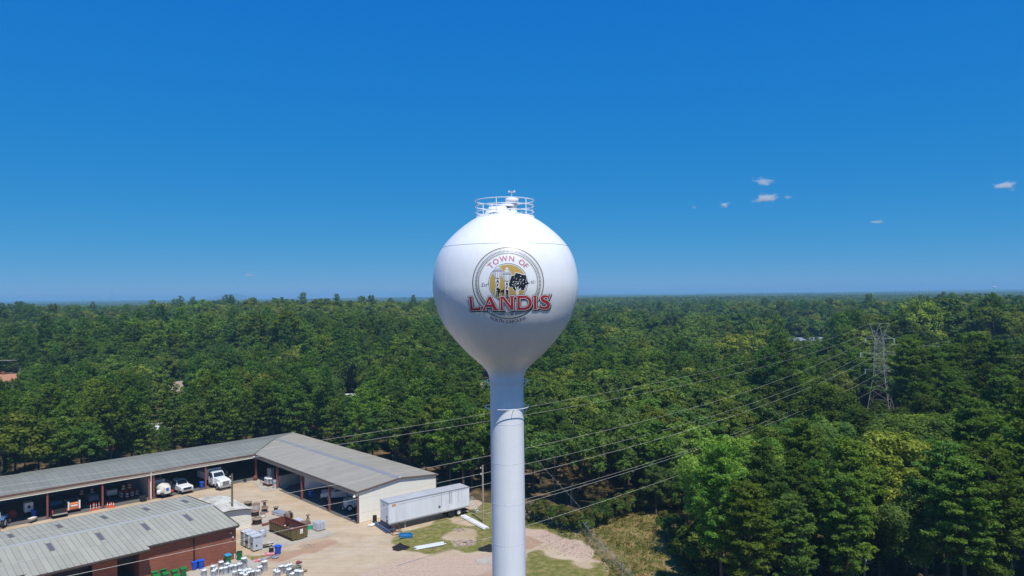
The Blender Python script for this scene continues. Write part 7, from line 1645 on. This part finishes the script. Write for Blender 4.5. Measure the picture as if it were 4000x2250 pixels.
snag('bleached dead tree with forked top in front of the right hand wood', 3375, 2118, 78, None, 1); snag('tall bare grey trunk among browning trees right of the tower', 2228, 1640, 109, None, 2); snag('thin bare dead trunk behind the trailer', 1660, 1700, 128, None, 3)
# shrubs along fences and wood edges
k = 0
for (u0, v0), (u1, v1), n_, lab in (((2065, 2020), (2290, 2085), 16, 'green shrub tangled along the fence behind the bank'), ((2290, 2070), (2420, 2010), 12, 'dark shrub at the corner of the fence and weedy field'), ((2420, 2005), (2640, 1985), 16, 'shrub at the far edge of the weedy field'), ((2600, 2050), (2720, 2300), 14, 'shrub under the trees beside the weedy field'), ((3480, 2230), (3980, 2180), 16, 'shrub under the tall right hand pines'), ((2700, 2240), (3450, 2235), 26, 'shrub under the broadleaf trees at the near edge of the wood'), ((2750, 2150), (3500, 2120), 22, 'shrub in the shade inside the near wood')):
    for j in range(n_):
        t_ = (j+RANDC.uniform(0.1, 0.9))/n_; p = G(u0+(u1-u0)*t_, v0+(v1-v0)*t_+RANDC.uniform(-8, 4))
        tree_obj('bush%d' % RANDC.randrange(2), (float(p[0]), float(p[1]), -0.15), RANDC.uniform(0, 6), RANDC.uniform(0.55, 1.25)*(1.7 if 'wood' in lab or 'pines' in lab else 1.0), tuple(np.array(RANDC.choice([(0.085, 0.14, 0.028), (0.11, 0.16, 0.03), (0.15, 0.145, 0.04)]))*RANDC.uniform(0.85, 1.2)), lab, lab+' row')
# weeds over the rough field and grass fringes: too many to count
def weeds():
    rng = np.random.default_rng(9); Ps, Ns, Ss, Ts = [], [], [], []
    def scatter(poly, n, hmax):
        x0 = min(p[0] for p in poly); x1 = max(p[0] for p in poly); y0 = min(p[1] for p in poly); y1 = max(p[1] for p in poly)
        q = np.stack([rng.uniform(x0, x1, n), rng.uniform(y0, y1, n)], 1); q = q[in_poly(q[:, 0], q[:, 1], poly)]; q = q[wob(q[:, 0], q[:, 1], 0.8, 31)+rng.normal(size=len(q))*0.4 > -0.35]
        for x, y in q:
            m = 9; hh = hmax*rng.uniform(0.25, 1)**1.5; e = rng.normal(size=(m, 3)); p = np.array([x, y, 0])+np.stack([e[:, 0]*0.22, e[:, 1]*0.22, rng.uniform(0.05, 1, m)*hh], 1)
            Ps.append(p); Ns.append(unit(e*0.7+np.array([0, 0, 0.5]))); Ss.append(rng.uniform(0.16, 0.36, m)); Ts.append(np.full(m, np.clip(0.5+0.3*rng.normal(), 0, 1)))
    scatter(FIELD, 2300, 0.6); scatter(GRASS[1], 500, 0.5)
    return np.concatenate(Ps), np.concatenate(Ns), np.concatenate(Ss), np.concatenate(Ts), rng
P, Nn, S, T, _r = weeds(); o = link_mesh('weeds', leaves_mesh('weeds', P, Nn, S, T, _r, 0.35), None); o.color = (0.22, 0.22, 0.055, 1); tag(o, 'yellow-green weeds over the rough field beyond the fence', 'weeds', kind='stuff')

# ------------------------------------------------------------------ the wood that runs on to the horizon
def merged_trees(name, seed, side, n, cl, per, size, hmin, hmax, rmin, rmax, pine_share=0.35):
    """a square patch of wood as one low cost mesh"""
    rng = np.random.default_rng(seed); Ps, Ns, Ss, Ts = [], [], [], []
    g = int(math.ceil(math.sqrt(n))); 
    for i in range(g):
        for j in range(g):
            x = (i+0.5+rng.normal()*0.26)/g*side-side/2; y = (j+0.5+rng.normal()*0.26)/g*side-side/2; h = rng.uniform(hmin, hmax); r = rng.uniform(rmin, rmax)
            P, Nn, S, T = crown_points_broad(rng, h, r*(0.7 if rng.random() < pine_share else 1.0), cl, per, size, 0.35); tone = np.clip(0.5+0.33*rng.normal(), 0, 1)
            Ps.append(P+np.array([x, y, 0])); Ns.append(Nn); Ss.append(S); Ts.append(np.clip(T*0.4+tone*0.6, 0, 1))
    return leaves_mesh(name, np.concatenate(Ps), np.concatenate(Ns), np.concatenate(Ss), np.concatenate(Ts), rng, 0.75)
SRC = bpy.data.collections.new('forest_sources')
def src(name, me, color):
    """a source tree keeps its own mesh and its own leaf colour"""
    me = me.copy(); me.materials.clear(); me.materials.append(mat_leaf('leaf_'+name, color=color))
    o = bpy.data.objects.new(name, me); SRC.objects.link(o); return o
mid_cols = [(0.129, 0.201, 0.034), (0.161, 0.231, 0.035), (0.091, 0.156, 0.037), (0.202, 0.244, 0.035), (0.111, 0.169, 0.031)]
def scatter_stuff(name, pts, idx, rot, scl, sources, label, wide=False):
    """points carrying trees by geometry nodes: one object, uncountable wood"""
    col = bpy.data.collections.new(name+'_sources'); 
    for o in sources: col.objects.link(o)
    me = bpy.data.meshes.new(name); me.vertices.add(len(pts)); me.vertices.foreach_set('co', np.asarray(pts, np.float32).ravel())
    a = me.attributes.new('pick', 'INT', 'POINT'); a.data.foreach_set('value', np.asarray(idx, np.int32))
    a = me.attributes.new('turn', 'FLOAT', 'POINT'); a.data.foreach_set('value', np.asarray(rot, np.float32))
    sv = np.asarray(scl, np.float32)[:, None]*np.stack([np.ones(len(scl))]*3, 1); jr = np.random.default_rng(len(scl)); wj = jr.uniform(0.84, 1.3, len(scl)) if len(scl) else 0
    if wide: sv[:, 0] *= wj; sv[:, 1] *= wj*jr.uniform(0.88, 1.14, len(scl)); sv[:, 2] *= jr.uniform(0.8, 1.2, len(scl))
    a = me.attributes.new('grow', 'FLOAT_VECTOR', 'POINT'); a.data.foreach_set('vector', sv.astype(np.float32).ravel())
    o = bpy.data.objects.new(name, me); COL.objects.link(o)
    ng = bpy.data.node_groups.new(name, 'GeometryNodeTree'); ng.interface.new_socket('Geometry', in_out='INPUT', socket_type='NodeSocketGeometry'); ng.interface.new_socket('Geometry', in_out='OUTPUT', socket_type='NodeSocketGeometry')
    nd, ln = ng.nodes, ng.links; gi = nd.new('NodeGroupInput'); go = nd.new('NodeGroupOutput'); ip = nd.new('GeometryNodeInstanceOnPoints'); ci = nd.new('GeometryNodeCollectionInfo')
    ci.inputs['Collection'].default_value = col; ci.inputs['Separate Children'].default_value = True; ci.inputs['Reset Children'].default_value = True
    def na(n_, t):
        q = nd.new('GeometryNodeInputNamedAttribute'); q.data_type = t; q.inputs['Name'].default_value = n_; return q.outputs['Attribute']
    cx_ = nd.new('ShaderNodeCombineXYZ'); ln.new(na('turn', 'FLOAT'), cx_.inputs[2]); er = nd.new('FunctionNodeEulerToRotation'); ln.new(cx_.outputs[0], er.inputs[0])
    ln.new(gi.outputs[0], ip.inputs['Points']); ln.new(ci.outputs[0], ip.inputs['Instance']); ip.inputs['Pick Instance'].default_value = True
    ln.new(na('pick', 'INT'), ip.inputs['Instance Index']); ln.new(er.outputs[0], ip.inputs['Rotation']); ln.new(na('grow', 'FLOAT_VECTOR'), ip.inputs['Scale']); ln.new(ip.outputs[0], go.inputs[0])
    md = o.modifiers.new('scatter', 'NODES'); md.node_group = ng
    return tag(o, label, 'forest', kind='stuff')
# near remainder + middle distance: single trees
srcs = []
for k in range(5): srcs.append(src('source_broad_%d' % k, TREES['broad%d' % k][0], mid_cols[k]))
for k in range(3): srcs.append(src('source_oak_%d' % k, TREES['oak%d' % k][0], mid_cols[k])); srcs.append(src('source_tallpine_%d' % k, TREES['tallpine%d' % k][0], GREENS_P[k]))
for k in range(5): srcs.append(src('source_pine_%d' % k, TREES['pine%d' % k][0], GREENS_P[k % 4]))
ypal = [(0.20, 0.235, 0.035), (0.12, 0.15, 0.045)]
for k in range(2): srcs.append(src('source_yellow_%d' % k, TREES['broad%d' % k][0], ypal[k]))
order = sorted(range(len(srcs)), key=lambda i: srcs[i].name); rank = {srcs[i].name: j for j, i in enumerate(order)}
pts, idx, rot, scl = [], [], [], []
for x, y, z, pine, kd, sc, sz in REST:
    pts.append((x, y, z-0.1)); idx.append(rank['source_%s_%s' % (kd[:-1], kd[-1])]); rot.append(RANDC.uniform(0, 6.28)); scl.append(sc)
far = wood_points(250, 660, 6.6, rngT, 14); hv_ = wob(far[:, 0], far[:, 1], 0.03, 27); mx_ = wob(far[:, 0], far[:, 1], 0.016, 24)+0.4*wob(far[:, 0], far[:, 1], 0.05, 25); zf = hgt(far[:, 0], far[:, 1])
for (x, y), mm_, z, hv in zip(far, mx_, zf, hv_):
    pine = mm_+RANDC.uniform(-.4, .4)+(0.3 if x < 40 and y < 330 else -0.45) > 0; H_ = RANDC.uniform(10, 19)*(1+0.25*hv)*(1.15 if pine else 1.0); k_ = int(np.clip(2.5+2.6*mm_+RANDC.uniform(-1.3, 1.3), 0, 4))
    if y > 400 and -190 < x < -10 and RANDC.random() < 0.7: k_ = RANDC.choice((1, 3, 3))
    H_ = height_cap(x, y, 3.0, float(z), H_)
    if H_ <= 0: continue
    H_ = min(H_, max(7.0, 29.5-float(z)+RANDC.uniform(-2.0, 0.8)))
    ylw = RANDC.random() < 0.028 and not pine
    nm = 'source_yellow_%d' % (RANDC.random() < 0.35) if ylw else 'source_%s_%d' % ('pine' if pine else 'broad', k_)
    pts.append((x, y, z-0.1)); idx.append(rank[nm]); rot.append(RANDC.uniform(0, 6.28)); scl.append(H_/(14.0 if pine else 13.0)*1.05)
scatter_stuff('forest', pts, idx, rot, scl, srcs, 'unbroken mixed wood of the middle distance', True)
# patches of wood
ps = [src('source_patch_%d' % k, merged_trees('patch', 80+k, 40.0, 30, 16, 22, 1.2, 9, 21, 3.0, 5.6), mid_cols[k]) for k in range(4)]
pts, idx, rot, scl = [], [], [], []
q = wood_points(660, 2500, 36.0, rngT, 40); zq = hgt(q[:, 0], q[:, 1])
for (x, y), z in zip(q, zq): pts.append((x, y, z-0.5)); idx.append(int(np.clip(2.0+2.4*float(wob(x, y, 0.006, 29))+RANDC.uniform(-.8, .8), 0, 3.9))); rot.append(RANDC.randrange(4)*math.pi/2+RANDC.uniform(-.2, .2)); scl.append(RANDC.uniform(0.85, 1.15))
scatter_stuff('forest', pts, idx, rot, scl, ps, 'distant wood rolling away below the skyline')
fs_ = [src('source_tract_%d' % k, merged_trees('tract', 90+k, 220.0, 484, 6, 6, 4.2, 11, 18, 4.5, 6.5), mid_cols[k+1]) for k in range(3)]
pts, idx, rot, scl = [], [], [], []
q = wood_points(2500, 10800, 190.0, rngT, 200); zq = hgt(q[:, 0], q[:, 1])
for (x, y), z in zip(q, zq): pts.append((x, y, z-1)); idx.append(RANDC.randrange(3)); rot.append(RANDC.randrange(4)*math.pi/2+RANDC.uniform(-.2, .2)); scl.append(RANDC.uniform(0.9, 1.2))
scatter_stuff('forest', pts, idx, rot, scl, fs_, 'hazy far wood along the horizon')

# ------------------------------------------------------------------ the air
m, nd, ln = new_mat('haze_air'); out = N(nd, 'ShaderNodeOutputMaterial'); pv = N(nd, 'ShaderNodeVolumePrincipled')
pv.inputs['Color'].default_value = (*HAZE_COLOR, 1); pv.inputs['Density'].default_value = HAZE_DENSITY; pv.inputs['Anisotropy'].default_value = 0.0
ln.new(pv.outputs[0], out.inputs['Volume'])
hz = MB().box(-12500, 12500, -600, 12500, -45, 72).build('haze', m); tag(hz, 'thin blue summer haze over the woods', 'haze', kind='stuff')

# ------------------------------------------------------------------ a few small fair weather clouds
def cloud(label, u, v, w_px, h_px, dist, dens, seed, tilt=0.0):
    p = DP(u, v, dist); w = w_px/FPX*dist/2; h = h_px/FPX*dist/2
    m, nd, ln = new_mat('cloud_vapour'); out = N(nd, 'ShaderNodeOutputMaterial'); pv = N(nd, 'ShaderNodeVolumePrincipled'); pv.inputs['Color'].default_value = (1, 1, 1, 1); pv.inputs['Anisotropy'].default_value = 0.2
    tc = N(nd, 'ShaderNodeTexCoord'); ob = N(nd, 'ShaderNodeVectorMath', operation='LENGTH'); ln.new(tc.outputs['Object'], ob.inputs[0])
    nz = N(nd, 'ShaderNodeTexNoise', Scale=1.5, Detail=6.0, Roughness=0.62); nz.noise_dimensions = '4D'; nz.inputs['W'].default_value = seed*3.7; ln.new(tc.outputs['Object'], nz.inputs['Vector'])
    a = N(nd, 'ShaderNodeMath', operation='MULTIPLY_ADD'); ln.new(nz.outputs['Fac'], a.inputs[0]); a.inputs[1].default_value = 2.6; a.inputs[2].default_value = -0.82
    s = N(nd, 'ShaderNodeMath', operation='SUBTRACT'); ln.new(a.outputs[0], s.inputs[0]); ln.new(ob.outputs['Value'], s.inputs[1])
    mr = N(nd, 'ShaderNodeMapRange', clamp=True); ln.new(s.outputs[0], mr.inputs[0]); mr.inputs[1].default_value = -0.12; mr.inputs[2].default_value = 0.55; mr.inputs[3].default_value = 0; mr.inputs[4].default_value = 0.55*dens/max(h, 1)
    ln.new(mr.outputs[0], pv.inputs['Density']); ln.new(pv.outputs[0], out.inputs['Volume'])
    bm = bmesh.new(); bmesh.ops.create_icosphere(bm, subdivisions=3, radius=1.0); me = bpy.data.meshes.new('cloud'); bm.to_mesh(me); bm.free()
    o = link_mesh('cloud', me, m); o.location = (float(p[0]), float(p[1]), float(p[2])); o.scale = (w, w*0.8, h); o.rotation_euler = (0, tilt, 0)
    return tag(o, label, 'cloud', 'small clouds in the blue sky')
cloud('small white puff cloud, brightest of the cluster over the wood', 2990, 775, 130, 56, 5200, 5.5, 1, -0.12)
cloud('thin slanting cloud at the top of the small cluster', 2978, 708, 125, 42, 5200, 3.0, 2, 0.2)
cloud('tiny pale cloud left of the brightest puff', 2828, 800, 60, 30, 5200, 3.0, 3)
cloud('rounded pale cloud near the picture edge', 3930, 724, 120, 50, 5200, 4.0, 4)
cloud('faint wisp just right of the brightest puff', 3080, 770, 50, 24, 5200, 1.0, 5)
cloud('faint flat wisp low over the right skyline', 3425, 866, 90, 18, 6500, 1.0, 6)
cloud('faint tiny wisp far left of the puff cluster', 2712, 810, 40, 22, 5200, 0.9, 7)
cloud('faint low wisp over the left skyline', 975, 1074, 70, 24, 9000, 1.0, 8)
